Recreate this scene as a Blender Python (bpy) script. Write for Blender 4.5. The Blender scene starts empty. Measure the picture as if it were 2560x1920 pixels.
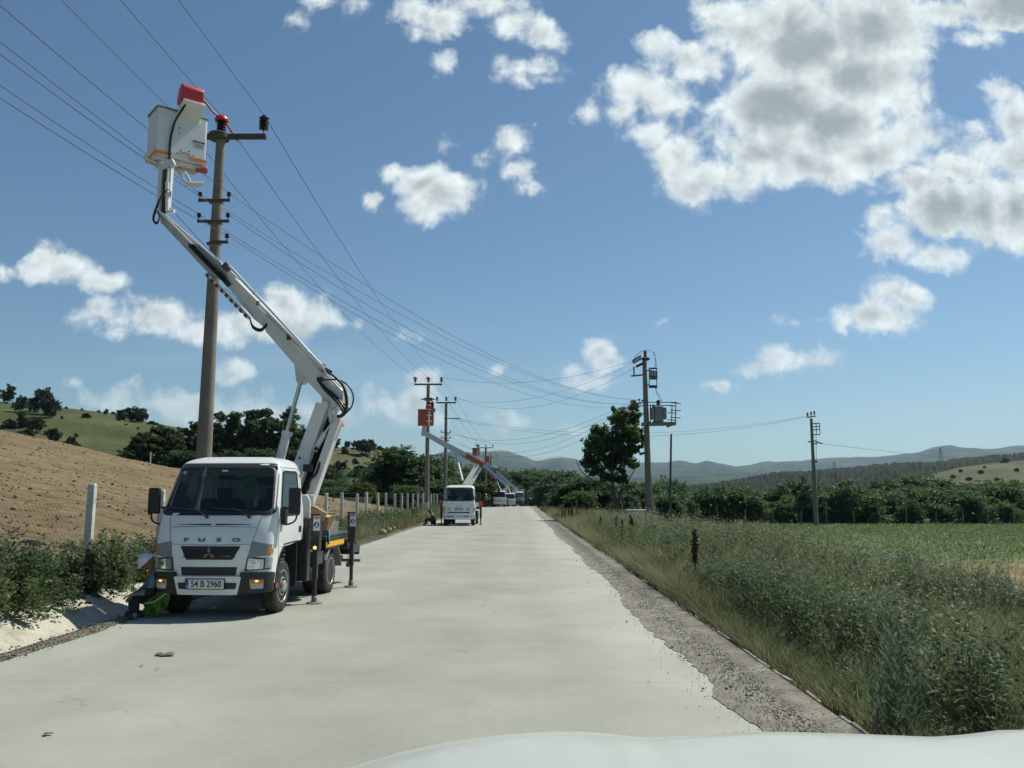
import bpy, bmesh, math, random
import numpy as np
from mathutils import Vector, Matrix, Euler
random.seed(7); RNG = np.random.default_rng(7)
R = math.radians
S = bpy.context.scene
COL = S.collection

# ------------------------------------------------------------------ camera
CAM_H = 1.7; PITCH = 7.6; YAW = 0.41; FPX = 2071.0
cam_d = bpy.data.cameras.new('camera'); cam = bpy.data.objects.new('camera', cam_d); COL.objects.link(cam)
cam.location = (0, 0, CAM_H); cam.rotation_euler = (R(90 + PITCH), 0, R(YAW))
cam_d.sensor_width = 36; cam_d.lens = 36 * FPX / 2560; cam_d.clip_start = 0.05; cam_d.clip_end = 30000
S.camera = cam
CM = cam.rotation_euler.to_matrix()
def ray(px, py):
    return CM @ Vector(((px - 1280) / FPX, -(py - 960) / FPX, -1.0))
def at(px, py, Y):
    """world point seen at photograph pixel (px,py) that lies at forward distance Y"""
    d = ray(px, py); k = Y / d.y
    return Vector((d.x * k, Y, CAM_H + d.z * k))
def D(px, py):      # coordinates read on the 2212-wide view
    return px * 2560 / 2212, py * 2560 / 2212

# ------------------------------------------------------------------ world
SUN = Vector((0.60, 0.42, 1.0)).normalized()
SUN_EL = math.asin(SUN.z); SUN_AZ = math.atan2(SUN.x, SUN.y)
world = bpy.data.worlds.new('World'); S.world = world; world.use_nodes = True
def build_world():
    nt = world.node_tree; nt.nodes.clear(); N = nt.nodes; L = nt.links
    def node(t, **k):
        n = N.new(t)
        for a, b in k.items(): setattr(n, a, b)
        return n
    def sock(n, i, v):
        if hasattr(v, 'is_output'): L.new(v, n.inputs[i])
        else: n.inputs[i].default_value = v
    def math_(op, a, b=None, c=None, clamp=False):
        n = node('ShaderNodeMath', operation=op, use_clamp=clamp); sock(n, 0, a)
        if b is not None: sock(n, 1, b)
        if c is not None: sock(n, 2, c)
        return n.outputs[0]
    def vm(op, a, b=None, out=0, s=None):
        n = node('ShaderNodeVectorMath', operation=op); sock(n, 0, a)
        if b is not None: sock(n, 1, b)
        if s is not None: sock(n, 'Scale', s)
        return n.outputs[out]
    def noise(v, scale, det, rough, dist=0.0):
        n = node('ShaderNodeTexNoise'); n.noise_dimensions = '2D'; L.new(v, n.inputs['Vector'])
        n.inputs['Scale'].default_value = scale; n.inputs['Detail'].default_value = det
        n.inputs['Roughness'].default_value = rough; n.inputs['Distortion'].default_value = dist
        return n
    def smooth(x, a, b):
        n = node('ShaderNodeMapRange', interpolation_type='SMOOTHSTEP'); sock(n, 0, x)
        n.inputs[1].default_value = a; n.inputs[2].default_value = b; return n.outputs[0]
    def mixc(f, a, b):
        n = node('ShaderNodeMix', data_type='RGBA'); sock(n, 0, f)
        for i, v in ((6, a), (7, b)):
            if hasattr(v, 'is_output'): L.new(v, n.inputs[i])
            else: n.inputs[i].default_value = (*v, 1)
        return n.outputs[2]
    sky = node('ShaderNodeTexSky'); sky.sky_type = 'NISHITA'; sky.sun_disc = False
    sky.sun_elevation = SUN_EL; sky.sun_rotation = SUN_AZ
    sky.altitude = 0; sky.air_density = SKY_AIR; sky.dust_density = SKY_DUST; sky.ozone_density = 2.0
    tc = node('ShaderNodeTexCoord'); sep = node('ShaderNodeSeparateXYZ'); L.new(tc.outputs['Generated'], sep.inputs[0])
    yy = math_('MAXIMUM', sep.outputs['Y'], 0.08)
    u = math_('DIVIDE', sep.outputs['X'], yy); v = math_('DIVIDE', sep.outputs['Z'], yy)
    comb = node('ShaderNodeCombineXYZ'); L.new(u, comb.inputs[0]); L.new(v, comb.inputs[1]); P = comb.outputs[0]
    # warp of the outline
    w1 = noise(P, 9, 2, .5); w2 = noise(P, 34, 3, .6)
    wv = vm('SUBTRACT', w1.outputs['Color'], (.5, .5, .5)); wv = vm('SCALE', wv, s=.035)
    wv2 = vm('SUBTRACT', w2.outputs['Color'], (.5, .5, .5)); wv2 = vm('SCALE', wv2, s=.022)
    Pw = vm('ADD', P, wv); Pw = vm('ADD', Pw, wv2)
    acc = None
    for (cx, cy, rx, ry, A, rot) in CLOUDS:
        d = ray(*D(cx, cy)); uu, vv = d.x / d.y, d.z / d.y
        sx, sy = 1805. / (rx * 1.08 + 3), 1805. / (ry * 1.10 + 3)
        q = vm('SUBTRACT', Pw, (uu, vv, 0))
        if rot:
            rn = node('ShaderNodeVectorRotate'); rn.rotation_type = 'Z_AXIS'; L.new(q, rn.inputs[0]); rn.inputs['Angle'].default_value = R(rot); q = rn.outputs[0]
        q = vm('MULTIPLY', q, (sx, sy, 0))
        ln = vm('LENGTH', q, out=1)
        b = math_('MULTIPLY_ADD', ln, -A, A)
        acc = b if acc is None else math_('SMOOTH_MAX', acc, b, .30)
    nA = noise(P, 24, 8, .60, .2).outputs[0]
    off = vm('ADD', P, (0.010, 0.016, 0)); nB = noise(off, 24, 4, .55, .2).outputs[0]
    nM = noise(P, 11, 6, .55).outputs[0]; nL = noise(P, 4.5, 3, .5).outputs[0]
    edge = math_('MULTIPLY_ADD', math_('SUBTRACT', nA, .5), 1.25, math_('MULTIPLY', math_('SUBTRACT', nM, .5), .45))
    dens = math_('ADD', acc, edge)
    soft = smooth(nM, .35, .65)
    alpha = smooth(dens, -.10, .62)
    alpha = math_('POWER', alpha, math_('MULTIPLY_ADD', soft, .8, .60))
    relief = math_('SUBTRACT', nA, nB)
    tt = math_('MULTIPLY_ADD', math_('SUBTRACT', nM, .5), .7, acc); tt = math_('MULTIPLY_ADD', math_('SUBTRACT', nL, .5), .8, tt); tt = math_('MULTIPLY_ADD', math_('SUBTRACT', nB, .5), .8, tt)
    thick = smooth(tt, .45, 1.6)
    lum = math_('MULTIPLY_ADD', math_('MULTIPLY', relief, math_('MULTIPLY_ADD', thick, -.6, 1.0)), .55, 1.0)
    lum = math_('MULTIPLY_ADD', smooth(dens, .2, .9), -.07, lum)
    cc = mixc(thick, CLOUD_W, CLOUD_G)
    cs = vm('SCALE', cc, s=lum)
    # distance softens the low clouds
    low = smooth(v, .02, .22)
    hz = mixc(low, CLOUD_LOW, (1, 1, 1)); cs = vm('MULTIPLY', cs, hz)
    alpha = math_('MULTIPLY', alpha, math_('MULTIPLY_ADD', low, .38, .62))
    # thin cirrus veil near the horizon
    cir = node('ShaderNodeTexNoise'); cir.noise_dimensions = '2D'; st = vm('MULTIPLY', P, (1.2, 9, 1)); L.new(st, cir.inputs['Vector'])
    cir.inputs['Scale'].default_value = 2.3; cir.inputs['Detail'].default_value = 5
    veil = math_('MULTIPLY', smooth(cir.outputs[0], .42, .75), math_('SUBTRACT', 1.0, smooth(v, .10, .24)))
    veil = math_('MULTIPLY', veil, .35)
    front = smooth(sep.outputs['Y'], .15, .35)
    alpha = math_('MULTIPLY', alpha, front); veil = math_('MULTIPLY', veil, front)
    skyc = vm('MULTIPLY', sky.outputs[0], SKY_TINT)
    c1 = mixc(veil, skyc, VEIL_C)
    c2 = mixc(alpha, c1, cs)
    bg = node('ShaderNodeBackground'); L.new(c2, bg.inputs[0]); bg.inputs[1].default_value = SKY_STR
    out = node('ShaderNodeOutputWorld'); L.new(bg.outputs[0], out.inputs[0])
SKY_STR = 0.085; SKY_AIR = 1.0; SKY_DUST = .4
SKY_TINT = (0.76, 0.92, 0.97)
CLOUD_W = (8.9, 9.7, 9.8); CLOUD_G = (4.3, 4.95, 5.25); CLOUD_LOW = (.82, .86, .88); VEIL_C = (5.0, 6.6, 7.2)
CLOUDS = [  # x, y, rx, ry (on the 2212-wide view), thickness, turn
 # big cloud upper right: left arm
 (1420,100,62,45,.75,20),(1500,140,90,50,.9,10),(1370,185,62,60,.8,0),(1350,235,48,40,.8,0),(1440,215,80,55,.8,0),(1400,280,60,42,.7,0),(1455,330,70,60,.8,0),
 (1500,395,85,62,1.0,0),(1450,375,50,45,.8,0),(1590,385,80,48,.8,0),(1580,310,60,50,.7,0),
 # body
 (1540,30,60,48,.9,0),(1620,60,110,90,1.2,0),(1730,90,170,130,1.9,0),(1880,60,150,110,1.9,0),(1700,230,160,120,1.9,0),(1800,270,130,90,1.8,0),(1860,160,140,110,1.7,0),
 (1650,330,110,60,1.1,0),(1760,360,150,55,1.1,0),(1880,330,110,55,1.1,0),(1960,300,90,60,.9,0),(1950,215,70,80,.8,0),(2020,310,55,40,.7,0),
 # top right bank
 (2040,25,110,38,.9,0),(2190,10,120,60,2.2,0),(2120,70,60,22,.6,0),
 # lower right mass
 (2160,200,38,42,.8,0),(2200,260,70,70,1.0,0),(2120,320,70,45,.8,0),(2200,350,80,60,1.1,0),(2060,360,90,45,1.0,0),(1980,400,80,48,1.2,0),(2040,450,110,60,1.8,0),(1900,470,52,34,.7,0),
 (1940,530,75,42,.8,0),(2020,545,80,36,.8,0),(2120,450,80,90,1.4,0),(2190,460,70,90,1.5,0),(2250,380,70,120,1.3,0),
 # top middle
 (900,25,60,38,.75,0),(960,45,75,48,.9,0),(1040,10,110,32,.8,0),(1110,45,50,35,.65,0),(1170,75,56,42,.8,25),(900,75,30,22,.45,0),
 (1135,150,62,32,.55,0),(1160,172,44,20,.5,0),(965,142,34,22,.45,0),(695,6,50,22,.7,0),(640,45,30,20,.35,0),(768,25,24,34,.35,0),(1268,240,32,26,.5,0),
 (1115,300,40,32,.7,20),(1115,368,42,24,.65,0),(1135,402,28,14,.5,0),(985,300,26,18,.22,0),(1035,345,16,34,.22,15),
 # middle oval
 (855,368,34,22,.65,0),(920,400,80,48,1.0,0),(955,430,85,54,1.15,0),(905,455,62,42,.9,0),(995,400,42,36,.8,0),(800,440,34,22,.75,0),
 # left
 (100,572,55,38,.8,0),(150,585,75,36,.95,0),(225,610,75,26,.8,5),(10,587,28,18,.6,0),(215,678,72,26,.65,0),(330,690,130,38,.8,0),(290,655,34,24,.5,0),(425,720,100,24,.6,0),
 (520,700,90,40,.7,0),(610,655,66,42,.95,0),(655,690,80,46,.9,0),(560,720,80,28,.6,0),(238,718,24,16,.4,0),(495,805,50,26,.8,0),(475,795,22,18,.6,0),
 (360,868,220,30,.62,3),(450,890,210,34,.62,3),(620,895,150,34,.6,6),(410,885,46,20,.55,0),(690,935,60,30,.4,0),
 # right
 (1950,640,80,34,.95,12),(1900,675,100,34,.95,12),(1830,685,46,20,.6,0),(1720,780,95,26,.7,-5),(1640,800,50,18,.6,0),(1770,780,44,20,.6,0),(1562,848,38,17,.75,0),(1720,692,34,10,.22,0),
 (1290,755,44,34,.85,0),(1310,785,52,24,.8,0),(1225,800,40,26,.6,0),(1260,825,58,20,.6,0),(1095,912,54,18,.75,0),(1070,905,24,14,.6,0),(835,880,46,26,.6,35),(905,830,30,28,.8,0),(900,880,52,42,.8,0),(935,915,50,26,.55,0),(1090,798,26,10,.45,0),(1242,917,22,8,.35,0),(1440,692,14,7,.3,0),(770,703,14,12,.35,0),(155,825,16,10,.35,0),(870,720,26,14,.22,0),
]
build_world()
sl = bpy.data.lights.new('sun', 'SUN'); sl.energy = 5.0; sl.angle = R(0.5); sl.color = (1.0, 0.95, 0.84)
so = bpy.data.objects.new('sun', sl); COL.objects.link(so); so.rotation_euler = SUN.to_track_quat('Z', 'Y').to_euler(); so.location = (20, 10, 40)
S.view_settings.view_transform = 'Standard'; S.view_settings.look = 'None'; S.view_settings.gamma = 1; S.view_settings.use_curve_mapping = False
S.view_settings.exposure = 0.11
HAZE_D = 7e-5
S.cycles.max_bounces = 6; S.cycles.transparent_max_bounces = 16; S.cycles.volume_bounces = 0

# ------------------------------------------------------------------ materials
MATS = {}
def newmat(name):
    m = bpy.data.materials.new(name); m.use_nodes = True; MATS[name] = m; nt = m.node_tree
    return m, nt, nt.nodes['Principled BSDF']
def mat(name, col, rough=.6, metal=0, var=0, scale=8, spec=None, bump=0, bscale=40, dirt=None, dscale=3, damt=.5, coat=0, emit=None, es=0, coord='Object'):
    """plain principled paint with colour variation, optional dirt patches and bump"""
    m, nt, b = newmat(name); N = nt.nodes; L = nt.links
    b.inputs['Roughness'].default_value = rough; b.inputs['Metallic'].default_value = metal
    if spec is not None: b.inputs['Specular IOR Level'].default_value = spec
    if coat: b.inputs['Coat Weight'].default_value = coat; b.inputs['Coat Roughness'].default_value = .08
    if emit: b.inputs['Emission Color'].default_value = (*emit, 1); b.inputs['Emission Strength'].default_value = es
    tc = N.new('ShaderNodeTexCoord')
    cur = None
    if var:
        n = N.new('ShaderNodeTexNoise'); n.inputs['Scale'].default_value = scale; n.inputs['Detail'].default_value = 6; n.inputs['Roughness'].default_value = .6
        L.new(tc.outputs[coord], n.inputs['Vector'])
        r = N.new('ShaderNodeValToRGB'); r.color_ramp.elements[0].position = .3; r.color_ramp.elements[1].position = .72
        r.color_ramp.elements[0].color = (*[c * (1 - var) for c in col], 1); r.color_ramp.elements[1].color = (*[min(1, c * (1 + var)) for c in col], 1)
        L.new(n.outputs[0], r.inputs[0]); cur = r.outputs[0]
    else: b.inputs['Base Color'].default_value = (*col, 1)
    if dirt:
        n = N.new('ShaderNodeTexNoise'); n.inputs['Scale'].default_value = dscale; n.inputs['Detail'].default_value = 8; n.inputs['Roughness'].default_value = .7
        L.new(tc.outputs[coord], n.inputs['Vector'])
        mr = N.new('ShaderNodeMapRange'); mr.inputs[1].default_value = .5; mr.inputs[2].default_value = .75; mr.inputs[4].default_value = damt
        L.new(n.outputs[0], mr.inputs[0])
        mx = N.new('ShaderNodeMix'); mx.data_type = 'RGBA'; L.new(mr.outputs[0], mx.inputs[0])
        if cur: L.new(cur, mx.inputs[6])
        else: mx.inputs[6].default_value = (*col, 1)
        mx.inputs[7].default_value = (*dirt, 1); cur = mx.outputs[2]
    if cur: L.new(cur, b.inputs['Base Color'])
    if bump:
        n = N.new('ShaderNodeTexNoise'); n.inputs['Scale'].default_value = bscale; n.inputs['Detail'].default_value = 6; L.new(tc.outputs[coord], n.inputs['Vector'])
        bp = N.new('ShaderNodeBump'); bp.inputs['Strength'].default_value = bump; bp.inputs['Distance'].default_value = .02
        L.new(n.outputs[0], bp.inputs['Height']); L.new(bp.outputs[0], b.inputs['Normal'])
    return m
def leafmat(name, c1, c2, c3=None, trans=.35, rough=.55, nscale=.35):
    """foliage: each leaf gets its own tone, clumps drift between tones, light passes through"""
    m, nt, b = newmat(name); N = nt.nodes; L = nt.links
    g = N.new('ShaderNodeNewGeometry'); r = N.new('ShaderNodeValToRGB')
    r.color_ramp.elements[0].color = (*c1, 1); r.color_ramp.elements[1].color = (*c2, 1)
    if c3:
        e = r.color_ramp.elements.new(.86); e.color = (*c3, 1); r.color_ramp.elements[1].position = .72
        r.color_ramp.elements[2].position = 1.0; r.color_ramp.elements[2].color = (*c3, 1); r.color_ramp.elements[1].color = (*c2, 1)
    n = N.new('ShaderNodeTexNoise'); n.inputs['Scale'].default_value = nscale; n.inputs['Detail'].default_value = 3
    L.new(g.outputs['Position'], n.inputs['Vector'])
    ma = N.new('ShaderNodeMath'); ma.operation = 'MULTIPLY_ADD'; L.new(g.outputs['Random Per Island'], ma.inputs[0]); ma.inputs[1].default_value = .36
    mb = N.new('ShaderNodeMath'); mb.operation = 'MULTIPLY_ADD'; L.new(n.outputs[0], mb.inputs[0]); mb.inputs[1].default_value = 1.5; mb.inputs[2].default_value = -.44
    L.new(mb.outputs[0], ma.inputs[2]); L.new(ma.outputs[0], r.inputs[0])
    L.new(r.outputs[0], b.inputs['Base Color']); b.inputs['Roughness'].default_value = rough; b.inputs['Specular IOR Level'].default_value = .22
    tr = N.new('ShaderNodeBsdfTranslucent'); hs = N.new('ShaderNodeHueSaturation'); hs.inputs['Value'].default_value = 1.5; hs.inputs['Saturation'].default_value = 1.1
    L.new(r.outputs[0], hs.inputs['Color']); L.new(hs.outputs[0], tr.inputs[0])
    mx = N.new('ShaderNodeMixShader'); mx.inputs[0].default_value = trans; L.new(b.outputs[0], mx.inputs[1]); L.new(tr.outputs[0], mx.inputs[2])
    L.new(mx.outputs[0], nt.nodes['Material Output'].inputs[0])
    return m
def groundmat(name, stops, scale, stretch=(1, 1, 1), det=10, rough=.95, bump=.6, bdist=.03, bsc=25, rot=0, fine=None, extra=None):
    m, nt, b = newmat(name); N = nt.nodes; L = nt.links
    g = N.new('ShaderNodeNewGeometry'); mp = N.new('ShaderNodeMapping'); mp.inputs['Scale'].default_value = stretch; mp.inputs['Rotation'].default_value = (0, 0, R(rot))
    L.new(g.outputs['Position'], mp.inputs[0])
    n = N.new('ShaderNodeTexNoise'); n.inputs['Scale'].default_value = scale; n.inputs['Detail'].default_value = det; n.inputs['Roughness'].default_value = .62
    L.new(mp.outputs[0], n.inputs['Vector'])
    r = N.new('ShaderNodeValToRGB'); cr = r.color_ramp
    while len(cr.elements) < len(stops): cr.elements.new(.5)
    for e, (p, c) in zip(cr.elements, stops): e.position = p; e.color = (*c, 1)
    L.new(n.outputs[0], r.inputs[0]); cur = r.outputs[0]
    if fine:
        n2 = N.new('ShaderNodeTexNoise'); n2.inputs['Scale'].default_value = fine[0]; n2.inputs['Detail'].default_value = 4; n2.inputs['Roughness'].default_value = .8
        L.new(mp.outputs[0], n2.inputs['Vector'])
        r2 = N.new('ShaderNodeMapRange'); r2.inputs[1].default_value = .3; r2.inputs[2].default_value = .7; r2.inputs[3].default_value = 1 - fine[1]; r2.inputs[4].default_value = 1 + fine[1]
        L.new(n2.outputs[0], r2.inputs[0])
        vs = N.new('ShaderNodeVectorMath'); vs.operation = 'SCALE'; L.new(cur, vs.inputs[0]); L.new(r2.outputs[0], vs.inputs['Scale']); cur = vs.outputs[0]
    if extra: cur = extra(nt, g, cur)
    L.new(cur, b.inputs['Base Color']); b.inputs['Roughness'].default_value = rough; b.inputs['Specular IOR Level'].default_value = .2
    if bump:
        n3 = N.new('ShaderNodeTexNoise'); n3.inputs['Scale'].default_value = bsc; n3.inputs['Detail'].default_value = 8; n3.inputs['Roughness'].default_value = .7
        L.new(mp.outputs[0], n3.inputs['Vector'])
        bp = N.new('ShaderNodeBump'); bp.inputs['Strength'].default_value = bump; bp.inputs['Distance'].default_value = bdist
        L.new(n3.outputs[0], bp.inputs['Height']); L.new(bp.outputs[0], b.inputs['Normal'])
    return m

# ------------------------------------------------------------------ mesh helpers
def vup(d):
    d = Vector(d).normalized(); up = Vector((0, 0, 1)) if abs(d.z) < .95 else Vector((0, 1, 0))
    s = d.cross(up).normalized(); return s, s.cross(d).normalized()
class MB:
    def __init__(s): s.v = []; s.f = []; s.m = []; s.mi = 0
    def add(s, vs, fs):
        o = len(s.v); s.v += [Vector(p) for p in vs]; s.f += [tuple(i + o for i in f) for f in fs]; s.m += [s.mi] * len(fs); return s
    def box(s, c, size, rot=None, M=None):
        a, b, h = [k / 2 for k in size]
        vs = [Vector((x, y, z)) for x in (-a, a) for y in (-b, b) for z in (-h, h)]
        if rot: E = Euler([R(k) for k in rot]).to_matrix(); vs = [E @ v for v in vs]
        if M is not None: vs = [M @ v for v in vs]
        vs = [v + Vector(c) for v in vs]
        return s.add(vs, [(0, 1, 3, 2), (4, 6, 7, 5), (0, 4, 5, 1), (2, 3, 7, 6), (0, 2, 6, 4), (1, 5, 7, 3)])
    def beam(s, p0, p1, w, h, side=None, w1=None, h1=None):
        """box from p0 to p1; w across 'side', h across the other normal"""
        p0 = Vector(p0); p1 = Vector(p1); d = (p1 - p0).normalized()
        if side is None: sd, up = vup(d)
        else: sd = (Vector(side) - d * Vector(side).dot(d)).normalized(); up = sd.cross(d).normalized()
        w1 = w if w1 is None else w1; h1 = h if h1 is None else h1
        vs = []
        for p, ww, hh in ((p0, w, h), (p1, w1, h1)):
            for a, b in ((-1, -1), (1, -1), (1, 1), (-1, 1)): vs.append(p + sd * a * ww / 2 + up * b * hh / 2)
        return s.add(vs, [(0, 1, 2, 3), (7, 6, 5, 4), (0, 4, 5, 1), (1, 5, 6, 2), (2, 6, 7, 3), (3, 7, 4, 0)])
    def cyl(s, p0, p1, r0, r1=None, n=12, cap=True):
        r1 = r0 if r1 is None else r1; p0 = Vector(p0); p1 = Vector(p1); sd, up = vup(p1 - p0); o = len(s.v)
        vs = []
        for p, r in ((p0, r0), (p1, r1)):
            for i in range(n): a = 2 * math.pi * i / n; vs.append(p + sd * math.cos(a) * r + up * math.sin(a) * r)
        fs = [(i, (i + 1) % n, n + (i + 1) % n, n + i) for i in range(n)]
        if cap: fs += [tuple(reversed(range(n))), tuple(range(n, 2 * n))]
        return s.add(vs, fs)
    def lathe(s, c, prof, axis=(0, 0, 1), n=16):
        ax = Vector(axis).normalized(); sd, up = vup(ax); c = Vector(c); vs = []
        for r, h in prof:
            for i in range(n): a = 2 * math.pi * i / n; vs.append(c + ax * h + (sd * math.cos(a) + up * math.sin(a)) * max(r, 1e-4))
        fs = []
        for k in range(len(prof) - 1):
            for i in range(n): j = (i + 1) % n; fs.append((k * n + i, k * n + j, (k + 1) * n + j, (k + 1) * n + i))
        fs.append(tuple(reversed(range(n)))); fs.append(tuple((len(prof) - 1) * n + i for i in range(n)))
        return s.add(vs, fs)
    def tube(s, pts, r, n=6, cap=True):
        pts = [Vector(p) for p in pts]; rs = r if isinstance(r, (list, tuple)) else [r] * len(pts); vs = []
        sd = None
        for i, p in enumerate(pts):
            d = (pts[min(i + 1, len(pts) - 1)] - pts[max(i - 1, 0)]).normalized()
            if sd is None: sd, up = vup(d)
            else: sd = (sd - d * sd.dot(d)).normalized()
            up = sd.cross(d)
            for k in range(n): a = 2 * math.pi * k / n; vs.append(p + (sd * math.cos(a) + up * math.sin(a)) * rs[i])
        fs = []
        for i in range(len(pts) - 1):
            for k in range(n): j = (k + 1) % n; fs.append((i * n + k, i * n + j, (i + 1) * n + j, (i + 1) * n + k))
        if cap: fs += [tuple(reversed(range(n))), tuple((len(pts) - 1) * n + k for k in range(n))]
        return s.add(vs, fs)
    def prism(s, poly, o, ex, ey, ez, t):
        """polygon (a,b) in plane o+a*ex+b*ey extruded t along ez"""
        o = Vector(o); ex = Vector(ex); ey = Vector(ey); ez = Vector(ez); n = len(poly)
        vs = [o + ex * a + ey * b for a, b in poly]; vs += [p + ez * t for p in vs]
        fs = [tuple(reversed(range(n))), tuple(range(n, 2 * n))] + [(i, (i + 1) % n, n + (i + 1) % n, n + i) for i in range(n)]
        return s.add(vs, fs)
    def sphere(s, c, r, n=12, m=8, sc=(1, 1, 1), half=False):
        vs = []; c = Vector(c); e = math.pi / 2 if half else math.pi
        for j in range(m + 1):
            t = e * j / m
            for i in range(n): a = 2 * math.pi * i / n; vs.append(c + Vector((math.sin(t) * math.cos(a) * r * sc[0], math.sin(t) * math.sin(a) * r * sc[1], math.cos(t) * r * sc[2])))
        fs = [(j * n + i, (j + 1) * n + i, (j + 1) * n + (i + 1) % n, j * n + (i + 1) % n) for j in range(m) for i in range(n)]
        if half: fs.append(tuple(m * n + i for i in range(n)))
        return s.add(vs, fs)
    def grid(s, rows, flip=False):
        nr, nc = len(rows), len(rows[0]); vs = [p for r in rows for p in r]
        fs = [(i * nc + j, i * nc + j + 1, (i + 1) * nc + j + 1, (i + 1) * nc + j) for i in range(nr - 1) for j in range(nc - 1)]
        if flip: fs = [tuple(reversed(f)) for f in fs]
        return s.add(vs, fs)
    def build(s, name, m=None, parent=None, bevel=0, smooth=40, world=False, seg=2, fixn=True):
        """world=True: vertices are in world space and are moved into the parent's frame"""
        me = bpy.data.meshes.new(name); vs = s.v
        if world and parent is not None:
            I = world_of(parent).inverted(); vs = [I @ v for v in vs]
        me.from_pydata([tuple(v) for v in vs], [], s.f); 
        for x in (m if isinstance(m, (list, tuple)) else [m]):
            if x is not None: me.materials.append(x)
        if isinstance(m, (list, tuple)) and len(m) > 1: me.polygons.foreach_set('material_index', s.m)
        if fixn:
            bm = bmesh.new(); bm.from_mesh(me); bmesh.ops.recalc_face_normals(bm, faces=bm.faces); bm.to_mesh(me); bm.free()
        if smooth:
            me.polygons.foreach_set('use_smooth', [True] * len(me.polygons)); me.set_sharp_from_angle(angle=R(smooth))
        o = bpy.data.objects.new(name, me); COL.objects.link(o)
        if parent is not None: o.parent = parent
        if bevel:
            b = o.modifiers.new('bevel', 'BEVEL'); b.width = bevel; b.segments = seg; b.limit_method = 'ANGLE'; b.angle_limit = R(40)
        return o
def world_of(o):
    M = Matrix.Identity(4); c = o
    while c is not None:
        M = Matrix.LocRotScale(c.location, c.rotation_euler, c.scale) @ M; c = c.parent
    return M
def thing(name, label, cat, loc=(0, 0, 0), rz=0, group=None):
    o = bpy.data.objects.new(name, None); COL.objects.link(o); o.location = loc; o.rotation_euler = (0, 0, rz); o.empty_display_size = .3
    return tag(o, label, cat, group)
def tag(o, label=None, cat=None, group=None, kind=None):
    if label: o['label'] = label
    if cat: o['category'] = cat
    if group: o['group'] = group
    if kind: o['kind'] = kind
    return o
def copy_tree(o, parent=None):
    c = o.copy(); COL.objects.link(c)
    if parent is not None: c.parent = parent
    for ch in list(o.children): copy_tree(ch, c)
    return c
def npmesh(name, V, F, m, smooth=False, uv=None):
    """V (n,3), F (k,4) or (k,3) arrays -> mesh data"""
    me = bpy.data.meshes.new(name); k = F.shape[1]
    me.vertices.add(len(V)); me.vertices.foreach_set('co', V.astype(np.float32).ravel())
    me.loops.add(F.size); me.loops.foreach_set('vertex_index', F.astype(np.int32).ravel())
    me.polygons.add(len(F)); me.polygons.foreach_set('loop_start', np.arange(0, F.size, k, dtype=np.int32))
    if smooth: me.polygons.foreach_set('use_smooth', np.ones(len(F), dtype=bool))
    me.materials.append(m); me.update(calc_edges=True); return me
def link(name, me, parent=None, loc=(0, 0, 0)):
    o = bpy.data.objects.new(name, me); COL.objects.link(o); o.location = loc
    if parent is not None: o.parent = parent
    return o
def catmull(pts, k=8):
    pts = [Vector(p) for p in pts]; P = [pts[0] * 2 - pts[1]] + pts + [pts[-1] * 2 - pts[-2]]; out = []
    for i in range(1, len(P) - 2):
        a, b, c, d = P[i - 1:i + 3]
        for j in range(k):
            t = j / k; out.append(.5 * ((2 * b) + (c - a) * t + (2 * a - 5 * b + 4 * c - d) * t * t + (3 * b - a - 3 * c + d) * t ** 3))
    out.append(pts[-1]); return out
def sstep(a, b, x):
    t = np.clip((x - a) / (b - a), 0, 1); return t * t * (3 - 2 * t)
# value noise for terrain
_T = RNG.random((256, 256))
def vnoise(x, y):
    x = np.asarray(x, float); y = np.asarray(y, float); xi = np.floor(x).astype(int); yi = np.floor(y).astype(int); fx = x - xi; fy = y - yi
    fx = fx * fx * (3 - 2 * fx); fy = fy * fy * (3 - 2 * fy)
    g = lambda a, b: _T[a % 256, b % 256]
    return (g(xi, yi) * (1 - fx) + g(xi + 1, yi) * fx) * (1 - fy) + (g(xi, yi + 1) * (1 - fx) + g(xi + 1, yi + 1) * fx) * fy - .5
def fbm(x, y, o=4):
    s = 0; a = 1; f = 1
    for i in range(o): s = s + a * vnoise(x * f + 17.3 * i, y * f + 9.1 * i); a *= .5; f *= 2.03
    return s
# ------------------------------------------------------------------ terrain
def zroad(Y): return -np.clip(np.asarray(Y, float) - 122, 0, 90) * .02
def zplough(X, Y):
    F = 1 - .62 * sstep(60, 92, Y)
    return np.maximum(0, (-X - 7.9)) * .2 * F + .0
def zground(X, Y):
    X = np.asarray(X, float); Y = np.asarray(Y, float)
    z = zroad(Y) - .06
    z = z - .22 * sstep(2.4, 3.4, X) - .9 * sstep(4.5, 13, X)
    z = z + .12 * sstep(-6.2, -7, X) * (Y < 300)
    return z
def sheet(name, xs, ys, zf, m, smooth=True):
    X, Y = np.meshgrid(np.asarray(xs, float), np.asarray(ys, float)); Z = zf(X, Y); Z = Z + 0 * X
    V = np.stack([X.ravel(), Y.ravel(), Z.ravel()], 1); nx = len(xs); ny = len(ys)
    i, j = np.meshgrid(np.arange(nx - 1), np.arange(ny - 1)); a = (j * nx + i).ravel()
    F = np.stack([a, a + 1, a + nx + 1, a + nx], 1)
    o = link(name, npmesh(name, V, F, m, smooth)); tag(o, kind='structure'); return o
def xgrid(lo, hi, fine_lo, fine_hi, step, n_out=24):
    a = np.arange(fine_lo, fine_hi + 1e-6, step); left = fine_lo - np.geomspace(step, fine_lo - lo + step, n_out)[::-1] + 0; right = fine_hi + np.geomspace(step, hi - fine_hi + step, n_out)
    return np.unique(np.round(np.concatenate([left, a, right]), 4))
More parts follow.
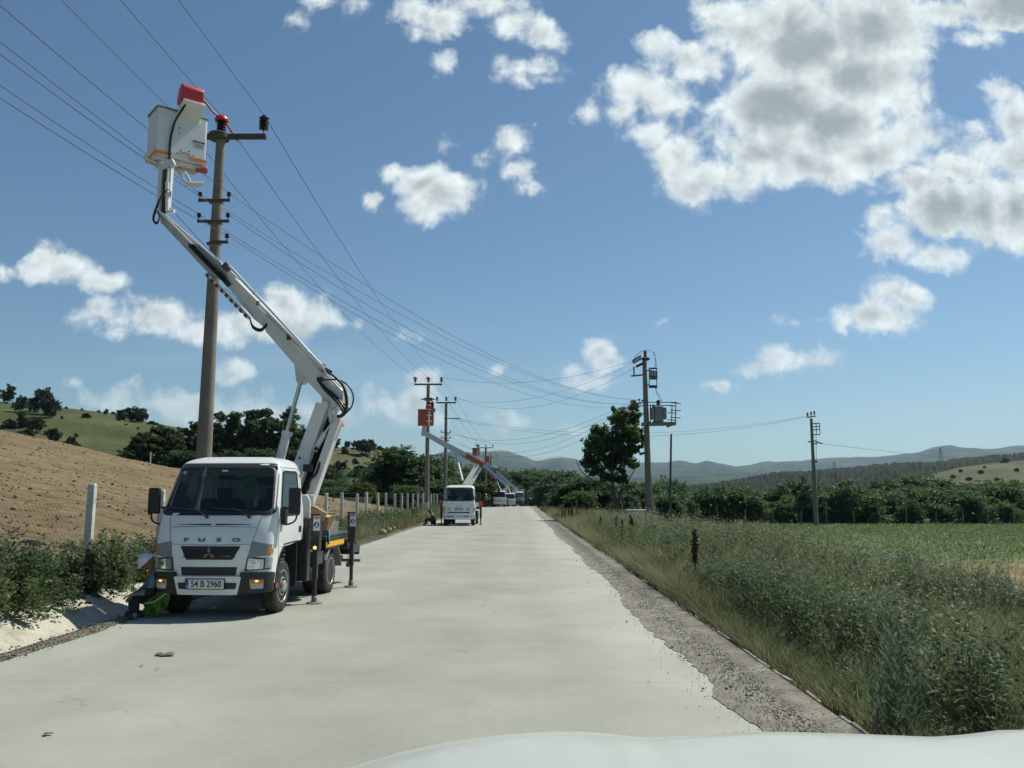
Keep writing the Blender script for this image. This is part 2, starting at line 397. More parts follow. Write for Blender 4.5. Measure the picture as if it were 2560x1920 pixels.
gm = groundmat('ground_grass', [(.3, (.055, .07, .03)), (.5, (.10, .10, .045)), (.7, (.16, .13, .07))], .8, fine=(9, .35))
def zbase(X, Y):
    z = zground(X, Y) - .02
    z = np.where((X < -8.2) & (Y < 100), zplough(X, Y) * 1.0 - 1.6, z)
    z = np.where((X > 9) & (Y < 79), z - .1, z)
    z = z + fbm(X * .02, Y * .02) * 1.2 * sstep(130, 400, Y) * (np.abs(X) > 12)
    return z
sheet('ground', xgrid(-9000, 9000, -60, 60, 1.2), xgrid(-400, 9000, -20, 130, 1.5, 40), zbase, gm)

def road_extra(nt, g, cur):
    N = nt.nodes; L = nt.links; sp = N.new('ShaderNodeSeparateXYZ'); L.new(g.outputs['Position'], sp.inputs[0])
    # dusty pale edges, tyre-worn tracks
    n = N.new('ShaderNodeTexNoise'); n.inputs['Scale'].default_value = .5; n.inputs['Detail'].default_value = 4; L.new(g.outputs['Position'], n.inputs['Vector'])
    ad = N.new('ShaderNodeMath'); ad.operation = 'MULTIPLY_ADD'; L.new(n.outputs[0], ad.inputs[0]); ad.inputs[1].default_value = .9; L.new(sp.outputs[0], ad.inputs[2])
    r = N.new('ShaderNodeValToRGB'); mr = N.new('ShaderNodeMapRange'); mr.inputs[1].default_value = -5.2; mr.inputs[2].default_value = 2.4; L.new(ad.outputs[0], mr.inputs[0]); L.new(mr.outputs[0], r.inputs[0])
    cr = r.color_ramp
    for p, v in ((.1, .98), (.25, .88), (.38, .95), (.5, .88), (.62, .86), (.72, .92), (.8, .88), (.92, 1.06)):
        e = cr.elements.new(p); e.color = (v, v * .995, v * .98, 1)
    cr.elements[0].color = (1.0, 1, 1, 1); cr.elements[-1].color = (1.12, 1.12, 1.06, 1)
    mx = N.new('ShaderNodeVectorMath'); mx.operation = 'MULTIPLY'; L.new(cur, mx.inputs[0]); L.new(r.outputs[0], mx.inputs[1]); cur = mx.outputs[0]
    # fine cracks, darker stains and sparse dark specks
    vo = N.new('ShaderNodeTexVoronoi'); vo.feature = 'DISTANCE_TO_EDGE'; vo.inputs['Scale'].default_value = .42; wn = N.new('ShaderNodeTexNoise'); wn.inputs['Scale'].default_value = 1.6; wn.inputs['Detail'].default_value = 6; L.new(g.outputs['Position'], wn.inputs['Vector'])
    wa = N.new('ShaderNodeMix'); wa.data_type = 'VECTOR'; wa.inputs[0].default_value = .55; L.new(g.outputs['Position'], wa.inputs[4]); L.new(wn.outputs['Color'], wa.inputs[5]); L.new(wa.outputs[1], vo.inputs['Vector'])
    ck = N.new('ShaderNodeMapRange'); ck.inputs[1].default_value = .0; ck.inputs[2].default_value = .004; ck.inputs[3].default_value = .45; ck.inputs[4].default_value = 0; L.new(vo.outputs['Distance'], ck.inputs[0])
    gate = N.new('ShaderNodeMapRange'); gate.inputs[1].default_value = .52; gate.inputs[2].default_value = .60; L.new(n.outputs[0], gate.inputs[0]); gm_ = N.new('ShaderNodeMath'); gm_.operation = 'MULTIPLY'; L.new(ck.outputs[0], gm_.inputs[0]); L.new(gate.outputs[0], gm_.inputs[1])
    c0 = N.new('ShaderNodeMix'); c0.data_type = 'RGBA'; L.new(gm_.outputs[0], c0.inputs[0]); L.new(cur, c0.inputs[6]); c0.inputs[7].default_value = (.14, .13, .10, 1); cur = c0.outputs[2]
    sn = N.new('ShaderNodeTexNoise'); sn.inputs['Scale'].default_value = 1.1; sn.inputs['Detail'].default_value = 8; sn.inputs['Roughness'].default_value = .7; ms = N.new('ShaderNodeMapping'); ms.inputs['Scale'].default_value = (1, .22, 1); ms.inputs['Location'].default_value = (3, 7, 0); L.new(g.outputs['Position'], ms.inputs[0]); L.new(ms.outputs[0], sn.inputs['Vector'])
    st = N.new('ShaderNodeMapRange'); st.inputs[1].default_value = .55; st.inputs[2].default_value = .78; st.inputs[4].default_value = .28; L.new(sn.outputs[0], st.inputs[0]); c1 = N.new('ShaderNodeMix'); c1.data_type = 'RGBA'; L.new(st.outputs[0], c1.inputs[0]); L.new(cur, c1.inputs[6]); c1.inputs[7].default_value = (.20, .20, .16, 1); cur = c1.outputs[2]
    sp2 = N.new('ShaderNodeTexVoronoi'); sp2.inputs['Scale'].default_value = 16; L.new(g.outputs['Position'], sp2.inputs['Vector']); s3 = N.new('ShaderNodeMapRange'); s3.inputs[1].default_value = .10; s3.inputs[2].default_value = .05; s3.inputs[3].default_value = 0; s3.inputs[4].default_value = .5; L.new(sp2.outputs['Distance'], s3.inputs[0])
    c3_ = N.new('ShaderNodeMix'); c3_.data_type = 'RGBA'; L.new(s3.outputs[0], c3_.inputs[0]); L.new(cur, c3_.inputs[6]); c3_.inputs[7].default_value = (.17, .16, .13, 1); cur = c3_.outputs[2]
    # construction joints across the slab
    for yj, wd in ((7.9, .016), (16.4, .012), (26.0, .012)):
        w = N.new('ShaderNodeTexNoise'); w.inputs['Scale'].default_value = 3; L.new(g.outputs['Position'], w.inputs['Vector'])
        a = N.new('ShaderNodeMath'); a.operation = 'MULTIPLY_ADD'; L.new(w.outputs[0], a.inputs[0]); a.inputs[1].default_value = .06; L.new(sp.outputs[1], a.inputs[2])
        b_ = N.new('ShaderNodeMath'); b_.operation = 'COMPARE'; L.new(a.outputs[0], b_.inputs[0]); b_.inputs[1].default_value = yj; b_.inputs[2].default_value = wd
        c = N.new('ShaderNodeMix'); c.data_type = 'RGBA'; c.inputs[7].default_value = (.24, .22, .17, 1)
        f = N.new('ShaderNodeMath'); f.operation = 'MULTIPLY'; L.new(b_.outputs[0], f.inputs[0]); f.inputs[1].default_value = .35
        L.new(f.outputs[0], c.inputs[0]); L.new(cur, c.inputs[6]); cur = c.outputs[2]
    return cur
rm = groundmat('road_concrete', [(.32, (.29, .30, .262)), (.5, (.335, .345, .30)), (.68, (.38, .388, .34))], .55, det=12, fine=(70, .16), bump=.4, bdist=.006, bsc=60, extra=road_extra, rough=.85)
ry = np.concatenate([np.arange(-14, 130, 2.0), np.arange(130, 260, 6.0)])
def zr(X, Y): return zroad(Y) + .0 + .012 * fbm(X * .6, Y * .25, 2) * (Y < 90)
sheet('road', np.arange(-5.4, 2.401, .3), ry, zr, rm)
# dirty gravelly shoulder lying on the slab, with a ragged inner edge
sm_ = groundmat('shoulder_dirt', [(.3, (.15, .14, .115)), (.5, (.22, .21, .175)), (.7, (.30, .29, .245))], 2.2, det=12, fine=(45, .55), bump=.8, bdist=.015, bsc=70)
ys = np.concatenate([np.arange(-14, 30, .07), np.arange(30, 122, .5)])
inner = 1.66 + .10 * fbm(ys * .45, ys * 0) * 2 + .07 * fbm(ys * 2.2, ys * 0 + 4) + .11 * np.abs(fbm(ys * 6., ys * 0 + 9, 4))
V = []; ncol = 5
for k in range(ncol): 
    t = k / (ncol - 1); x = inner + (2.43 - inner) * t; V.append(np.stack([x, ys, zr(x, ys) + .006 + .02 * t], 1))
V.append(np.stack([ys * 0 + 2.47, ys, zr(ys * 0 + 2.4, ys) + .0], 1)); V.append(np.stack([ys * 0 + 2.52, ys, zr(ys * 0 + 2.4, ys) - .35], 1)); ncol += 2
V = np.concatenate(V); n = len(ys); F = []
for k in range(ncol - 1):
    a = k * n + np.arange(n - 1); F.append(np.stack([a, a + n, a + n + 1, a + 1], 1))
o = link('road_shoulder', npmesh('road_shoulder', V, np.concatenate(F), sm_, True)); tag(o, kind='structure')
# pale broken concrete lip along the outer edge
lip = MB(); ys2 = np.arange(3, 90, .35)
for y in ys2:
    if random.random() < .6:
        w = random.uniform(.015, .04); lip.box((2.46 + random.uniform(-.012, .012), y + random.uniform(-.1, .1), float(zroad(y)) + .005), (w, random.uniform(.18, .5), .06), rot=(random.uniform(-3, 3), random.uniform(-8, 8), random.uniform(-6, 6)))
lipm = mat('pale_concrete', (.33, .315, .265), .9, var=.3, scale=9, coord='Object')
o = lip.build('road_edge', lipm, bevel=.006); tag(o, kind='structure')

# left side: dirt strip, gutter, bank
dm = groundmat('roadside_dirt', [(.3, (.10, .09, .065)), (.55, (.19, .17, .12)), (.7, (.30, .27, .20))], 3.0, fine=(50, .4), bump=1, bdist=.02, bsc=40)
ys = np.arange(-6, 120, .25)
rag = lambda s, a: a * fbm(ys * 1.7 + s, ys * 0 + s)
cols = [(-5.28 + rag(1, .10), .008), (-5.4, .018 + rag(7, .02)), (-5.52 + rag(3, .05), .012), (-5.64, -.07)]
V = np.concatenate([np.stack([ys * 0 + x, ys, zroad(ys) + z], 1) for x, z in cols]); n = len(ys); F = []
for k in range(3): a = k * n + np.arange(n - 1); F.append(np.stack([a, a + 1, a + n + 1, a + n], 1))
o = link('dirt_strip', npmesh('dirt_strip', V, np.concatenate(F), dm, True)); tag(o, kind='structure')
gtm = groundmat('gutter_concrete', [(.3, (.28, .27, .21)), (.5, (.42, .41, .33)), (.75, (.52, .50, .41))], 2.6, fine=(30, .22), bump=.5, bdist=.01, bsc=30)
ys = np.arange(-6, 16.5, .25); top = .20 + .04 * fbm(ys * .8, ys * 0)
cols = [(-5.50, -.02), (-5.62, -.07), (-5.82, -.09), (-6.05, .04), (-6.42, top), (-6.52, top + .005), (-6.60, top - .2)]
V = np.concatenate([np.stack([ys * 0 + x, ys, ys * 0 + z], 1) for x, z in cols]); n = len(ys); F = []
for k in range(len(cols) - 1): a = k * n + np.arange(n - 1); F.append(np.stack([a, a + 1, a + n + 1, a + n], 1))
o = link('gutter', npmesh('gutter', V, np.concatenate(F), gtm, True)); tag(o, kind='structure')
bankm = groundmat('bank_soil', [(.3, (.06, .055, .03)), (.55, (.11, .095, .05)), (.7, (.17, .14, .085))], 1.5, fine=(20, .4), bump=1, bsc=20)
sheet('verge_bank', [-8.6, -8.2, -7.8, -7.4, -7.0, -6.7, -6.5], np.arange(-6, 122, 1.), lambda X, Y: .05 + .12 * fbm(X * 1.3, Y * .7) + .1 * sstep(-7.6, -6.6, X), bankm)

# ploughed hillside
def plough_z(X, Y):
    far = sstep(26, 60, Y)
    fur = .055 * np.sin((Y * .985 + X * .17) * 2 * math.pi / .62 + 2.2 * fbm(X * .25, Y * .25)) * (1 - far * .7)
    return zplough(X, Y) + fur + .22 * fbm(X * .9, Y * .9) * .5 + .9 * fbm(X * .04, Y * .05) * np.clip((-X - 9) / 10, 0, 1)
pm = groundmat('ploughed_soil', [(.26, (.09, .069, .038)), (.42, (.15, .116, .063)), (.6, (.20, .158, .087)), (.78, (.27, .225, .135))], .6, stretch=(.3, 2.4, 1), rot=-10, det=12, fine=(7, .35), bump=.9, bdist=.05, bsc=6)
xs = np.concatenate([-7.85 - np.arange(0, 24, .18), -31.9 - np.arange(0, 100, 1.5)])[::-1]
ysp = np.concatenate([np.arange(-6, 34, .17), np.arange(34, 96, .5)])
sheet('ploughed_field', xs, ysp, plough_z, pm)
# clods and stones on the near furrows
def scatter_rocks(name, P, sz, m, kind='stuff', lab=None, flat=.6):
    n = len(P); base = np.array([[1, 0, 0], [0, 1, 0], [-1, 0, 0], [0, -1, 0], [0, 0, 1], [0, 0, -1]], float)
    ang = RNG.random(n) * 6.28; c, s = np.cos(ang), np.sin(ang); jit = RNG.uniform(.6, 1.3, (n, 6, 3))
    v = base[None] * jit; v[:, :, 2] *= flat; x = v[:, :, 0] * c[:, None] - v[:, :, 1] * s[:, None]; y = v[:, :, 0] * s[:, None] + v[:, :, 1] * c[:, None]
    v = np.stack([x, y, v[:, :, 2]], 2) * sz[:, None, None] + P[:, None, :]
    f = np.array([[0, 1, 4], [1, 2, 4], [2, 3, 4], [3, 0, 4], [1, 0, 5], [2, 1, 5], [3, 2, 5], [0, 3, 5]]); F = (f[None] + (np.arange(n) * 6)[:, None, None]).reshape(-1, 3)
    o = link(name, npmesh(name, v.reshape(-1, 3), F, m)); tag(o, label=lab, kind=kind, cat=name.replace('_', ' ')); return o
n = 6500; Y = 9 + 55 * RNG.random(n) ** 1.3; X = -8.2 - RNG.random(n) * (Y * .7); 
clm = leafmat('clod_soil', (.10, .062, .035), (.24, .155, .09), (.42, .34, .24), trans=0, rough=.95)
scatter_rocks('soil_clods', np.stack([X, Y, plough_z(X, Y) + .01], 1), RNG.uniform(.012, .05, n) * (1 + Y / 60) * np.where(RNG.random(n) < .05, 1.8, 1), clm, lab='loose brown clods and pale stones lying on the ploughed slope')
# gravel on the shoulder
n = 34000; Y = 3 + 45 * RNG.random(n) ** 2.2; X = 2.42 - np.abs(RNG.normal(0, .32, n)); ok = X > 1.1; X, Y = X[ok], Y[ok]; n = len(X)
grm = leafmat('gravel_grey', (.09, .085, .075), (.22, .21, .18), (.5, .48, .42), trans=0, rough=.9, nscale=2)
scatter_rocks('gravel', np.stack([X, Y, zr(X, Y) + .02], 1), RNG.uniform(.003, .010, n) * np.where(RNG.random(n) < .03, 2.2, 1), grm, lab='loose grey gravel strewn along the right road shoulder')
n = 3500; Y = 5 + 30 * RNG.random(n) ** 1.6; X = -5.4 + RNG.normal(0, .10, n)
scatter_rocks('debris', np.stack([X, Y, 0 * X + .025], 1), RNG.uniform(.005, .022, n), grm, lab='dark crumbs of dirt and gravel along the left road edge')

# right fields
fm = groundmat('crop_soil', [(.3, (.09, .135, .05)), (.5, (.12, .17, .065)), (.7, (.15, .20, .085))], .35, stretch=(.5, 1.6, 1), fine=(6, .35), bump=.8, bsc=9)
sheet('crop_field', xgrid(9.2, 160, 9.8, 70, .8, 16), np.arange(36, 79.1, .8), lambda X, Y: zground(X, Y) + .03 + .05 * fbm(X * .5, Y * .9), fm)
tm = groundmat('stubble', [(.3, (.15, .115, .055)), (.5, (.23, .185, .09)), (.7, (.31, .255, .14))], .9, stretch=(.5, 1.4, 1), fine=(12, .4), bump=1, bsc=12)
sheet('stubble_strip', xgrid(9.0, 160, 9.6, 40, .8, 16), np.arange(22, 36.9, .6), lambda X, Y: zground(X, Y) + .02 + .06 * fbm(X * .6, Y * .8), tm)

# hills
def ridge(name, crest, Y0, Yc, Y1, m, amp=0, nf=.02, rows=40, ncol=260, xr=None, zoff=-1.5, tree=0, curve=1.0):
    """crest: photograph pixels (x,y) of the skyline; a real hill from Y0 up to its crest at Yc, down to Y1"""
    cp = np.array(crest, float); lo, hi = xr or (cp[0, 0], cp[-1, 0]); px = np.linspace(lo, hi, ncol); py = np.interp(px, cp[:, 0], cp[:, 1])
    yc = Yc(px) if callable(Yc) else np.full(ncol, float(Yc)); rowsY = []
    top = np.array([at(a, b, c) for a, b, c in zip(px, py, yc)]); V = []
    t = np.concatenate([np.linspace(0, 1, rows), 1 + np.linspace(.04, 1, max(4, rows // 4))])
    for k in t:
        if k <= 1: Y = Y0 + (yc - Y0) * k; h = (.5 - .5 * math.cos(math.pi * k ** curve)) * .55 + .45 * k
        else: Y = yc + (Y1 - yc) * (k - 1); h = 1 - (k - 1) ** 1.5
        X = top[:, 0] * (Y / yc); Z = zoff + (top[:, 2] - zoff) * h
        Z = Z + amp * fbm(X * nf, Y * nf, 5) * math.sin(math.pi * min(k, 1)) ** .7 * (1 if k <= 1 else 0)
        if tree: Z = Z + tree * RNG.random(ncol) * min(1, k * 4)
        V.append(np.stack([X, Y, Z], 1))
    n = ncol; nr = len(t); V = np.concatenate(V); i, j = np.meshgrid(np.arange(n - 1), np.arange(nr - 1)); a = (j * n + i).ravel()
    o = link(name, npmesh(name, V, np.stack([a, a + 1, a + n + 1, a + n], 1), m, tree == 0)); tag(o, kind='structure'); o['_x'] = 0; del o['_x']
    return V.reshape(nr, n, 3)
hm = groundmat('hill_grass', [(.3, (.035, .052, .018)), (.46, (.065, .082, .028)), (.56, (.10, .10, .042)), (.68, (.15, .12, .065))], .028, stretch=(1, 1, 2), det=12, fine=(.6, .30), bump=.8, bdist=.5, bsc=.8)
HILL = ridge('green_hill', [(-420, 940), (-200, 975), (0, 1003), (150, 1018), (260, 1031), (360, 1052), (465, 1074), (600, 1086), (740, 1098), (836, 1120), (958, 1120), (1010, 1150), (1100, 1196), (1220, 1228)],
             96, lambda p: 250 + 90 * np.clip((p + 200) / 1400, 0, 1), 420, hm, amp=4, nf=.03, zoff=-.5, rows=50)
mm = groundmat('mountain', [(.32, (.018, .034, .022)), (.47, (.034, .055, .03)), (.58, (.075, .09, .045)), (.75, (.13, .135, .075))], .0035, det=12, fine=(.02, .3), bump=1, bdist=40, bsc=.012)
ridge('mountains', [(700, 1165), (1000, 1150), (1152, 1136), (1172, 1133), (1253, 1135), (1278, 1138), (1304, 1144), (1339, 1156), (1360, 1155), (1400, 1143), (1430, 1146), (1457, 1152), (1577, 1156), (1675, 1156), (1699, 1151), (1735, 1161), (1767, 1154), (1800, 1161), (1837, 1168), (1875, 1163), (1903, 1155), (1920, 1153), (1940, 1156), (2040, 1152), (2100, 1146), (2143, 1142), (2236, 1142), (2298, 1131), (2336, 1118), (2377, 1114), (2425, 1126), (2487, 1126), (2560, 1118), (2800, 1120)],
      2600, 6000, 8000, mm, amp=110, nf=.0016, rows=70, ncol=420, zoff=-5)
ridge('foothills', [(1100, 1215), (1300, 1196), (1400, 1190), (1560, 1195), (1700, 1188), (1850, 1182), (1950, 1190), (2100, 1196), (2600, 1200)], 1800, 3600, 4600, mm, amp=25, nf=.004, rows=40, ncol=260, zoff=-5)
fom = groundmat('forest_cover', [(.35, (.009, .017, .010)), (.55, (.017, .028, .014)), (.75, (.033, .045, .022))], .03, det=8, fine=(.4, .5), bump=1, bdist=2, bsc=.4)
ridge('forest_hill', [(1620, 1236), (1780, 1218), (1889, 1203), (1948, 1192), (2013, 1189), (2109, 1180), (2181, 1173), (2243, 1167), (2350, 1163), (2418, 1154), (2560, 1141), (2800, 1125)],
      480, 900, 1100, fom, amp=8, nf=.012, rows=46, ncol=330, zoff=-2, tree=5.5)
cm = groundmat('clearing_grass', [(.3, (.035, .055, .025)), (.46, (.07, .09, .04)), (.58, (.105, .11, .055)), (.72, (.18, .145, .085))], .018, stretch=(1, 1, 3), det=12, fine=(.5, .35), bump=.8, bdist=.6, bsc=.5)
ridge('clearing_hill', [(2180, 1236), (2270, 1212), (2333, 1185), (2401, 1168), (2487, 1157), (2560, 1151), (2800, 1130)], 230, 440, 560, cm, amp=3, nf=.02, rows=36, ncol=140, zoff=-1.5)
# ------------------------------------------------------------------ foliage
def leaf_quads(C, Dr, ln, wd, up=None, fold=.0):
    """diamond leaves: centres C, directions Dr, length ln, width wd"""
    n = len(C); Dr = Dr / np.linalg.norm(Dr, axis=1, keepdims=True)
    r = RNG.normal(size=(n, 3)) if up is None else up + RNG.normal(size=(n, 3)) * .35
    sd = np.cross(Dr, r); sd /= np.linalg.norm(sd, axis=1, keepdims=True) + 1e-9
    ln = np.broadcast_to(ln, (n,))[:, None]; wd = np.broadcast_to(wd, (n,))[:, None]
    nrm = np.cross(sd, Dr)
    V = np.stack([C - Dr * ln * .5, C + sd * wd * .5 + nrm * wd * fold, C + Dr * ln * .5, C - sd * wd * .5 + nrm * wd * fold], 1).reshape(-1, 3)
    return V, (np.arange(n)[:, None] * 4 + np.arange(4)[None])
def blades(B, H, lean, wd):
    """grass blades: base points B, heights H, lean vectors (n,2), width wd -> bent ribbons of 2 quads"""
    n = len(B); a = RNG.random(n) * math.pi; sd = np.stack([np.cos(a), np.sin(a), 0 * a], 1) * np.broadcast_to(wd, (n,))[:, None] * .5
    up = np.stack([0 * H, 0 * H, H], 1); le = np.stack([lean[:, 0], lean[:, 1], 0 * H], 1) * H[:, None]
    m1 = B + up * .5 + le * .22; t = B + up * .97 + le
    V = np.stack([B - sd, B + sd, m1 + sd * .8, m1 - sd * .8, t + sd * .15, t - sd * .15], 1).reshape(-1, 3)
    k = np.arange(n)[:, None] * 6
    return V, np.concatenate([k + np.array([[0, 1, 2, 3]]), k + np.array([[3, 2, 4, 5]])])
def join(parts):
    V = []; F = []; o = 0
    for v, f in parts: V.append(v); F.append(f + o); o += len(v)
    return np.concatenate(V), np.concatenate(F)
def sphere_pts(n):
    d = RNG.normal(size=(n, 3)); return d / np.linalg.norm(d, axis=1, keepdims=True)
def crown_mesh(name, m, lobes, leaves, leaf, aspect=.62, droop=0., lean=(0, 0), clumps=14, shell=.55, wind=0):
    """lobes: (x,y,z,rx,ry,rz). Leaf clumps are scattered near each lobe's surface, leaves inside each clump"""
    P = []; Dd = []; tot = sum(l[3] * l[5] for l in lobes)
    for (x, y, z, rx, ry, rz) in lobes:
        nc = max(5, int(clumps * len(lobes) * rx * rz / tot)); d = sphere_pts(nc); d[:, 2] = np.where(d[:, 2] < -.55, -d[:, 2], d[:, 2]); rr = RNG.uniform(shell, 1.08, (nc, 1))
        cc = np.array([x, y, z]) + d * rr * np.array([rx, ry, rz]); cr = RNG.uniform(.16, .40, nc) * min(rx, ry, rz) * 1.15
        nl = int(leaves * rx * rz / tot); w = cr ** 2; idx = RNG.choice(nc, nl, p=w / w.sum())
        s = sphere_pts(nl); rad = RNG.random((nl, 1)) ** .45
        p = cc[idx] + s * rad * cr[idx][:, None] * np.array([1.1, 1.1, .8])
        P.append(p); Dd.append(s * .8 + RNG.normal(size=(nl, 3)) * .7 + np.array([wind, 0, -droop]))
    P = np.concatenate(P); Dd = np.concatenate(Dd); n = len(P); sz = leaf * RNG.uniform(.6, 1.35, n)
    P = P + np.stack([lean[0] * P[:, 2], lean[1] * P[:, 2], 0 * P[:, 2]], 1)
    V, F = leaf_quads(P, Dd, sz, sz * aspect, up=np.array([0, 0, 1.]) * .9 + RNG.normal(size=(n, 3)) * .5)
    return npmesh(name, V, F, m)
def trunk_mb(h, r, limbs, lean=(0, 0), seed=1, n=8, wob=.12):
    rn = random.Random(seed); mb = MB(); pts = []; k = 5
    for i in range(k + 1):
        t = i / k; pts.append(Vector((lean[0] * h * t + rn.uniform(-wob, wob) * r * 6 * (t > 0), lean[1] * h * t + rn.uniform(-wob, wob) * r * 6 * (t > 0), h * t)))
    mb.tube(catmull(pts, 3), [r * (1.25 - .8 * i / (k * 3)) for i in range(k * 3 + 1)], n)
    for (zf, ex, ey, ez, rr) in limbs:
        b = pts[0].lerp(pts[-1], zf); b = pts[int(zf * k)].lerp(pts[min(k, int(zf * k) + 1)], zf * k % 1); e = Vector((ex, ey, ez)); m_ = b.lerp(e, .5) + Vector((rn.uniform(-.1, .1), rn.uniform(-.1, .1), .06)) * (e - b).length
        cp = catmull([b, m_, e], 4); mb.tube(cp, [rr * (1 - .75 * i / (len(cp) - 1)) for i in range(len(cp))], 6)
    return mb
bark = mat('bark', (.10, .08, .06), .95, var=.4, scale=6, bump=.8, bscale=18)
L_orch = leafmat('orchard_leaves', (.034, .068, .030), (.080, .132, .054), (.165, .215, .10), trans=.42)
L_dark = leafmat('dark_leaves', (.022, .045, .022), (.050, .088, .038), (.10, .145, .065), trans=.42)
L_pop = leafmat('poplar_leaves', (.034, .058, .028), (.080, .12, .055), (.22, .26, .16), trans=.42)
L_light = leafmat('light_leaves', (.030, .052, .015), (.070, .105, .028), (.14, .17, .055))
L_hill = leafmat('hill_leaves', (.014, .028, .014), (.030, .055, .024), (.055, .085, .035), trans=.2)
L_olive = leafmat('olive_leaves', (.03, .045, .025), (.06, .08, .045), (.11, .13, .08), trans=.2)
def blob_lobes(rn, w, h, z0, k=5, flat=.75):
    L = []
    for i in range(k):
        a = rn.uniform(0, 6.28); d = rn.uniform(.15, .55) * w; r = rn.uniform(.42, .62) * w
        L.append((math.cos(a) * d, math.sin(a) * d, z0 + (h - z0) * rn.uniform(.35, .72), r, r, (h - z0) * rn.uniform(.26, .40)))
    L.append((0, 0, z0 + (h - z0) * .62, w * .62, w * .62, (h - z0) * .38)); return L
def make_tree(kind, name, loc, label, cat, group=None, h=5, w=2.2, seed=1, leaves=2600, leaf=.3, m=None, z0=.9, limbs=5, tr=.12, rz=0, lean=(0, 0), k=5, trunk=True, clumps=14, lobes=None, wind=0, aspect=.62, shell=.55):
    rn = random.Random(seed); t = thing(name, label, cat, loc, rz, group)
    lb = lobes or blob_lobes(rn, w, h, z0, k)
    if not lobes: kk = h / max(l[2] + l[5] * 1.12 for l in lb); lb = [(a, b, c * kk, d, e, f * kk) for a, b, c, d, e, f in lb]
    link('crown', crown_mesh('crown', m, lb, leaves, leaf, lean=lean, clumps=clumps, wind=wind, aspect=aspect, shell=shell), t)
    if trunk:
        ls = []
        for i in range(limbs):
            l = lb[i % len(lb)]; ls.append((rn.uniform(.35, .95), l[0] + lean[0] * l[2], l[1] + lean[1] * l[2], l[2] + l[5] * .2, tr * .55))
        trunk_mb(z0 + (h - z0) * .45, tr, ls, lean, seed).build('trunk', bark, t, smooth=60)
    return t
def zb(X, Y): return float(zground(X, Y))

# --- orchard beyond the green field
protos = [make_tree('o', 'orchard_tree', (0, 0, -50), 'x', 'tree', h=3.8, w=2.2, seed=10 + i, leaves=5200, leaf=.27, m=L_orch, z0=-.9, k=8, tr=.09, clumps=26, shell=.35) for i in range(4)]
lab_o = 'dark green bushy orchard tree in the dense row beyond the green crop field'
OG = 'orchard trees behind the crop field'
rn = random.Random(3); first = [True] * 4; cnt = 0
for row, (Y0, dx) in enumerate(((82.5, 3.1), (87.5, 3.6), (94, 4.2), (103, 5.0))):
    X = 9.5 + row * 1.3
    while X < Y0 * .66 + 3:
        i = rn.randrange(4); Y = Y0 + rn.uniform(-.9, .9)
        t = protos[i] if first[i] else copy_tree(protos[i]); first[i] = False
        s = rn.uniform(.72, 1.16) * (1 + row * .05); t.location = (X, Y, zb(X, Y) - .1); t.rotation_euler = (0, 0, rn.uniform(0, 6.28)); t.scale = (s * rn.uniform(.95, 1.2), s, s * rn.uniform(.85, 1.12))
        tag(t, lab_o, 'tree', OG); X += dx * rn.uniform(.8, 1.2); cnt += 1
# taller trees behind the orchard: (px, top py, Y, width)
big = [make_tree('b', 'broadleaf_tree', (0, 0, -50), 'x', 'tree', h=9, w=3.9, seed=30 + i, leaves=8000, leaf=.42, m=(L_orch, L_dark, L_light)[i], z0=-1.0, k=9, tr=.22, clumps=34, shell=.35) for i in range(3)]
fb = [True] * 3
def place_big(i, px, py, Y, w, label, grp=None, z=None, name=None):
    base = at(px, 1236, Y); X = base.x; z = zb(X, Y) if z is None else z; h = at(px, py, Y).z - z
    t = big[i] if fb[i] else copy_tree(big[i]); fb[i] = False
    t.location = (X, Y, z - .2); s = h / 9.0; sw = w / 7.8; t.scale = (sw, sw, s); t.rotation_euler = (0, 0, (px * .37) % 6.28)
    if name: t.name = name
    return tag(t, label, 'tree', grp)
for j, (px, py, Y, w, i) in enumerate([(2040, 1200, 125, 8, 1), (2080, 1206, 118, 7, 0), (2205, 1188, 120, 8, 2), (2274, 1180, 128, 11, 0), (2367, 1184, 122, 9, 1), (2430, 1200, 118, 8, 0), (2487, 1192, 115, 7, 1), (2540, 1206, 112, 8, 0),
                                       (1950, 1212, 122, 8, 0), (1890, 1214, 120, 8, 1), (2130, 1212, 125, 8, 0), (1830, 1216, 118, 8, 1), (1770, 1216, 116, 8, 0), (1700, 1212, 116, 8, 1), (1640, 1208, 112, 7, 0), (2600, 1195, 118, 9, 0)]):
    place_big(i, px, py, Y, w, {2040: 'tree rising directly behind the slim field pole', 2080: 'tree rising just right of the slim field pole', 2205: 'tall pale green tree midway between the field pole and the clearing', 2274: 'broad green tree left of the pale clearing', 2367: 'dark tree in front of the left end of the clearing', 2430: 'green tree in front of the middle of the clearing', 2487: 'pale green tree before the right part of the clearing', 2540: 'tall tree at the right picture edge behind the orchard', 1950: 'tree behind the orchard just left of the slim field pole', 1890: 'dark tree where the forested ridge starts', 2130: 'tree right of the small far pylon', 1830: 'dark tree left of the forested ridge start', 1770: 'tree behind the orchard, left of centre between the bare pole and field pole', 1700: 'dark tree rising right of the bare dark pole', 1640: 'green tree between the transformer pole and bare pole', 2600: 'tree cut by the right picture edge'}[px], 'taller trees behind the orchard')
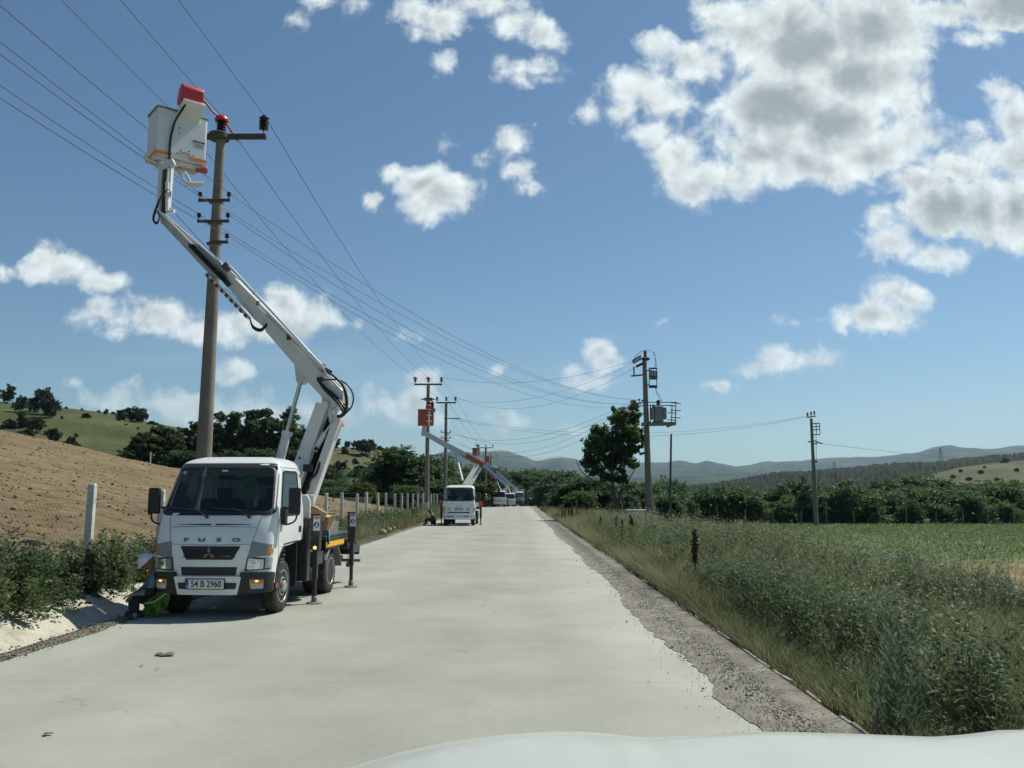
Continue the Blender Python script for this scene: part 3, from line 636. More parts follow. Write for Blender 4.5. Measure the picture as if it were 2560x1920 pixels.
# trees closing the road end and right of the road
endt = [(1100, 1178, 150, 13, 1), (1150, 1160, 170, 13, 0), (1185, 1150, 190, 13, 1), (1230, 1158, 165, 12, 0), (1270, 1166, 170, 12, 1), (1300, 1172, 195, 11, 0), (1330, 1166, 190, 12, 0), (1368, 1164, 185, 12, 1), (1400, 1170, 150, 11, 0), (1432, 1164, 145, 10, 1),
        (1362, 1200, 178, 9, 0), (1396, 1196, 150, 9, 1), (1428, 1186, 118, 8, 0), (1455, 1178, 84, 6.5, 1), (1490, 1190, 84, 6, 0), (1530, 1196, 80, 6, 1), (1570, 1196, 82, 6, 0), (1612, 1196, 84, 6, 0), (1650, 1200, 86, 6, 1), (1310, 1205, 200, 12, 1), (1280, 1208, 200, 13, 0), (1245, 1205, 205, 13, 1), (1345, 1212, 185, 9, 1), (1200, 1200, 200, 13, 0)]
end_lab = ['tree closing the gap between the second truck boom and the farthest poles', 'tree directly behind the long boom of the third truck', 'tall tree standing over the tip of the third truck boom', 'round tree straight above the cab of the third truck', 'tree above the fourth truck at the road end', 'tree rising just left above the tipper lorry', 'tree rising just right above the tipper lorry',
 'tree between the tipper lorry and the dark broadleaf tree, left one of three', 'tree between the tipper lorry and the dark broadleaf tree, middle one of three', 'tall tree touching the left edge of the dark broadleaf tree', 'lower tree in front where the right verge meets the road end', 'lower tree in front, second right of the road end', 'lower tree in front, third right of the road end', 'small tree just left of the dark broadleaf tree crown', 'small tree half behind the dark broadleaf tree, left part', 'small tree half behind the dark broadleaf tree trunk', 'small tree between the broadleaf tree and the transformer pole', 'small tree directly behind the transformer pole base', 'small tree between the transformer pole and the bare dark pole',
 'low tree filling the dark gap right of the tipper lorry', 'low tree hidden behind the tipper lorry', 'low tree hidden behind the fourth truck', 'low bush-like tree over the vanishing right road edge', 'low dark tree behind the two standing men']
for (px, py, Y, w, i), lb_t in zip(endt, end_lab):
    place_big(i, px, py, Y, w, lb_t, 'trees around the far end of the road')
# bushes lining the right verge in the distance
for (px, py, Y, w, i) in [(1372, 1228, 112, 2.6, 2), (1392, 1224, 95, 3.2, 0), (1410, 1216, 84, 4, 1), (1445, 1218, 70, 3.4, 0), (1560, 1222, 66, 3.5, 1), (1675, 1226, 70, 3.6, 0), (1700, 1222, 78, 4, 1)]:
    place_big(i, px, py, Y, w, {1372: 'pale leafy bush nearest the far end of the right verge', 1392: 'leafy bush second from the far end of the right verge', 1410: 'dark bush left of the pale post on the right verge', 1445: 'bush behind the pale post left of the broadleaf tree', 1560: 'dark bush under the crown of the broadleaf tree', 1675: 'bush at the foot of the bare dark pole', 1700: 'dark bush just right of the bare dark pole'}[px], 'bushes along the right verge')

# --- left side beyond the ploughed field
def hill_z(X, Y):
    """height of the green hill's surface at X,Y (nearest grid vertex)"""
    G = HILL; d = (G[:, :, 0] - X) ** 2 + (G[:, :, 1] - Y) ** 2; i = np.unravel_index(np.argmin(d), d.shape); return float(G[i][2])
def left_z(X, Y): return max(float(zbase(np.array(X), np.array(Y))), float(plough_z(np.array(X), np.array(Y))) if Y < 95 else -9, hill_z(X, Y) if Y > 97 else -9)
def big_left(i, px, py, Y, w, label, grp=None):
    X = at(px, 1236, Y).x; return place_big(i, px, py, Y, w, label, grp, z=left_z(X, Y) - .3)
for (px, py, Y, w, i, lab) in [(1010, 1094, 88, 10.5, 1, 'very large dark round tree behind the fence, left of the second lift truck'), (935, 1132, 96, 8, 1, 'large dark tree adjoining the left side of the biggest round tree'),
                               (1075, 1128, 92, 8, 0, 'broad dark tree just behind the pole with the orange bucket'), (1110, 1190, 84, 6, 0, 'mid green tree low behind the white lower boom of the second lift truck'),
                               (1155, 1170, 130, 9, 1, 'dark tree behind the upper boom of the second lift truck'), (1218, 1196, 118, 6, 2, 'yellow green willowy tree right of the second lift truck'),
                               (870, 1200, 86, 4.5, 0, 'small light green bushy tree above the fence, right of the boom foot'), (905, 1196, 80, 4.0, 2, 'pale green bush in front of the biggest round tree'),
                               (822, 1146, 104, 6.5, 1, 'dark tree half hidden by the white lower boom of the nearest truck'), (800, 1190, 90, 6, 0, 'mid green tree right behind the nearest truck cab'),
                               (845, 1212, 84, 4, 0, 'low green bush behind the fence posts beside the nearest truck'), (960, 1210, 84, 4.2, 2, 'pale green low bush behind the middle of the post fence'), (1030, 1205, 80, 4.4, 0, 'green bush at the foot of the big trees behind the fence')]:
    big_left(i, px, py, Y, w, lab)
# poplars bent by the wind behind the first pole
def poplar(px, py, Y, w, seed, label, grp=None):
    X = at(px, 1236, Y).x; z = left_z(X, Y) - .3; h = at(px, py, Y).z - z; rn = random.Random(seed); lb = []
    for k in range(10):
        t = k / 9; r = w * (.36 + .38 * math.sin(math.pi * (.12 + .8 * (1 - t)))) * (1 - .45 * t) * .62
        lb.append((rn.uniform(-.22, .22) * w * (1 - t * .6) + .10 * w * t, rn.uniform(-.2, .2) * w, h * (.12 + .80 * t), r, r, h * .085))
    for k in range(5): lb.append((rn.uniform(-.4, .4) * w, rn.uniform(-.2, .2) * w, h * rn.uniform(.55, .97), w * .13, w * .13, h * .07))
    return make_tree('p', 'poplar_tree', (X, Y, z), label, 'tree', grp, h=h, w=w, seed=seed, leaves=17000, leaf=.26, m=L_pop, lobes=lb, tr=.14, z0=h * .3, limbs=8, lean=(.03, 0), clumps=46, wind=.9, shell=.35)
for j, (px, py, w, Y, lab) in enumerate([(335, 1082, 4.6, 78, 'leftmost poplar of the wind-bent group, standing apart left of the nearest truck'), (385, 1068, 5.2, 80, 'tall poplar left of the nearest truck with a pale stake before it'), (425, 1090, 4.6, 84, 'dark poplar between the truck mirror side and the nearest pole'),
                                         (478, 1054, 4.6, 84, 'slim poplar just left of the nearest concrete pole'), (560, 1032, 4.2, 86, 'windswept poplar just right of the nearest concrete pole'), (606, 1030, 4.2, 88, 'windswept poplar second to the right of the nearest concrete pole'),
                                         (650, 1026, 5.0, 86, 'tall dense poplar in the middle of the wind-bent group'), (692, 1022, 5.4, 87, 'tallest dark poplar at the right end of the wind-bent group'), (525, 1060, 4.6, 90, 'poplar mostly hidden behind the nearest concrete pole'), (722, 1075, 3.8, 88, 'short poplar beside the thin lift cylinder above the cab')]):
    poplar(px, py, Y, w, 50 + j, lab)
for (px, py, Y, w, i, lab) in [(452, 1112, 78, 6, 1, 'dark tree in the gap left of the pole above the cab roof'), (640, 1105, 80, 7, 1, 'dark bush filling the foot of the poplars right of the pole'), (560, 1110, 80, 6, 1, 'dark bush at the foot of the poplars beside the pole')]: big_left(i, px, py, Y, w, lab)
# bushes and trees on the green hill
hp = [make_tree('h', 'hill_tree', (0, 0, -50), 'x', 'tree', h=2, w=1.0, seed=70 + i, leaves=1500, leaf=.26, m=(L_hill, L_hill, L_olive)[i], z0=-.3, k=6, tr=.06, limbs=2, clumps=12) for i in range(3)]
fh = [True] * 3
def on_hill(px, py, lo=100, hi=345):
    d = ray(px, py)
    for Y in np.arange(lo, hi, 2.0):
        k = Y / d.y; X = d.x * k; Z = CAM_H + d.z * k
        if hill_z(X, Y) >= Z: return X, Y, Z
    Y = float(250 + 90 * np.clip((px + 200) / 1400, 0, 1)) - 2; k = Y / d.y; return d.x * k, Y, hill_z(d.x * k, Y)
hb = [(18, 1010, 36, 46, 0), (52, 1030, 34, 40, 0), (85, 1030, 34, 36, 0), (110, 1040, 62, 66, 0), (-20, 1005, 50, 40, 0), (128, 1042, 34, 46, 1), (58, 1076, 34, 46, 0), (92, 1082, 44, 40, 2), (20, 1072, 34, 26, 0), (72, 1092, 30, 22, 2), (138, 1104, 40, 34, 0), (176, 1116, 28, 26, 0), (190, 1120, 26, 18, 0), (120, 1088, 20, 14, 0),
      (218, 1047, 26, 16, 0), (330, 1056, 60, 38, 0), (352, 1054, 38, 34, 1), (306, 1050, 34, 26, 0), (265, 1036, 13, 15, 0), (282, 1036, 13, 9, 2), (246, 1030, 10, 7, 2), (204, 1026, 8, 8, 0), (379, 1062, 20, 12, 0), (392, 1064, 14, 10, 2), (445, 1072, 9, 8, 0), (295, 1050, 12, 8, 0), (229, 1082, 8, 6, 0), (166, 1022, 8, 8, 0), (268, 1078, 8, 7, 2), (190, 1090, 12, 10, 0), (156, 1050, 12, 10, 0), (155, 1044, 9, 8, 2), (315, 1064, 10, 8, 2), (60, 1056, 16, 12, 0), (345, 1070, 8, 6, 0),
      (836, 1114, 38, 30, 0), (867, 1117, 18, 18, 1), (885, 1116, 20, 18, 0), (905, 1134, 46, 34, 0), (925, 1126, 34, 28, 1), (862, 1137, 20, 22, 0), (824, 1128, 24, 14, 0), (888, 1160, 18, 16, 0), (868, 1158, 14, 10, 2), (935, 1118, 20, 12, 0), (848, 1178, 46, 26, 0), (900, 1178, 30, 18, 0), (820, 1196, 40, 26, 0), (950, 1125, 20, 12, 0), (800, 1112, 14, 10, 0), (775, 1106, 10, 8, 2), (880, 1190, 26, 14, 2), (745, 1100, 12, 8, 0), (842, 1195, 26, 20, 0)]
for (px, py, w, h, i) in hb:
    X, Y, Z = on_hill(px, py); sc = Y / 2089
    t = hp[i] if fh[i] else copy_tree(hp[i]); fh[i] = False
    t.location = (X, Y, Z - .4); t.scale = (w * sc / 1.75, w * sc / 1.75, h * sc / 1.6); t.rotation_euler = (0, 0, (px * .71) % 6.28)
    hl = {(18, 1010): 'dark tree at the far left on the hill crest', (110, 1040): 'largest dark round tree in the left cluster on the hill', (-20, 1005): 'dark tree cut by the left picture edge on the hill', (58, 1076): 'grey green bush cluster below the left hill trees', (138, 1104): 'round dark bush alone low on the slope above the ploughed field', (176, 1116): 'bush touching the ploughed field edge on the slope', (330, 1056): 'wide dark tree on the crest right of the hill top', (218, 1047): 'flat dark bush near the top of the hill', (265, 1036): 'small pointed tree on the hill crest left of the wide tree', (379, 1062): 'low bush on the crest right of the wide tree', (836, 1114): 'dark tree on the crest just right of the truck boom', (905, 1134): 'large dark crest tree left of the big round tree', (867, 1117): 'small round tree on the crest, left of a pair', (885, 1116): 'small round tree on the crest, right of a pair', (848, 1178): 'wide dark bush low on the slope right of the boom', (888, 1160): 'small round bush alone on the grassy slope right of the boom'}.get((px, py))
    tag(t, hl or 'small dark bush dotted on the green hillside on the left', 'tree' if hl and 'tree' in hl else 'bush', 'trees and bushes on the green hill')
# scattered bushes on the clearing hill at right
for (px, py, w, h) in [(2510, 1158, 26, 16), (2400, 1176, 14, 8), (2450, 1180, 20, 10), (2540, 1175, 16, 10), (2490, 1196, 18, 9), (2420, 1196, 22, 10), (2380, 1190, 18, 9), (2460, 1166, 10, 6)]:
    Y = 400 - (py - 1158) * 3.2; p = at(px, py, Y); sc = Y / 2089; t = copy_tree(hp[0])
    t.location = (p.x, Y, p.z - 1.0); t.scale = (w * sc / 2.1, w * sc / 2.1, h * sc / 1.6); tag(t, 'dark bush on the pale clearing of the far right hill', 'bush', 'bushes on the clearing hill')

# --- the leaning broadleaf tree beside the transformer pole
TY = 57.0
def tp(px, py, y=TY): return at(px, py, y)
lb = []
base = tp(1547, 1290); b0 = Vector((base.x, TY, zb(base.x, TY)))
for (px, py, rx, rz) in [(1478, 1120, 26, 30), (1500, 1085, 26, 26), (1470, 1160, 22, 26), (1500, 1140, 30, 34), (1530, 1110, 30, 34), (1545, 1060, 26, 34), (1570, 1090, 30, 40), (1585, 1050, 24, 34), (1600, 1090, 18, 34), (1560, 1140, 30, 34), (1530, 1165, 30, 26), (1490, 1180, 26, 20), (1572, 1160, 22, 24), (1590, 1125, 18, 22), (1535, 1030, 9, 16), (1588, 1018, 16, 20), (1515, 1195, 26, 18), (1550, 1200, 20, 20)]:
    p = tp(px, py) - b0; s = TY / 2089; lb.append((p.x, random.uniform(-1, 1) * .9, p.z, rx * s * 1.0, rx * s * 1.0, rz * s * .96))
t = thing('broadleaf_tree', 'dark leafy tree with forked trunk just left of the transformer pole', 'tree', b0)
L_big = leafmat('bigleaf', (.030, .060, .024), (.065, .115, .042), (.17, .22, .10), trans=.45)
link('crown', crown_mesh('crown', L_big, lb, 15500, .21, clumps=44, aspect=.8, shell=.2), t)
mb = MB()
for pts, r in (([(1547, 1292), (1545, 1262), (1537, 1235), (1530, 1205), (1525, 1150)], .17), ([(1550, 1292), (1552, 1262), (1548, 1250), (1556, 1215), (1562, 1150), (1575, 1080)], .13), ([(1537, 1235), (1510, 1200), (1490, 1150)], .08), ([(1545, 1262), (1500, 1215), (1455, 1180), (1440, 1150)], .06), ([(1550, 1240), (1575, 1195), (1600, 1150)], .06), ([(1530, 1205), (1540, 1120), (1545, 1040)], .07)):
    cp = catmull([tp(a, b) - b0 for a, b in pts], 4); mb.tube(cp, [r * (1 - .65 * i / (len(cp) - 1)) for i in range(len(cp))], 8)
mb.build('trunk', bark, t, smooth=60)

# ------------------------------------------------------------------ verge vegetation
G_dry = leafmat('dry_grass', (.11, .11, .062), (.21, .205, .12), (.36, .34, .22), trans=.4, nscale=.6)
G_grn = leafmat('green_grass', (.062, .088, .038), (.12, .15, .07), (.23, .25, .14), trans=.42, nscale=.6)
G_weed = leafmat('weed_leaves', (.042, .070, .036), (.092, .135, .064), (.19, .23, .14), trans=.42, nscale=.5)
G_weed2 = leafmat('weed_olive', (.075, .10, .042), (.15, .18, .078), (.29, .31, .17), trans=.42, nscale=.5)
G_seed = leafmat('seed_heads', (.20, .18, .10), (.33, .31, .20), (.52, .50, .36), trans=.3)
G_brown = leafmat('dead_stems', (.06, .035, .024), (.12, .07, .045), (.20, .13, .085), trans=.05)
def vz(X, Y): return np.where(X > 0, zground(X, Y), .02 + .0 * X)
def pts_right(n, x0, x1, y0, y1, p=1.8, dens=None):
    Y = y0 + (y1 - y0) * RNG.random(n) ** p; X = x0 + (x1 - x0) * RNG.random(n)
    ok = X < .66 * Y + 1.2
    if dens is not None: ok &= RNG.random(n) < dens(X, Y)
    return X[ok], Y[ok]
def grass_patch(n, x0, x1, y0, y1, h0, h1, wd, p=1.8, dens=None, lean=.45):
    X, Y = pts_right(n, x0, x1, y0, y1, p, dens); k = len(X)
    H = RNG.uniform(h0, h1, k) * (.75 + .5 * fbm(X * .8, Y * .8, 2)); H = np.maximum(H, .06)
    ln = RNG.normal(size=(k, 2)) * lean + np.array([-.12, -.1]); B = np.stack([X, Y, vz(X, Y) - .02], 1)
    return blades(B, H, ln, wd * (1 + Y / 14) * RNG.uniform(.6, 1.3, k))
V1, F1 = join([grass_patch(34000, 2.5, 3.7, 2.5, 16, .14, .50, .006, 1.5), grass_patch(30000, 2.55, 3.9, 12, 70, .35, .85, .007, 1.4), grass_patch(30000, 3.3, 9.5, 3, 20, .45, .95, .006, 1.5), grass_patch(34000, 3.0, 9.5, 15, 75, .6, 1.25, .007, 1.2), grass_patch(16000, 8, 60, 22, 36, .2, .55, .006, 1)])
o = link('dry_grass', npmesh('dry_grass', V1, F1, G_dry)); tag(o, 'dry straw coloured grass covering the right verge', 'grass', kind='stuff')
V1, F1 = join([grass_patch(30000, 2.6, 4.2, 2.5, 20, .2, .62, .007, 1.5), grass_patch(30000, 3.2, 9.5, 3, 26, .4, 1.05, .006, 1.4), grass_patch(24000, 2.9, 9.5, 22, 90, .3, .85, .008, 1.1), grass_patch(34000, 9.5, 60, 36, 78, .22, .42, .010, 1)])
o = link('green_grass', npmesh('green_grass', V1, F1, G_grn)); tag(o, 'green grass growing through the right verge and field edge', 'grass', kind='stuff')
def weeds(X, Y, H, nl, leaf, z=None, spread=.16, asp=.32, up=.35, stemw=.004, lowf=.05):
    """upright leafy plants: returns (leaf verts, faces), (stem verts, faces), tips"""
    k = len(X); B = np.stack([X, Y, vz(X, Y) if z is None else z], 1); lean = RNG.normal(size=(k, 2)) * .13 + np.array([-.05, -.03])
    T = B + np.stack([lean[:, 0] * H, lean[:, 1] * H, H], 1)
    idx = np.repeat(np.arange(k), nl); n = len(idx); t = lowf + (1 - lowf) * RNG.random(n) ** .8
    a = RNG.random(n) * 6.28; rad = spread * H[idx] * (1.1 - .75 * t) * RNG.uniform(.25, 1, n)
    out = np.stack([np.cos(a), np.sin(a), 0 * a], 1)
    C = B[idx] * (1 - t[:, None]) + T[idx] * t[:, None] + out * rad[:, None]
    Dd = out * 1.0 + np.stack([0 * a, 0 * a, RNG.normal(up, .45, n)], 1)
    sz = np.broadcast_to(leaf, (k,))[idx] * RNG.uniform(.5, 1.3, n) * (1.15 - .5 * t)
    lv = leaf_quads(C, Dd, sz, sz * asp, up=np.array([[0, 0, 1.]]), fold=.12)
    sv = blades(B, H, lean, stemw * (1 + Y / 10)); return lv, sv, T
def weed_set(name, label, m, specs, seed_frac=0, cat='weeds'):
    LV = []; SV = []; TT = []
    for (n, x0, x1, y0, y1, h0, h1, nl, leaf, asp, p, spread, up) in specs:
        X, Y = pts_right(n, x0, x1, y0, y1, p, lambda X, Y: (fbm(X * .55 + 3, Y * .35, 2) > -.18).astype(float)); k = len(X)
        H = RNG.uniform(h0, h1, k) * (.85 + .55 * fbm(X * .4 + 7, Y * .25, 2)) * np.clip((X - 2.0) / 1.2, .4, 1)
        lv, sv, T = weeds(X, Y, H, nl, leaf, asp=asp, spread=spread, up=up); LV.append(lv); LV.append(sv); TT.append((T, H))
    V, F = join(LV); o = link(name, npmesh(name, V, F, m)); tag(o, label, cat, kind='stuff'); return TT
weed_set('leafy_weeds', 'dense dark green leafy weeds on the right verge', G_weed,
         [(2900, 3.2, 8.6, 3.4, 15, .85, 1.5, 115, .085, .32, 1.2, .17, .35), (3000, 3.2, 9, 13, 34, .8, 1.4, 64, .12, .34, 1.2, .2, .35), (1200, 3.2, 9, 32, 100, .5, 1.1, 32, .18, .4, 1.2, .24, .35), (3200, 2.65, 4.4, 2.8, 34, .35, .8, 34, .045, .42, 1.4, .25, .3), (1500, 2.6, 4.4, 25, 100, .35, .8, 26, .12, .42, 1.2, .25, .3)], cat='weeds')
TT = weed_set('olive_weeds', 'olive and yellowish weeds among the right verge grass', G_weed2,
              [(1100, 3.3, 8.8, 4.5, 16, .7, 1.25, 70, .05, .28, 1.2, .12, .7), (2300, 2.8, 9, 14, 44, .65, 1.25, 46, .09, .28, 1.2, .14, .7), (1300, 2.9, 9, 36, 110, .5, 1.05, 26, .15, .3, 1.2, .2, .6)])
# oat-like seed heads over the weeds
X, Y = pts_right(1100, 3.4, 9.5, 4, 45, 1.3); k = len(X); H = RNG.uniform(.75, 1.35, k) * np.clip((X - 2.2) / 1.4, .4, 1); B = np.stack([X, Y, vz(X, Y)], 1); ln = RNG.normal(size=(k, 2)) * .22; wdt = .003 * (1 + Y / 9)
sv = blades(B, H, ln, wdt); T = B + np.stack([ln[:, 0] * H, ln[:, 1] * H, H * .97], 1)
idx = np.repeat(np.arange(k), 12); C = T[idx] + RNG.normal(size=(len(idx), 3)) * np.array([.035, .035, .07]) * (1 + Y[idx, None] * .02); sz = .022 * (1 + Y[idx] / 16) * RNG.uniform(.6, 1.2, len(idx))
lv = leaf_quads(C, RNG.normal(size=(len(idx), 3)) + [0, 0, -.8], sz, sz * .35)
V, F = join([sv, lv]); o = link('wild_oats', npmesh('wild_oats', V, F, G_seed)); tag(o, 'pale wild oat stalks with drooping seed heads above the weeds', 'wild oats', kind='stuff')
# tall stalks standing clear of the rest at right
for j, (px, py, Yd, lab) in enumerate([(2295, 1302, 9.2, 'tallest pale seed stalk rising over the crop field at right'), (2400, 1325, 9.0, 'pale seed stalk right of the tallest one'), (1800, 1308, 15.0, 'pale drooping seed stalk at the left edge of the crop field'), (1895, 1300, 14.0, 'pale seed stalk against the orchard left of the small pole'), (2085, 1305, 12.5, 'short pale seed stalk right of the small pole'), (2520, 1380, 7.0, 'pale seed stalk near the right picture edge')]):
    tpn = at(px, py, Yd); z0 = zb(tpn.x, Yd); h = tpn.z - z0; t = thing('seed_stalk', lab, 'grass stalk', (tpn.x, Yd, z0)); mb = MB()
    mb.tube([(0, 0, 0), (.02, 0, h * .4), (-.02, 0, h * .75), (0, 0, h)], [.004, .0035, .003, .0015], 5); mb.build('stem', G_seed, t)
    C = np.array([0, 0, h]) + np.stack([RNG.normal(0, .035, 46), RNG.normal(0, .035, 46), -RNG.random(46) * .42], 1); lv = leaf_quads(C, RNG.normal(size=(46, 3)) + [0, 0, -1.2], .035, .014); link('seed_head', npmesh('seed_head', lv[0], lv[1], G_seed), t)
# dark rust-brown dock spikes
def dock(px, py, Y, hpx, lab, w=.05, grp=None):
    p = at(px, py, Y); h = hpx * Y / 2089; z0 = p.z - h; t = thing('dock_plant', lab, 'dock plant', (p.x, Y, z0), 0, grp); mb = MB(); n = 260
    C = []; 
    for s in range(3):
        dx = random.uniform(-.05, .05); tt = RNG.random(n) ** .9; hh = h * (1 - .12 * s); lx = dx * tt * 1.2
        C.append(np.stack([lx + RNG.normal(0, w * .4, n), RNG.normal(0, w * .4, n), hh * (.25 + .75 * tt)], 1)); mb.tube([(0, 0, 0), (dx * .5, 0, hh * .5), (dx, 0, hh)], [.008, .006, .003], 5)
    C = np.concatenate(C); lv = leaf_quads(C, RNG.normal(size=(len(C), 3)), .045, .03); mb.build('stem', G_brown, t); link('seed_head', npmesh('seed_head', lv[0], lv[1], G_brown), t)
dock(1735, 1322, 14.5, 105, 'tall rust brown dock spike standing nearest the road at the crop field edge', .055)
dock(1578, 1288, 27, 60, 'dark dock spike in front of the white cabinet'); 
for px, py, Y, hp_ in [(1405, 1272, 48, 34), (1412, 1270, 46, 34), (1430, 1268, 46, 36), (1422, 1272, 50, 30), (1540, 1290, 30, 60), (1555, 1300, 27, 55), (1500, 1290, 34, 50)]:
    dock(px, py, Y, hp_ * .85, 'dark brown dried dock spike among the verge weeds', .034, 'dried dock spikes on the verge')
# silvery mullein-like plant at right foreground
p = at(2215, 1540, 6.0); z0 = zb(p.x, 6.0); h = p.z - z0; t = thing('thistle', 'silvery green upright leafy thistle in the right foreground weeds', 'thistle', (p.x, 6.0, z0))
L_sil = leafmat('silver_leaves', (.07, .11, .07), (.12, .17, .11), (.19, .24, .17), trans=.2)
C = []; Dd = []
for k in range(9):
    dx, dy = random.uniform(-.26, .26), random.uniform(-.2, .2); hh = h * random.uniform(.5, 1.0)
    for i in range(46): tt = i / 46; a = i * 2.4; C.append((dx * (.4 + .6 * tt) + math.cos(a) * .035, dy * (.4 + .6 * tt) + math.sin(a) * .035, hh * (.12 + .88 * tt))); Dd.append((math.cos(a), math.sin(a), .8 + tt))
lv = leaf_quads(np.array(C), np.array(Dd), .10, .024, up=np.array([[0, 0, 1.]]), fold=.1); link('foliage', npmesh('foliage', lv[0], lv[1], L_sil), t)
# left verge shrubs between gutter and fence
def pts_left(n, x0, x1, y0, y1, p=1.5):
    Y = y0 + (y1 - y0) * RNG.random(n) ** p; X = x0 + (x1 - x0) * RNG.random(n); return X, Y
LV = []
for (n, x0, x1, y0, y1, h0, h1, nl, leaf, asp, spread) in [(560, -8.0, -6.35, 5.5, 17, .7, 1.15, 120, .09, .6, .30), (150, -6.9, -6.05, 6, 17, .4, .75, 90, .07, .6, .4), (420, -7.9, -6.0, 17, 40, .4, .95, 60, .11, .55, .26), (400, -7.8, -5.9, 38, 118, .4, 1.1, 40, .17, .55, .3), (46, -7.2, -6.45, 9.4, 11.6, 1.2, 1.65, 130, .09, .6, .14), (60, -6.6, -5.9, 7.4, 10.0, .5, .95, 120, .08, .6, .3), (16, -6.9, -6.5, 12.6, 14.5, 1.2, 1.6, 130, .09, .6, .16)]:
    X, Y = pts_left(n, x0, x1, y0, y1); H = RNG.uniform(h0, h1, len(X)) * (.9 + .7 * fbm(X * .9, Y * .5, 2)); lv, sv, T = weeds(X, Y, H, nl, leaf, z=.1 + 0 * X, asp=asp, spread=spread); LV += [lv, sv]
V, F = join(LV); G_shr = leafmat('shrub_leaves', (.045, .07, .03), (.11, .15, .07), (.24, .27, .16), trans=.3, nscale=.6)
o = link('roadside_shrubs', npmesh('roadside_shrubs', V, F, G_shr)); tag(o, 'mixed leafy shrubs along the left side above the gutter', 'shrubs', kind='stuff')
X, Y = pts_left(26000, -8.2, -5.75, 5, 118, 1.2); ok = (X < -6.45) | (Y > 18.5); X, Y = X[ok], Y[ok]; H = RNG.uniform(.15, .7, len(X)); gv = blades(np.stack([X, Y, .05 + 0 * X], 1), H, RNG.normal(size=(len(X), 2)) * .5, .006 * (1 + Y / 14))
o = link('left_grass', npmesh('left_grass', gv[0], gv[1], G_dry)); tag(o, 'dry grass around the fence foot on the left', 'grass', kind='stuff')
# low crop leaves in the green field
X = 9.6 + 52 * RNG.random(52000); Y = 36.5 + 42 * RNG.random(52000); ok = X < .68 * Y; X, Y = X[ok], Y[ok]
rowf = (fbm(X * .12, Y * .6, 3) > -.25); X, Y = X[rowf], Y[rowf]
C = np.stack([X, Y, zground(X, Y) + RNG.uniform(.05, .24, len(X))], 1); lv = leaf_quads(C, RNG.normal(size=(len(C), 3)) + [0, 0, .4], .14, .09, up=np.array([[0, 0, 1.]]))
G_crop = leafmat('crop_leaves', (.10, .15, .06), (.135, .19, .08), (.18, .24, .11), trans=.3, nscale=.25)
o = link('crop_plants', npmesh('crop_plants', lv[0], lv[1], G_crop)); tag(o, 'low green crop plants filling the field on the right', 'crops', kind='stuff')
# ------------------------------------------------------------------ paints
M_white = mat('white_paint', (.74, .76, .74), .28, coat=.5, dirt=(.50, .49, .43), dscale=2.2, damt=.22, var=.03, scale=3)
M_boom = mat('boom_paint', (.66, .67, .64), .42, dirt=(.30, .27, .21), dscale=3.2, damt=.45, var=.05, scale=5)
M_bucket = mat('bucket_paint', (.72, .75, .74), .4, dirt=(.36, .36, .33), dscale=4, damt=.30, var=.05, scale=4)
M_black = mat('black_plastic', (.018, .019, .019), .5, var=.3, scale=20)
M_blackp = mat('black_paint', (.028, .031, .033), .38, dirt=(.16, .15, .12), dscale=5, damt=.35, var=.2, scale=8)
M_grey = mat('grey_metal', (.16, .17, .17), .5, dirt=(.25, .23, .18), dscale=6, damt=.5, var=.2)
M_dark = mat('dark_void', (.008, .009, .009), .8)
M_tyre = mat('tyre_rubber', (.022, .022, .021), .85, dirt=(.16, .15, .12), dscale=5, damt=.5, bump=.4, bscale=60)
M_rim = mat('rim_silver', (.50, .50, .48), .38, metal=.6, dirt=(.25, .22, .17), dscale=9, damt=.5)
M_chrome = mat('chrome', (.75, .76, .76), .15, metal=1)
M_steel = mat('steel_rod', (.55, .55, .53), .22, metal=1)
M_rubber = mat('hose_rubber', (.012, .013, .013), .4)
M_orange = mat('orange_stripe', (.72, .27, .02), .5, var=.12)
M_yellow = mat('yellow_stripe', (.80, .42, .02), .5, var=.08)
M_red = mat('red_plastic', (.50, .035, .03), .42, var=.12, scale=6, dirt=(.30, .10, .08), dscale=7, damt=.4)
M_obox = mat('orange_bucket_paint', (.42, .085, .035), .5, var=.2, scale=4, dirt=(.15, .05, .03), dscale=4, damt=.6)
M_lens = mat('lamp_lens', (.42, .44, .44), .12, var=.2, scale=30, spec=.8)
M_lensg = mat('grey_lens', (.20, .22, .22), .15, var=.15, scale=20, spec=.8)
M_amber = mat('amber_lens', (.60, .20, .03), .25)
M_amberon = mat('amber_lamp_lit', (.9, .45, .1), .3, emit=(1, .55, .16), es=1.6)
M_reflect = mat('lamp_bowl', (.60, .62, .62), .2, metal=.7, var=.4, scale=25)
M_conc = mat('pole_concrete', (.205, .185, .15), .9, var=.2, scale=2.2, dirt=(.12, .10, .08), dscale=1.4, damt=.6, bump=.4, bscale=30)
M_postc = mat('post_concrete', (.56, .56, .51), .9, var=.15, scale=7, dirt=(.22, .21, .17), dscale=6, damt=.55, bump=.5, bscale=40)
M_iron = mat('weathered_iron', (.075, .07, .062), .7, var=.35, scale=9)
M_insul = mat('insulator_glaze', (.025, .018, .02), .18)
M_rust = mat('rust_brown', (.16, .07, .035), .85, var=.4)
M_card = mat('cardboard', (.42, .30, .17), .9, var=.1, scale=4)
M_cardp = mat('cardboard_print', (.07, .04, .02), .9)
M_bluec = mat('blue_cloth', (.12, .33, .62), .8, var=.1)
M_galv = mat('galvanised_wire', (.16, .155, .14), .6, metal=.2)
M_wire = mat('conductor', (.06, .062, .066), .5)
M_seat = mat('seat_fabric', (.03, .032, .036), .9)
M_plate = mat('plate_white', (.70, .71, .70), .4)
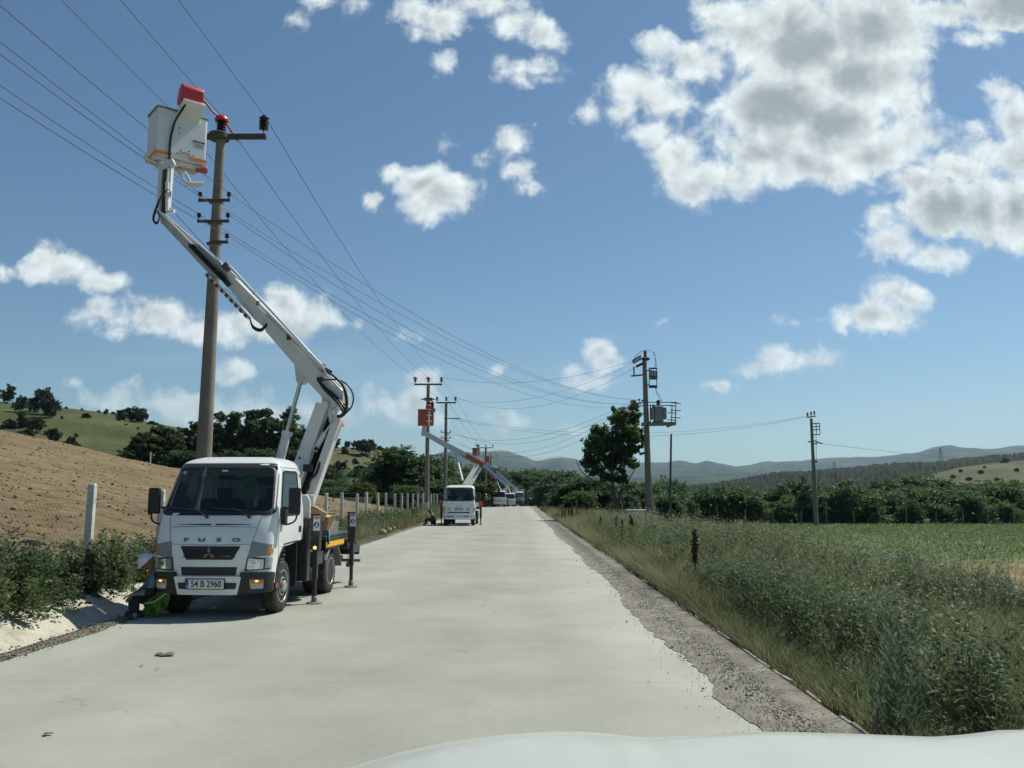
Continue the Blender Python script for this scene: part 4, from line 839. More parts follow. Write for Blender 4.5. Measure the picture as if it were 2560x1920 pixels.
M_plateb = mat('plate_blue', (.02, .07, .35), .4)
M_ink = mat('black_ink', (.012, .012, .012), .5)
M_signb = mat('sign_blue', (.02, .06, .42), .4)
M_signr = mat('sign_red', (.55, .03, .03), .4)
M_skin = mat('skin', (.30, .16, .10), .6)
M_trafo = mat('transformer_grey', (.20, .225, .22), .5, var=.12, dirt=(.14, .12, .09), damt=.4)
def glassmat(name, tint=(.55, .62, .60), refl=.12):
    m = bpy.data.materials.new(name); m.use_nodes = True; nt = m.node_tree; nt.nodes.remove(nt.nodes['Principled BSDF']); N = nt.nodes; L = nt.links
    t = N.new('ShaderNodeBsdfTransparent'); t.inputs[0].default_value = (*tint, 1); g = N.new('ShaderNodeBsdfGlossy'); g.inputs['Roughness'].default_value = .02; g.inputs[0].default_value = (.9, .95, .95, 1)
    f = N.new('ShaderNodeLayerWeight'); f.inputs[0].default_value = .28; a = N.new('ShaderNodeMath'); a.operation = 'MULTIPLY_ADD'; L.new(f.outputs['Fresnel'], a.inputs[0]); a.inputs[1].default_value = .9; a.inputs[2].default_value = refl - .04
    mx = N.new('ShaderNodeMixShader'); L.new(a.outputs[0], mx.inputs[0]); L.new(t.outputs[0], mx.inputs[1]); L.new(g.outputs[0], mx.inputs[2]); L.new(mx.outputs[0], N['Material Output'].inputs[0]); return m
M_glass = glassmat('windscreen_glass', (.44, .49, .48), .07); M_glassd = glassmat('dark_glass', (.25, .28, .29), .10)

def text_mesh(name, body, size, m, parent, origin, ex, ey, depth=.002, align='CENTER', sx=1.0, bold=0.0):
    """extruded lettering lying in the plane ex/ey at origin (parent-local)"""
    cu = bpy.data.curves.new(name, 'FONT'); cu.body = body; cu.size = size; cu.extrude = depth; cu.align_x = align; cu.align_y = 'CENTER'; cu.offset = bold
    tmp = bpy.data.objects.new(name, cu); COL.objects.link(tmp); dg = bpy.context.evaluated_depsgraph_get(); dg.update()
    me = bpy.data.meshes.new_from_object(tmp.evaluated_get(dg)); bpy.data.objects.remove(tmp); me.name = name
    ex = Vector(ex).normalized(); ey = Vector(ey).normalized(); ez = ex.cross(ey); O = Vector(origin)
    for v in me.vertices: v.co = O + ex * v.co.x * sx + ey * v.co.y + ez * v.co.z
    me.materials.clear(); me.materials.append(m)
    o = bpy.data.objects.new(name, me); COL.objects.link(o); o.parent = parent; return o

# ------------------------------------------------------------------ truck cab
class Cab:
    def __init__(s, **k):
        s.y0 = [(.30, .03), (.6, 0), (.85, .0), (1.08, .03), (1.25, .08), (1.42, .15), (2.10, .50), (2.19, .60), (2.26, .80)]
        s.w = [(.30, .845), (1.2, .85), (1.42, .842), (2.06, .765), (2.16, .73), (2.22, .66), (2.26, .52)]
        s.D = [(.30, .28), (1.42, .20), (2.10, .13), (2.26, .12)]
        s.bulge = .04; s.yb = 1.52; s.zbot = .47; s.zarch = .98; s.wheel_y = .70; s.zw = (1.44, 2.13); s.fx = .95; s.zs = (1.40, 2.04); s.ws = (.05, .86)
        for a, b in k.items(): setattr(s, a, b)
    def I(s, tab, z): a = np.array(tab); return float(np.interp(z, a[:, 0], a[:, 1]))
    def wz(s, z): return s.I(s.w, z)
    def yf(s, x, z):
        t = min(abs(x) / s.wz(z), .9999); return s.I(s.y0, z) + s.I(s.D, z) * (1 - (1 - t ** 4) ** .25) + s.bulge * t * t
    def F(s, x, z, off=0): return Vector((x, s.yf(x, z) - off, z))
    def Sd(s, sg, y, z, off=0): return Vector((sg * (s.wz(z) + off), y, z))
    def yend(s, z):
        if z >= s.zarch: return s.yb
        r = s.zarch - .375; dz = (z - .40); R_ = .56
        return max(s.wheel_y - math.sqrt(max(R_ ** 2 - dz ** 2, 0)) * .72, s.wheel_y - .42)
    def body(s, parent, m):
        zs = [s.zbot, .55, .65, .75, .85, .92, s.zarch - .004, s.zarch, 1.08, 1.18, 1.28, 1.34, s.zs[0], s.zw[0], 1.55, 1.7, 1.85, s.zs[1], s.zw[1], 2.14, 2.18, 2.21, 2.235, 2.25, 2.26]
        zmax = s.y0[-1][0]; zs = sorted(set(z if z <= s.zs[1] else z for z in zs if z <= zmax) | {zmax}) if zmax >= 2.2 else zs
        th = np.linspace(-90, 90, 41); mb = MB(); rows = []
        sy = [0, s.ws[0], .3, .5, .65, s.ws[1], .9, 1]
        for z in zs:
            w = s.wz(z); y0 = s.I(s.y0, z); Dz = s.I(s.D, z); fr = []
            for a in th:
                x = math.copysign(abs(math.sin(R(a))) ** .5, a) * w; t = abs(x) / w; fr.append(Vector((x, y0 + Dz * (1 - abs(math.cos(R(a))) ** .5) + s.bulge * t * t, z)))
            yc = y0 + Dz + s.bulge; ye = s.yend(z) - max(0, (z - 2.16)) * .6; L = [Vector((-w, yc + (max(ye, yc + .01) - yc) * q, z)) for q in reversed(sy[1:])]; Rr = [Vector((w, yc + (max(ye, yc + .01) - yc) * q, z)) for q in sy[1:]]
            rows.append(L + fr + Rr)
        nc = len(rows[0]); vs = [p for r in rows for p in r]; fs = []; nL = len(sy) - 1
        for i in range(len(zs) - 1):
            zm = (zs[i] + zs[i + 1]) / 2
            for j in range(nc - 1):
                a, b = rows[i][j], rows[i][j + 1]; xm = (a.x + b.x) / 2; w = s.wz(zm)
                if s.zw[0] <= zm <= s.zw[1] and nL <= j < nL + 40 and abs(xm) / w < s.fx: continue
                if s.zs[0] <= zm <= s.zs[1]:
                    k = (nL - 1 - j) if j < nL else j - nL - 40
                    if (j < nL or j >= nL + 40) and 0 <= k < nL and s.ws[0] <= (sy[k] + sy[k + 1]) / 2 <= s.ws[1]: continue
                fs.append((i * nc + j, i * nc + j + 1, (i + 1) * nc + j + 1, (i + 1) * nc + j))
        mb.add(vs, fs)
        top = rows[-1]; c = len(mb.v); mb.v.append(Vector((0, 1.1, zs[-1] + .012))); mb.f += [((len(zs) - 1) * nc + j, (len(zs) - 1) * nc + j + 1, c) for j in range(nc - 1)] + [((len(zs) - 1) * nc + nc - 1, (len(zs) - 1) * nc, c)]; mb.m += [0] * nc
        # back wall with a rear window opening
        w = s.wz(1.2); yb = s.yb - .02
        mb.box((0, yb, 1.2), (2 * w - .02, .04, .44)).box((0, yb, 2.08), (2 * s.wz(2.1) - .04, .04, .2))
        for sg in (-1, 1): mb.box((sg * .68, yb, 1.70), (.17, .04, .56))
        mb.box((0, .9, s.zarch + .02), (2 * w - .03, 1.15, .03))
        o = mb.build('cab_body', m, parent, smooth=38); return o
def bil(c, u, v):
    (a, b), (cc, d), (e, f), (g, h) = c
    return ((a * (1 - u) + cc * u) * (1 - v) + (g * (1 - u) + e * u) * v, (b * (1 - u) + d * u) * (1 - v) + (f * (1 - u) + h * u) * v)
def patch(mb, fn, c, off, ru=.0, rv=.0, nu=12, nv=8, skirt=.02):
    """curved panel: c = four corners (bottom-left, bottom-right, top-right, top-left) in the surface's own coordinates"""
    rows = []
    vsn = sorted(set([0, 1] + list(np.linspace(0, 1, nv)) + ([rv * k for k in (.1, .3, .6, 1)] + [1 - rv * k for k in (.1, .3, .6, 1)] if rv else [])))
    for v in vsn:
        d = 0
        if rv and v < rv: d = ru * (1 - math.sqrt(max(0, 1 - ((rv - v) / rv) ** 2)))
        if rv and v > 1 - rv: d = ru * (1 - math.sqrt(max(0, 1 - ((v - 1 + rv) / rv) ** 2)))
        rows.append([bil(c, d + (1 - 2 * d) * k / nu, v) for k in range(nu + 1)])
    G = [[fn(a, b, off) for a, b in r] for r in rows]; mb.grid(G)
    if skirt:
        loop = [r for r in rows[0]] + [r[-1] for r in rows[1:]] + list(reversed(rows[-1]))[1:] + [r[0] for r in reversed(rows[:-1])][:-1]
        A = [fn(a, b, off) for a, b in loop]; B = [fn(a, b, off - skirt) for a, b in loop]; n = len(loop)
        mb.add(A + B, [(i, (i + 1) % n, n + (i + 1) % n, n + i) for i in range(n)])
    return mb
def rr_loop(c, ru, rv, n=5):
    pts = []
    for (cu, cv, a0) in ((1 - ru, 1 - rv, 0), (ru, 1 - rv, 90), (ru, rv, 180), (1 - ru, rv, 270)):
        for k in range(n + 1): a = R(a0 + 90 * k / n); pts.append((cu + ru * math.cos(a), cv + rv * math.sin(a)))
    out = []
    for i in range(len(pts)):
        p, q = pts[i], pts[(i + 1) % len(pts)]; m_ = 6 if math.dist(p, q) > .25 else 1
        for k in range(m_): t = k / m_; out.append((p[0] + (q[0] - p[0]) * t, p[1] + (q[1] - p[1]) * t))
    return [bil(c, a, b) for a, b in out]
def frame(mb, fn, co, ci, off, r=.12, skirt=.012):
    A = rr_loop(co, r, r * 1.2); B = rr_loop(ci, r, r * 1.2); n = len(A)
    v = [fn(a, b, off) for a, b in A] + [fn(a, b, off) for a, b in B] + [fn(a, b, off - skirt) for a, b in A]
    mb.add(v, [(i, (i + 1) % n, n + (i + 1) % n, n + i) for i in range(n)] + [(i, (i + 1) % n, 2 * n + (i + 1) % n, 2 * n + i) for i in range(n)])
    return mb
def wheel(parent, x, y, r=.375, wd=.2, out=1, dual=False, m_t=None):
    """wheel centred at x; out=+1/-1 is the outer side"""
    t = bpy.data.objects.new('wheel', None); COL.objects.link(t); t.parent = parent; t.location = (x, y, r)
    o = out; a = (o, 0, 0)
    def tyre(cx): return [(r * .60, -wd / 2), (r * .80, -wd / 2 - .004), (r * .95, -wd / 2 + .012), (r, -wd / 2 + .04), (r * 1.004, 0), (r, wd / 2 - .04), (r * .95, wd / 2 - .012), (r * .80, wd / 2 + .004), (r * .60, wd / 2)]
    mb = MB(); mb.lathe((0, 0, 0), tyre(0), a, 36)
    if dual: mb.lathe((-o * (wd + .03), 0, 0), tyre(0), a, 28)
    for k in range(36):
        an = 2 * math.pi * k / 36
        for dx in (-.055, .055): mb.box((o * dx, math.cos(an) * r * .999, math.sin(an) * r * .999), (.07, .022, .008), rot=(math.degrees(an), 0, 0))
    mb.build('tyre', M_tyre, t, smooth=50)
    mb = MB(); d = -.035 if dual else .0
    prof = [(r * .60, wd / 2 - .012), (r * .62, wd / 2 + .004), (r * .585, wd / 2 + .006), (r * .55, wd / 2 - .02)]
    prof += [(r * .50, wd / 2 - .12), (r * .40, wd / 2 - .13), (r * .25, wd / 2 - .13), (.07, wd / 2 - .10), (.07, wd / 2 - .04), (.03, wd / 2 - .03)] if dual else [(r * .50, wd / 2 - .03), (r * .42, wd / 2 - .005), (r * .30, wd / 2 + .005), (.085, wd / 2 - .01), (.08, wd / 2 + .035), (.05, wd / 2 + .05), (.01, wd / 2 + .05)]
    mb.lathe((0, 0, 0), prof, a, 32); mb.build('rim', M_rim, t, smooth=40)
    mb = MB()
    if not dual:
        for k in range(6): an = 2 * math.pi * (k + .3) / 6; c = Vector((o * (wd / 2 - .006), math.cos(an) * r * .43, math.sin(an) * r * .43)); mb.cyl(c - Vector((o * .02, 0, 0)), c + Vector((o * .011, 0, 0)), .026, n=12)
    for k in range(6): an = 2 * math.pi * k / 6; rr = .105 if not dual else .1; c = Vector((o * (wd / 2 + (.0 if not dual else -.13)), math.cos(an) * rr, math.sin(an) * rr)); mb.cyl(c, c + Vector((o * .02, 0, 0)), .011, n=6)
    mb.build('hub_bolts', M_dark, t); return t
def mirror(parent, cab, sg, ztop=1.80, zb_=1.42):
    mb = MB(); x0 = cab.wz(1.4); mb.box((sg * (x0 + .20), .44, (ztop + zb_) / 2), (.175, .07, ztop - zb_)); h = mb.build('mirror', M_black, parent, bevel=.025, seg=3)
    mb = MB(); mb.box((sg * (x0 + .20), .479, (ztop + zb_) / 2), (.145, .006, ztop - zb_ - .05)); mb.build('mirror_glass', M_chrome, h)
    mb = MB(); mb.tube(catmull([(sg * (x0 - .0), .50, 1.30), (sg * (x0 + .08), .44, 1.27), (sg * (x0 + .21), .44, 1.32), (sg * (x0 + .24), .45, 1.45), (sg * (x0 + .24), .46, 1.6)], 6), .014, 8)
    mb.tube([(sg * (x0 - .005), .5, 1.50), (sg * (x0 + .2), .45, 1.52)], .014, 8); mb.box((sg * (x0 + .035), .50, 1.40), (.07, .10, .26)); mb.build('mirror_arm', M_black, h, bevel=.012)
def interior(parent, cab):
    mb = MB(); mb.box((0, cab.yb - .012, 1.70), (1.22, .006, .56)); mb.build('rear_window', M_glassd, parent)
    mb = MB(); mb.box((0, .50, 1.28), (1.45, .5, .22), rot=(8, 0, 0)).box((-.33 * -1, .42, 1.42), (.4, .2, .1)); mb.build('dashboard', M_black, parent, bevel=.03)
    mb = MB(); mb.box((0, 1.02, 1.06), (1.5, .5, .14)); mb.build('bench_seat', M_seat, parent, bevel=.03)
    for x in (.42, -.38):
        mb = MB(); mb.box((x, 1.30, 1.36), (.46 if x > 0 else .7, .12, .56), rot=(-10, 0, 0)).box((x, 1.38, 1.72), (.24, .09, .16)); mb.build('seat_back', M_seat, parent, bevel=.03)
    mb = MB(); mb.lathe((.42, .72, 1.42), [(.19, -.012), (.205, 0), (.19, .012), (.178, 0), (.19, -.012)], (0, -.5, .86), 24); mb.box((.42, .72, 1.42), (.36, .03, .02), rot=(-30, 0, 0)); mb.cyl((.42, .72, 1.42), (.42, .55, 1.25), .03); mb.build('steering_wheel', M_black, parent)

# ================================================================== nearest lift truck
T1 = thing('lift_truck', 'nearest white lift truck, parked on the left facing the camera with its fog lamps lit', 'truck', (-4.30, 11.72, 0), R(-2.6))
cab = Cab(); cab.body(T1, M_white)
F_, S_ = cab.F, cab.Sd
mb = MB(); frame(mb, F_, [(-.83, 1.405), (.83, 1.405), (.745, 2.16), (-.745, 2.16)], [(-.775, 1.465), (.775, 1.465), (.695, 2.09), (-.695, 2.09)], .006, .07); mb.build('windscreen_seal', M_black, T1, smooth=60)
mb = MB(); patch(mb, F_, [(-.80, 1.43), (.80, 1.43), (.73, 2.14), (-.73, 2.14)], -.002, .05, .07, 24, 8, skirt=0); w_ = mb.build('windscreen', M_glass, T1, smooth=60)
mb = MB(); mb.lathe(F_(-.63, 2.02, .003), [(.028, 0), (.028, .002)], (0, -1, .5), 18); mb.build('round_sticker', mat('sticker_green', (.35, .45, .38), .5), w_)
mb = MB(); mb.box(F_(-.02, 2.045, .006), (.085, .004, .022), rot=(-25, 0, 0)); mb.build('toll_tag', M_plate, w_)
mb = MB(); mb.box(F_(.02, 1.95, -.06), (.26, .02, .07)); mb.cyl(F_(.02, 2.07, -.02), F_(.02, 1.97, -.05), .006, n=6); mb.build('rear_view_mirror', M_black, T1, bevel=.01)
for x0, x1 in ((-.10, -.62), (.50, -.02)):
    mb = MB(); p = F_(x0, 1.385, .02); q = F_(x0 - .06, 1.40, .035); mb.cyl(p, p + Vector((0, -.03, .0)), .022, n=12); mb.tube([p + Vector((0, -.02, 0)), F_((x0 + x1) / 2 + .1, 1.47, .022), F_((x0 + x1) / 2, 1.50, .02)], [.011, .009, .006], 6)
    mb.tube([F_(x0 - .05 + (x1 - x0) * k / 8, 1.472 + .035 * k / 8, .014) for k in range(9)], .008, 5); mb.build('wiper', M_black, T1)
for sg in (-1, 1):
    fn = lambda y, z, off, sg=sg: S_(sg, y, z, off)
    mb = MB(); frame(mb, fn, [(.46, 1.385), (1.36, 1.385), (1.37, 2.06), (.72, 2.06)], [(.50, 1.42), (1.32, 1.42), (1.33, 2.02), (.75, 2.02)], .005, .08); mb.build('window_seal', M_black, T1, smooth=60)
    mb = MB(); patch(mb, fn, [(.48, 1.40), (1.34, 1.40), (1.34, 2.04), (.74, 2.04)], .001, .05, .06, 8, 8, skirt=0); mb.build('side_window', M_glassd, T1, smooth=60)
    # door with its seam, crease and handle
    sm = MB(); L = [(.42, .50), (.38, .7), (.37, 1.0), (.38, 1.3), (.42, 1.40), (.50, 1.6), (.68, 2.06), (.76, 2.10), (1.40, 2.10), (1.44, 2.0), (1.45, 1.4), (1.45, 1.0)]
    sm.tube([fn(a, b, .0005) for a, b in L], .0035, 4); d_ = sm.build('door_seam', M_dark, T1)
    mb = MB(); mb.tube([fn(.50 + .94 * k / 10, .955 + .065 * (k / 10) ** 2, .003) for k in range(11)], .006, 5); mb.build('door_crease', M_white, T1)
    mb = MB(); patch(mb, fn, [(1.28, 1.13), (1.42, 1.12), (1.42, 1.22), (1.30, 1.22)], .004, .15, .3, 4, 4, .01); mb.build('door_handle', M_black, T1, bevel=.003)
    # wheel arch lining, mud flap, step
    mb = MB(); pts = [(cab.yend(z) - .006, z) for z in (.36, .45, .55, .65, .75, .85, .93)] + [(.62, .975), (.9, .985), (1.2, .99), (1.52, 1.0)]
    mb.tube([Vector((sg * (cab.wz(z) - .004), y, z)) for y, z in pts], .017, 6); mb.box((sg * .72, 1.27, .64), (.24, .03, .66)); mb.box((sg * .45, .9, .66), (.4, 1.1, .5)); mb.box((sg * .74, .27, .47), (.16, .24, .12)); mb.build('wheel_arch', M_black, T1)
    mb = MB(); mb.box((sg * .845, .37, .415), (.02, .10, .06)); mb.build('side_marker', mat('red_reflector', (.35, .06, .03), .4), T1)
    wheel(T1, sg * .72, .70, out=sg, wd=.20); wheel(T1, sg * .775, 3.12, out=sg, wd=.19, dual=True)
    mirror(T1, cab, sg)
    # lamps
    mb = MB(); patch(mb, F_, [(sg * .535, .825), (sg * .842, .86), (sg * .845, 1.055), (sg * .575, 1.0)], .006, .03, .05, 12, 6, .02); lu = mb.build('indicator_lamp', M_lensg, T1, smooth=50)
    mb = MB(); patch(mb, F_, [(sg * .76, .87), (sg * .838, .875), (sg * .843, .97), (sg * .79, .95)], .010, .2, .2, 6, 4, .008); mb.build('amber_segment', M_amber, lu)
    mb = MB(); patch(mb, F_, [(sg * .50, .645), (sg * .83, .665), (sg * .842, .845), (sg * .53, .815)], .003, .03, .05, 12, 6, .02); hl = mb.build('headlamp', M_black, T1, smooth=50)
    mb = MB(); patch(mb, F_, [(sg * .53, .665), (sg * .745, .672), (sg * .755, .82), (sg * .545, .805)], .012, .08, .1, 12, 6, .01); mb.build('lamp_glass', M_reflect, hl, smooth=50)
    mb = MB(); mb.lathe(F_(sg * .645, .742, .008), [(.066, 0), (.07, .006), (.062, .009), (.03, .004), (.012, .012)], (0, -1, 0), 24); mb.build('reflector', M_chrome, hl)
    mb = MB(); patch(mb, F_, [(sg * .762, .675), (sg * .835, .69), (sg * .84, .835), (sg * .772, .825)], .008, .1, .1, 5, 5, .01); mb.build('side_reflector', M_lens, hl)
    # bumper corner with fog lamp
    mb = MB(); patch(mb, F_, [(sg * .41, .325), (sg * .842, .355), (sg * .848, .635), (sg * .46, .625)], .045, .04, .06, 14, 6, .06); bc = mb.build('bumper_corner', M_black, T1, smooth=45)
    mb = MB(); mb.box((sg * .80, .42, .49), (.09, .26, .27)); mb.build('bumper_end', M_black, bc, bevel=.02)
    mb = MB(); patch(mb, F_, [(sg * .60, .405), (sg * .76, .405), (sg * .765, .535), (sg * .585, .53)], .050, .12, .16, 8, 6, .01); fg = mb.build('fog_lamp', M_lens, bc, smooth=45)
    mb = MB(); patch(mb, F_, [(sg * .605, .475), (sg * .757, .475), (sg * .76, .525), (sg * .595, .522)], .054, .1, .2, 8, 4, .004); mb.build('lit_lamp', M_amber if sg > 0 else M_amber, fg)
    mb = MB(); mb.sphere(F_(sg * .68, .512, .056), .017, 10, 6, sc=(1.6, .5, .8)); mb.build('bulb', M_amberon, fg)
# grilles, bumper centre, plate
mb = MB(); patch(mb, F_, [(-.33, .80), (.33, .80), (.43, .985), (-.43, .985)], .004, .03, .06, 20, 5, .012); g = mb.build('grille', M_black, T1, smooth=50)
mb = MB()
for z in (.84, .88, .92): mb.tube([F_(-.37 + .74 * k / 16, z, .006) for k in range(17)], .006, 4)
mb.build('grille_bar', M_dark, g)
mb = MB(); patch(mb, F_, [(-.38, .585), (.38, .585), (.40, .70), (-.40, .70)], .004, .02, .06, 20, 4, .012); mb.build('lower_grille', M_black, T1, smooth=50)
mb = MB(); mb.box((0, .045, .70 - .09), (.9, .02, .06)); mb.build('grille_gap', M_black, T1)
mb = MB(); patch(mb, F_, [(-.42, .325), (.42, .325), (.475, .575), (-.475, .575)], .055, .03, .06, 24, 6, .07); bp = mb.build('bumper', M_white, T1, smooth=45, )
for sg in (-1, 1):
    mb = MB(); patch(mb, F_, [(sg * .12, .40), (sg * .40, .405), (sg * .42, .50), (sg * .12, .49)], .058, .06, .2, 8, 4, .006); mb.build('bumper_slot', M_black, bp)
    mb = MB(); patch(mb, F_, [(sg * .035 , 1.272), (sg * .53, 1.280), (sg * .535, 1.292), (sg * .035, 1.286)], .002, .0, .0, 10, 2, .004); mb.build('nose_slot', M_dark, T1)
    mb = MB(); mb.tube([F_(sg * .575 * (1 + .16 * (k / 9) ** 1), .99 + .41 * k / 9, .0015) for k in range(10)], .004, 4); mb.build('panel_seam', M_grey, T1)
mb = MB(); mb.tube([F_(-.60 + 1.2 * k / 24, 1.245 + .01 * (1 - (k / 12 - 1) ** 2), .0015) for k in range(25)], .004, 4); mb.build('hood_seam', M_grey, T1)
mb = MB(); mb.tube([F_(-.57 + 1.14 * k / 24, 1.0 + .012 * abs(k / 12 - 1), .001) for k in range(25)], .004, 4); mb.build('grille_seam', M_grey, T1)
pl = MB(); py_ = F_(0, .48, .075).y; pl.box((-.02, py_, .475), (.54, .012, .125)); po = pl.build('number_plate', M_plate, T1, bevel=.004)
mb = MB(); mb.box((-.268, py_ - .007, .475), (.042, .002, .118)); mb.build('plate_band', M_plateb, po)
mb = MB(); mb.box((-.02, py_ + .004, .475), (.56, .012, .145)); mb.build('plate_frame', M_black, po)
text_mesh('plate_text', '54 B 2960', .122, M_ink, po, (.002, py_ - .0075, .474), (1, 0, 0), (0, 0, 1), .001, sx=.86, bold=.0018)
text_mesh('plate_country', 'TR', .032, M_plate, po, (-.268, py_ - .009, .44), (1, 0, 0), (0, 0, 1), .0008)
M_badge = mat('badge_metal', (.22, .23, .23), .3, metal=.8)
# maker's lettering, spaced over the nose
for ch, x in zip('FUSO', (-.355, -.13, .115, .36)):
    p = F_(x, 1.068, .004); text_mesh('badge_letter', ch, .066, M_badge, T1, p, (1, 0, 0), (0, .35, 1), .006, sx=2.2, bold=.003)
# three-diamond emblem
mb = MB(); e = F_(0, .88, .016); e.z = .885
def rhomb(cx, cz, ang, a=.05, b=.026):
    pts = []
    for (q, w) in ((0, a), (b, 0), (0, -a), (-b, 0)): c, s_ = math.cos(R(ang)), math.sin(R(ang)); pts.append((cx + q * c - w * s_, cz + q * s_ + w * c))
    mb.prism(pts, (e.x, e.y, e.z), (1, 0, 0), (0, 0, 1), (0, -1, 0), .008)
rhomb(0, .048, 0); rhomb(-.043, -.026, 120); rhomb(.043, -.026, -120)
mb.build('emblem', M_chrome, T1)
text_mesh('model_text', 'CANTER', .028, M_chrome, T1, F_(.235, .845, .009), (1, .02, 0), (0, 0, 1), .002, sx=1.3)
# door decals on the viewer's side
mb = MB()
for r_ in range(3):
    for k in range(r_ + 1):
        y = .66 + (k - r_ / 2) * .050 - .02; z = .965 - r_ * .047; 
        mb.prism([(y - .019, z), (y, z + .008), (y + .019, z), (y, z + .04)], (cab.wz(.9) + .0015, 0, 0), (0, 1, 0), (0, 0, 1), (1, 0, 0), .001)
dec = mb.build('door_logo', M_ink, T1)
M_inkg = mat('grey_ink', (.18, .2, .18), .6)
text_mesh('door_text', 'SEDAŞ', .034, M_inkg, T1, (cab.wz(.83) + .001, .64, .828), (0, 1, 0), (0, 0, 1), .0008, sx=1.15)
text_mesh('door_text', 'ENERJİMİZ ÜRETEN', .024, M_inkg, T1, (cab.wz(.78) + .001, .575, .772), (0, 1, 0), (0, 0, 1), .0008, sx=.75, bold=.0006)
text_mesh('door_text', 'ÇALIŞAN TÜRKİYE İÇİN', .024, M_inkg, T1, (cab.wz(.74) + .001, .555, .737), (0, 1, 0), (0, 0, 1), .0008, sx=.72, bold=.0006)
interior(T1, cab)
# things on the dashboard, seen through the windscreen
b_ = MB(); b_.tube([(0, 0, 0), (.07, 0, 0), (.17, 0, .0), (.20, 0, 0)], [.03, .032, .03, .012], 10); gw = glassmat('bottle_blue', (.5, .7, .9), .3)
for x, lab in ((-.22, 'clear water bottle lying on the dashboard, left one'), (.10, 'clear water bottle lying on the dashboard, right one')):
    o = bpy.data.objects.new('water_bottle', (b_.build('water_bottle', gw)).data) if x < 0 and False else b_.build('water_bottle', gw); W = world_of(T1) @ Vector((x, .36, 1.435)); o.location = W; o.rotation_euler = (0, 0, .1); tag(o, lab, 'bottle')
mb = MB(); mb.box((0, 0, 0), (.30, .20, .004)); o = mb.build('paper_sheet', M_plate); o.location = world_of(T1) @ Vector((.38, .36, 1.415)); o.rotation_euler = (.15, 0, .1); tag(o, 'white sheet of paper lying on the dashboard behind the windscreen', 'paper')
mb = MB(); mb.box((0, 0, 0), (.20, .05, .40), rot=(-8, 0, 0)); o = mb.build('safety_vest', mat('lime_cloth', (.22, .42, .06), .8, var=.15), bevel=.02); o.location = world_of(T1) @ Vector((.10, 1.17, 1.80)); tag(o, 'lime green safety vest hanging behind the seats of the nearest cab', 'vest')

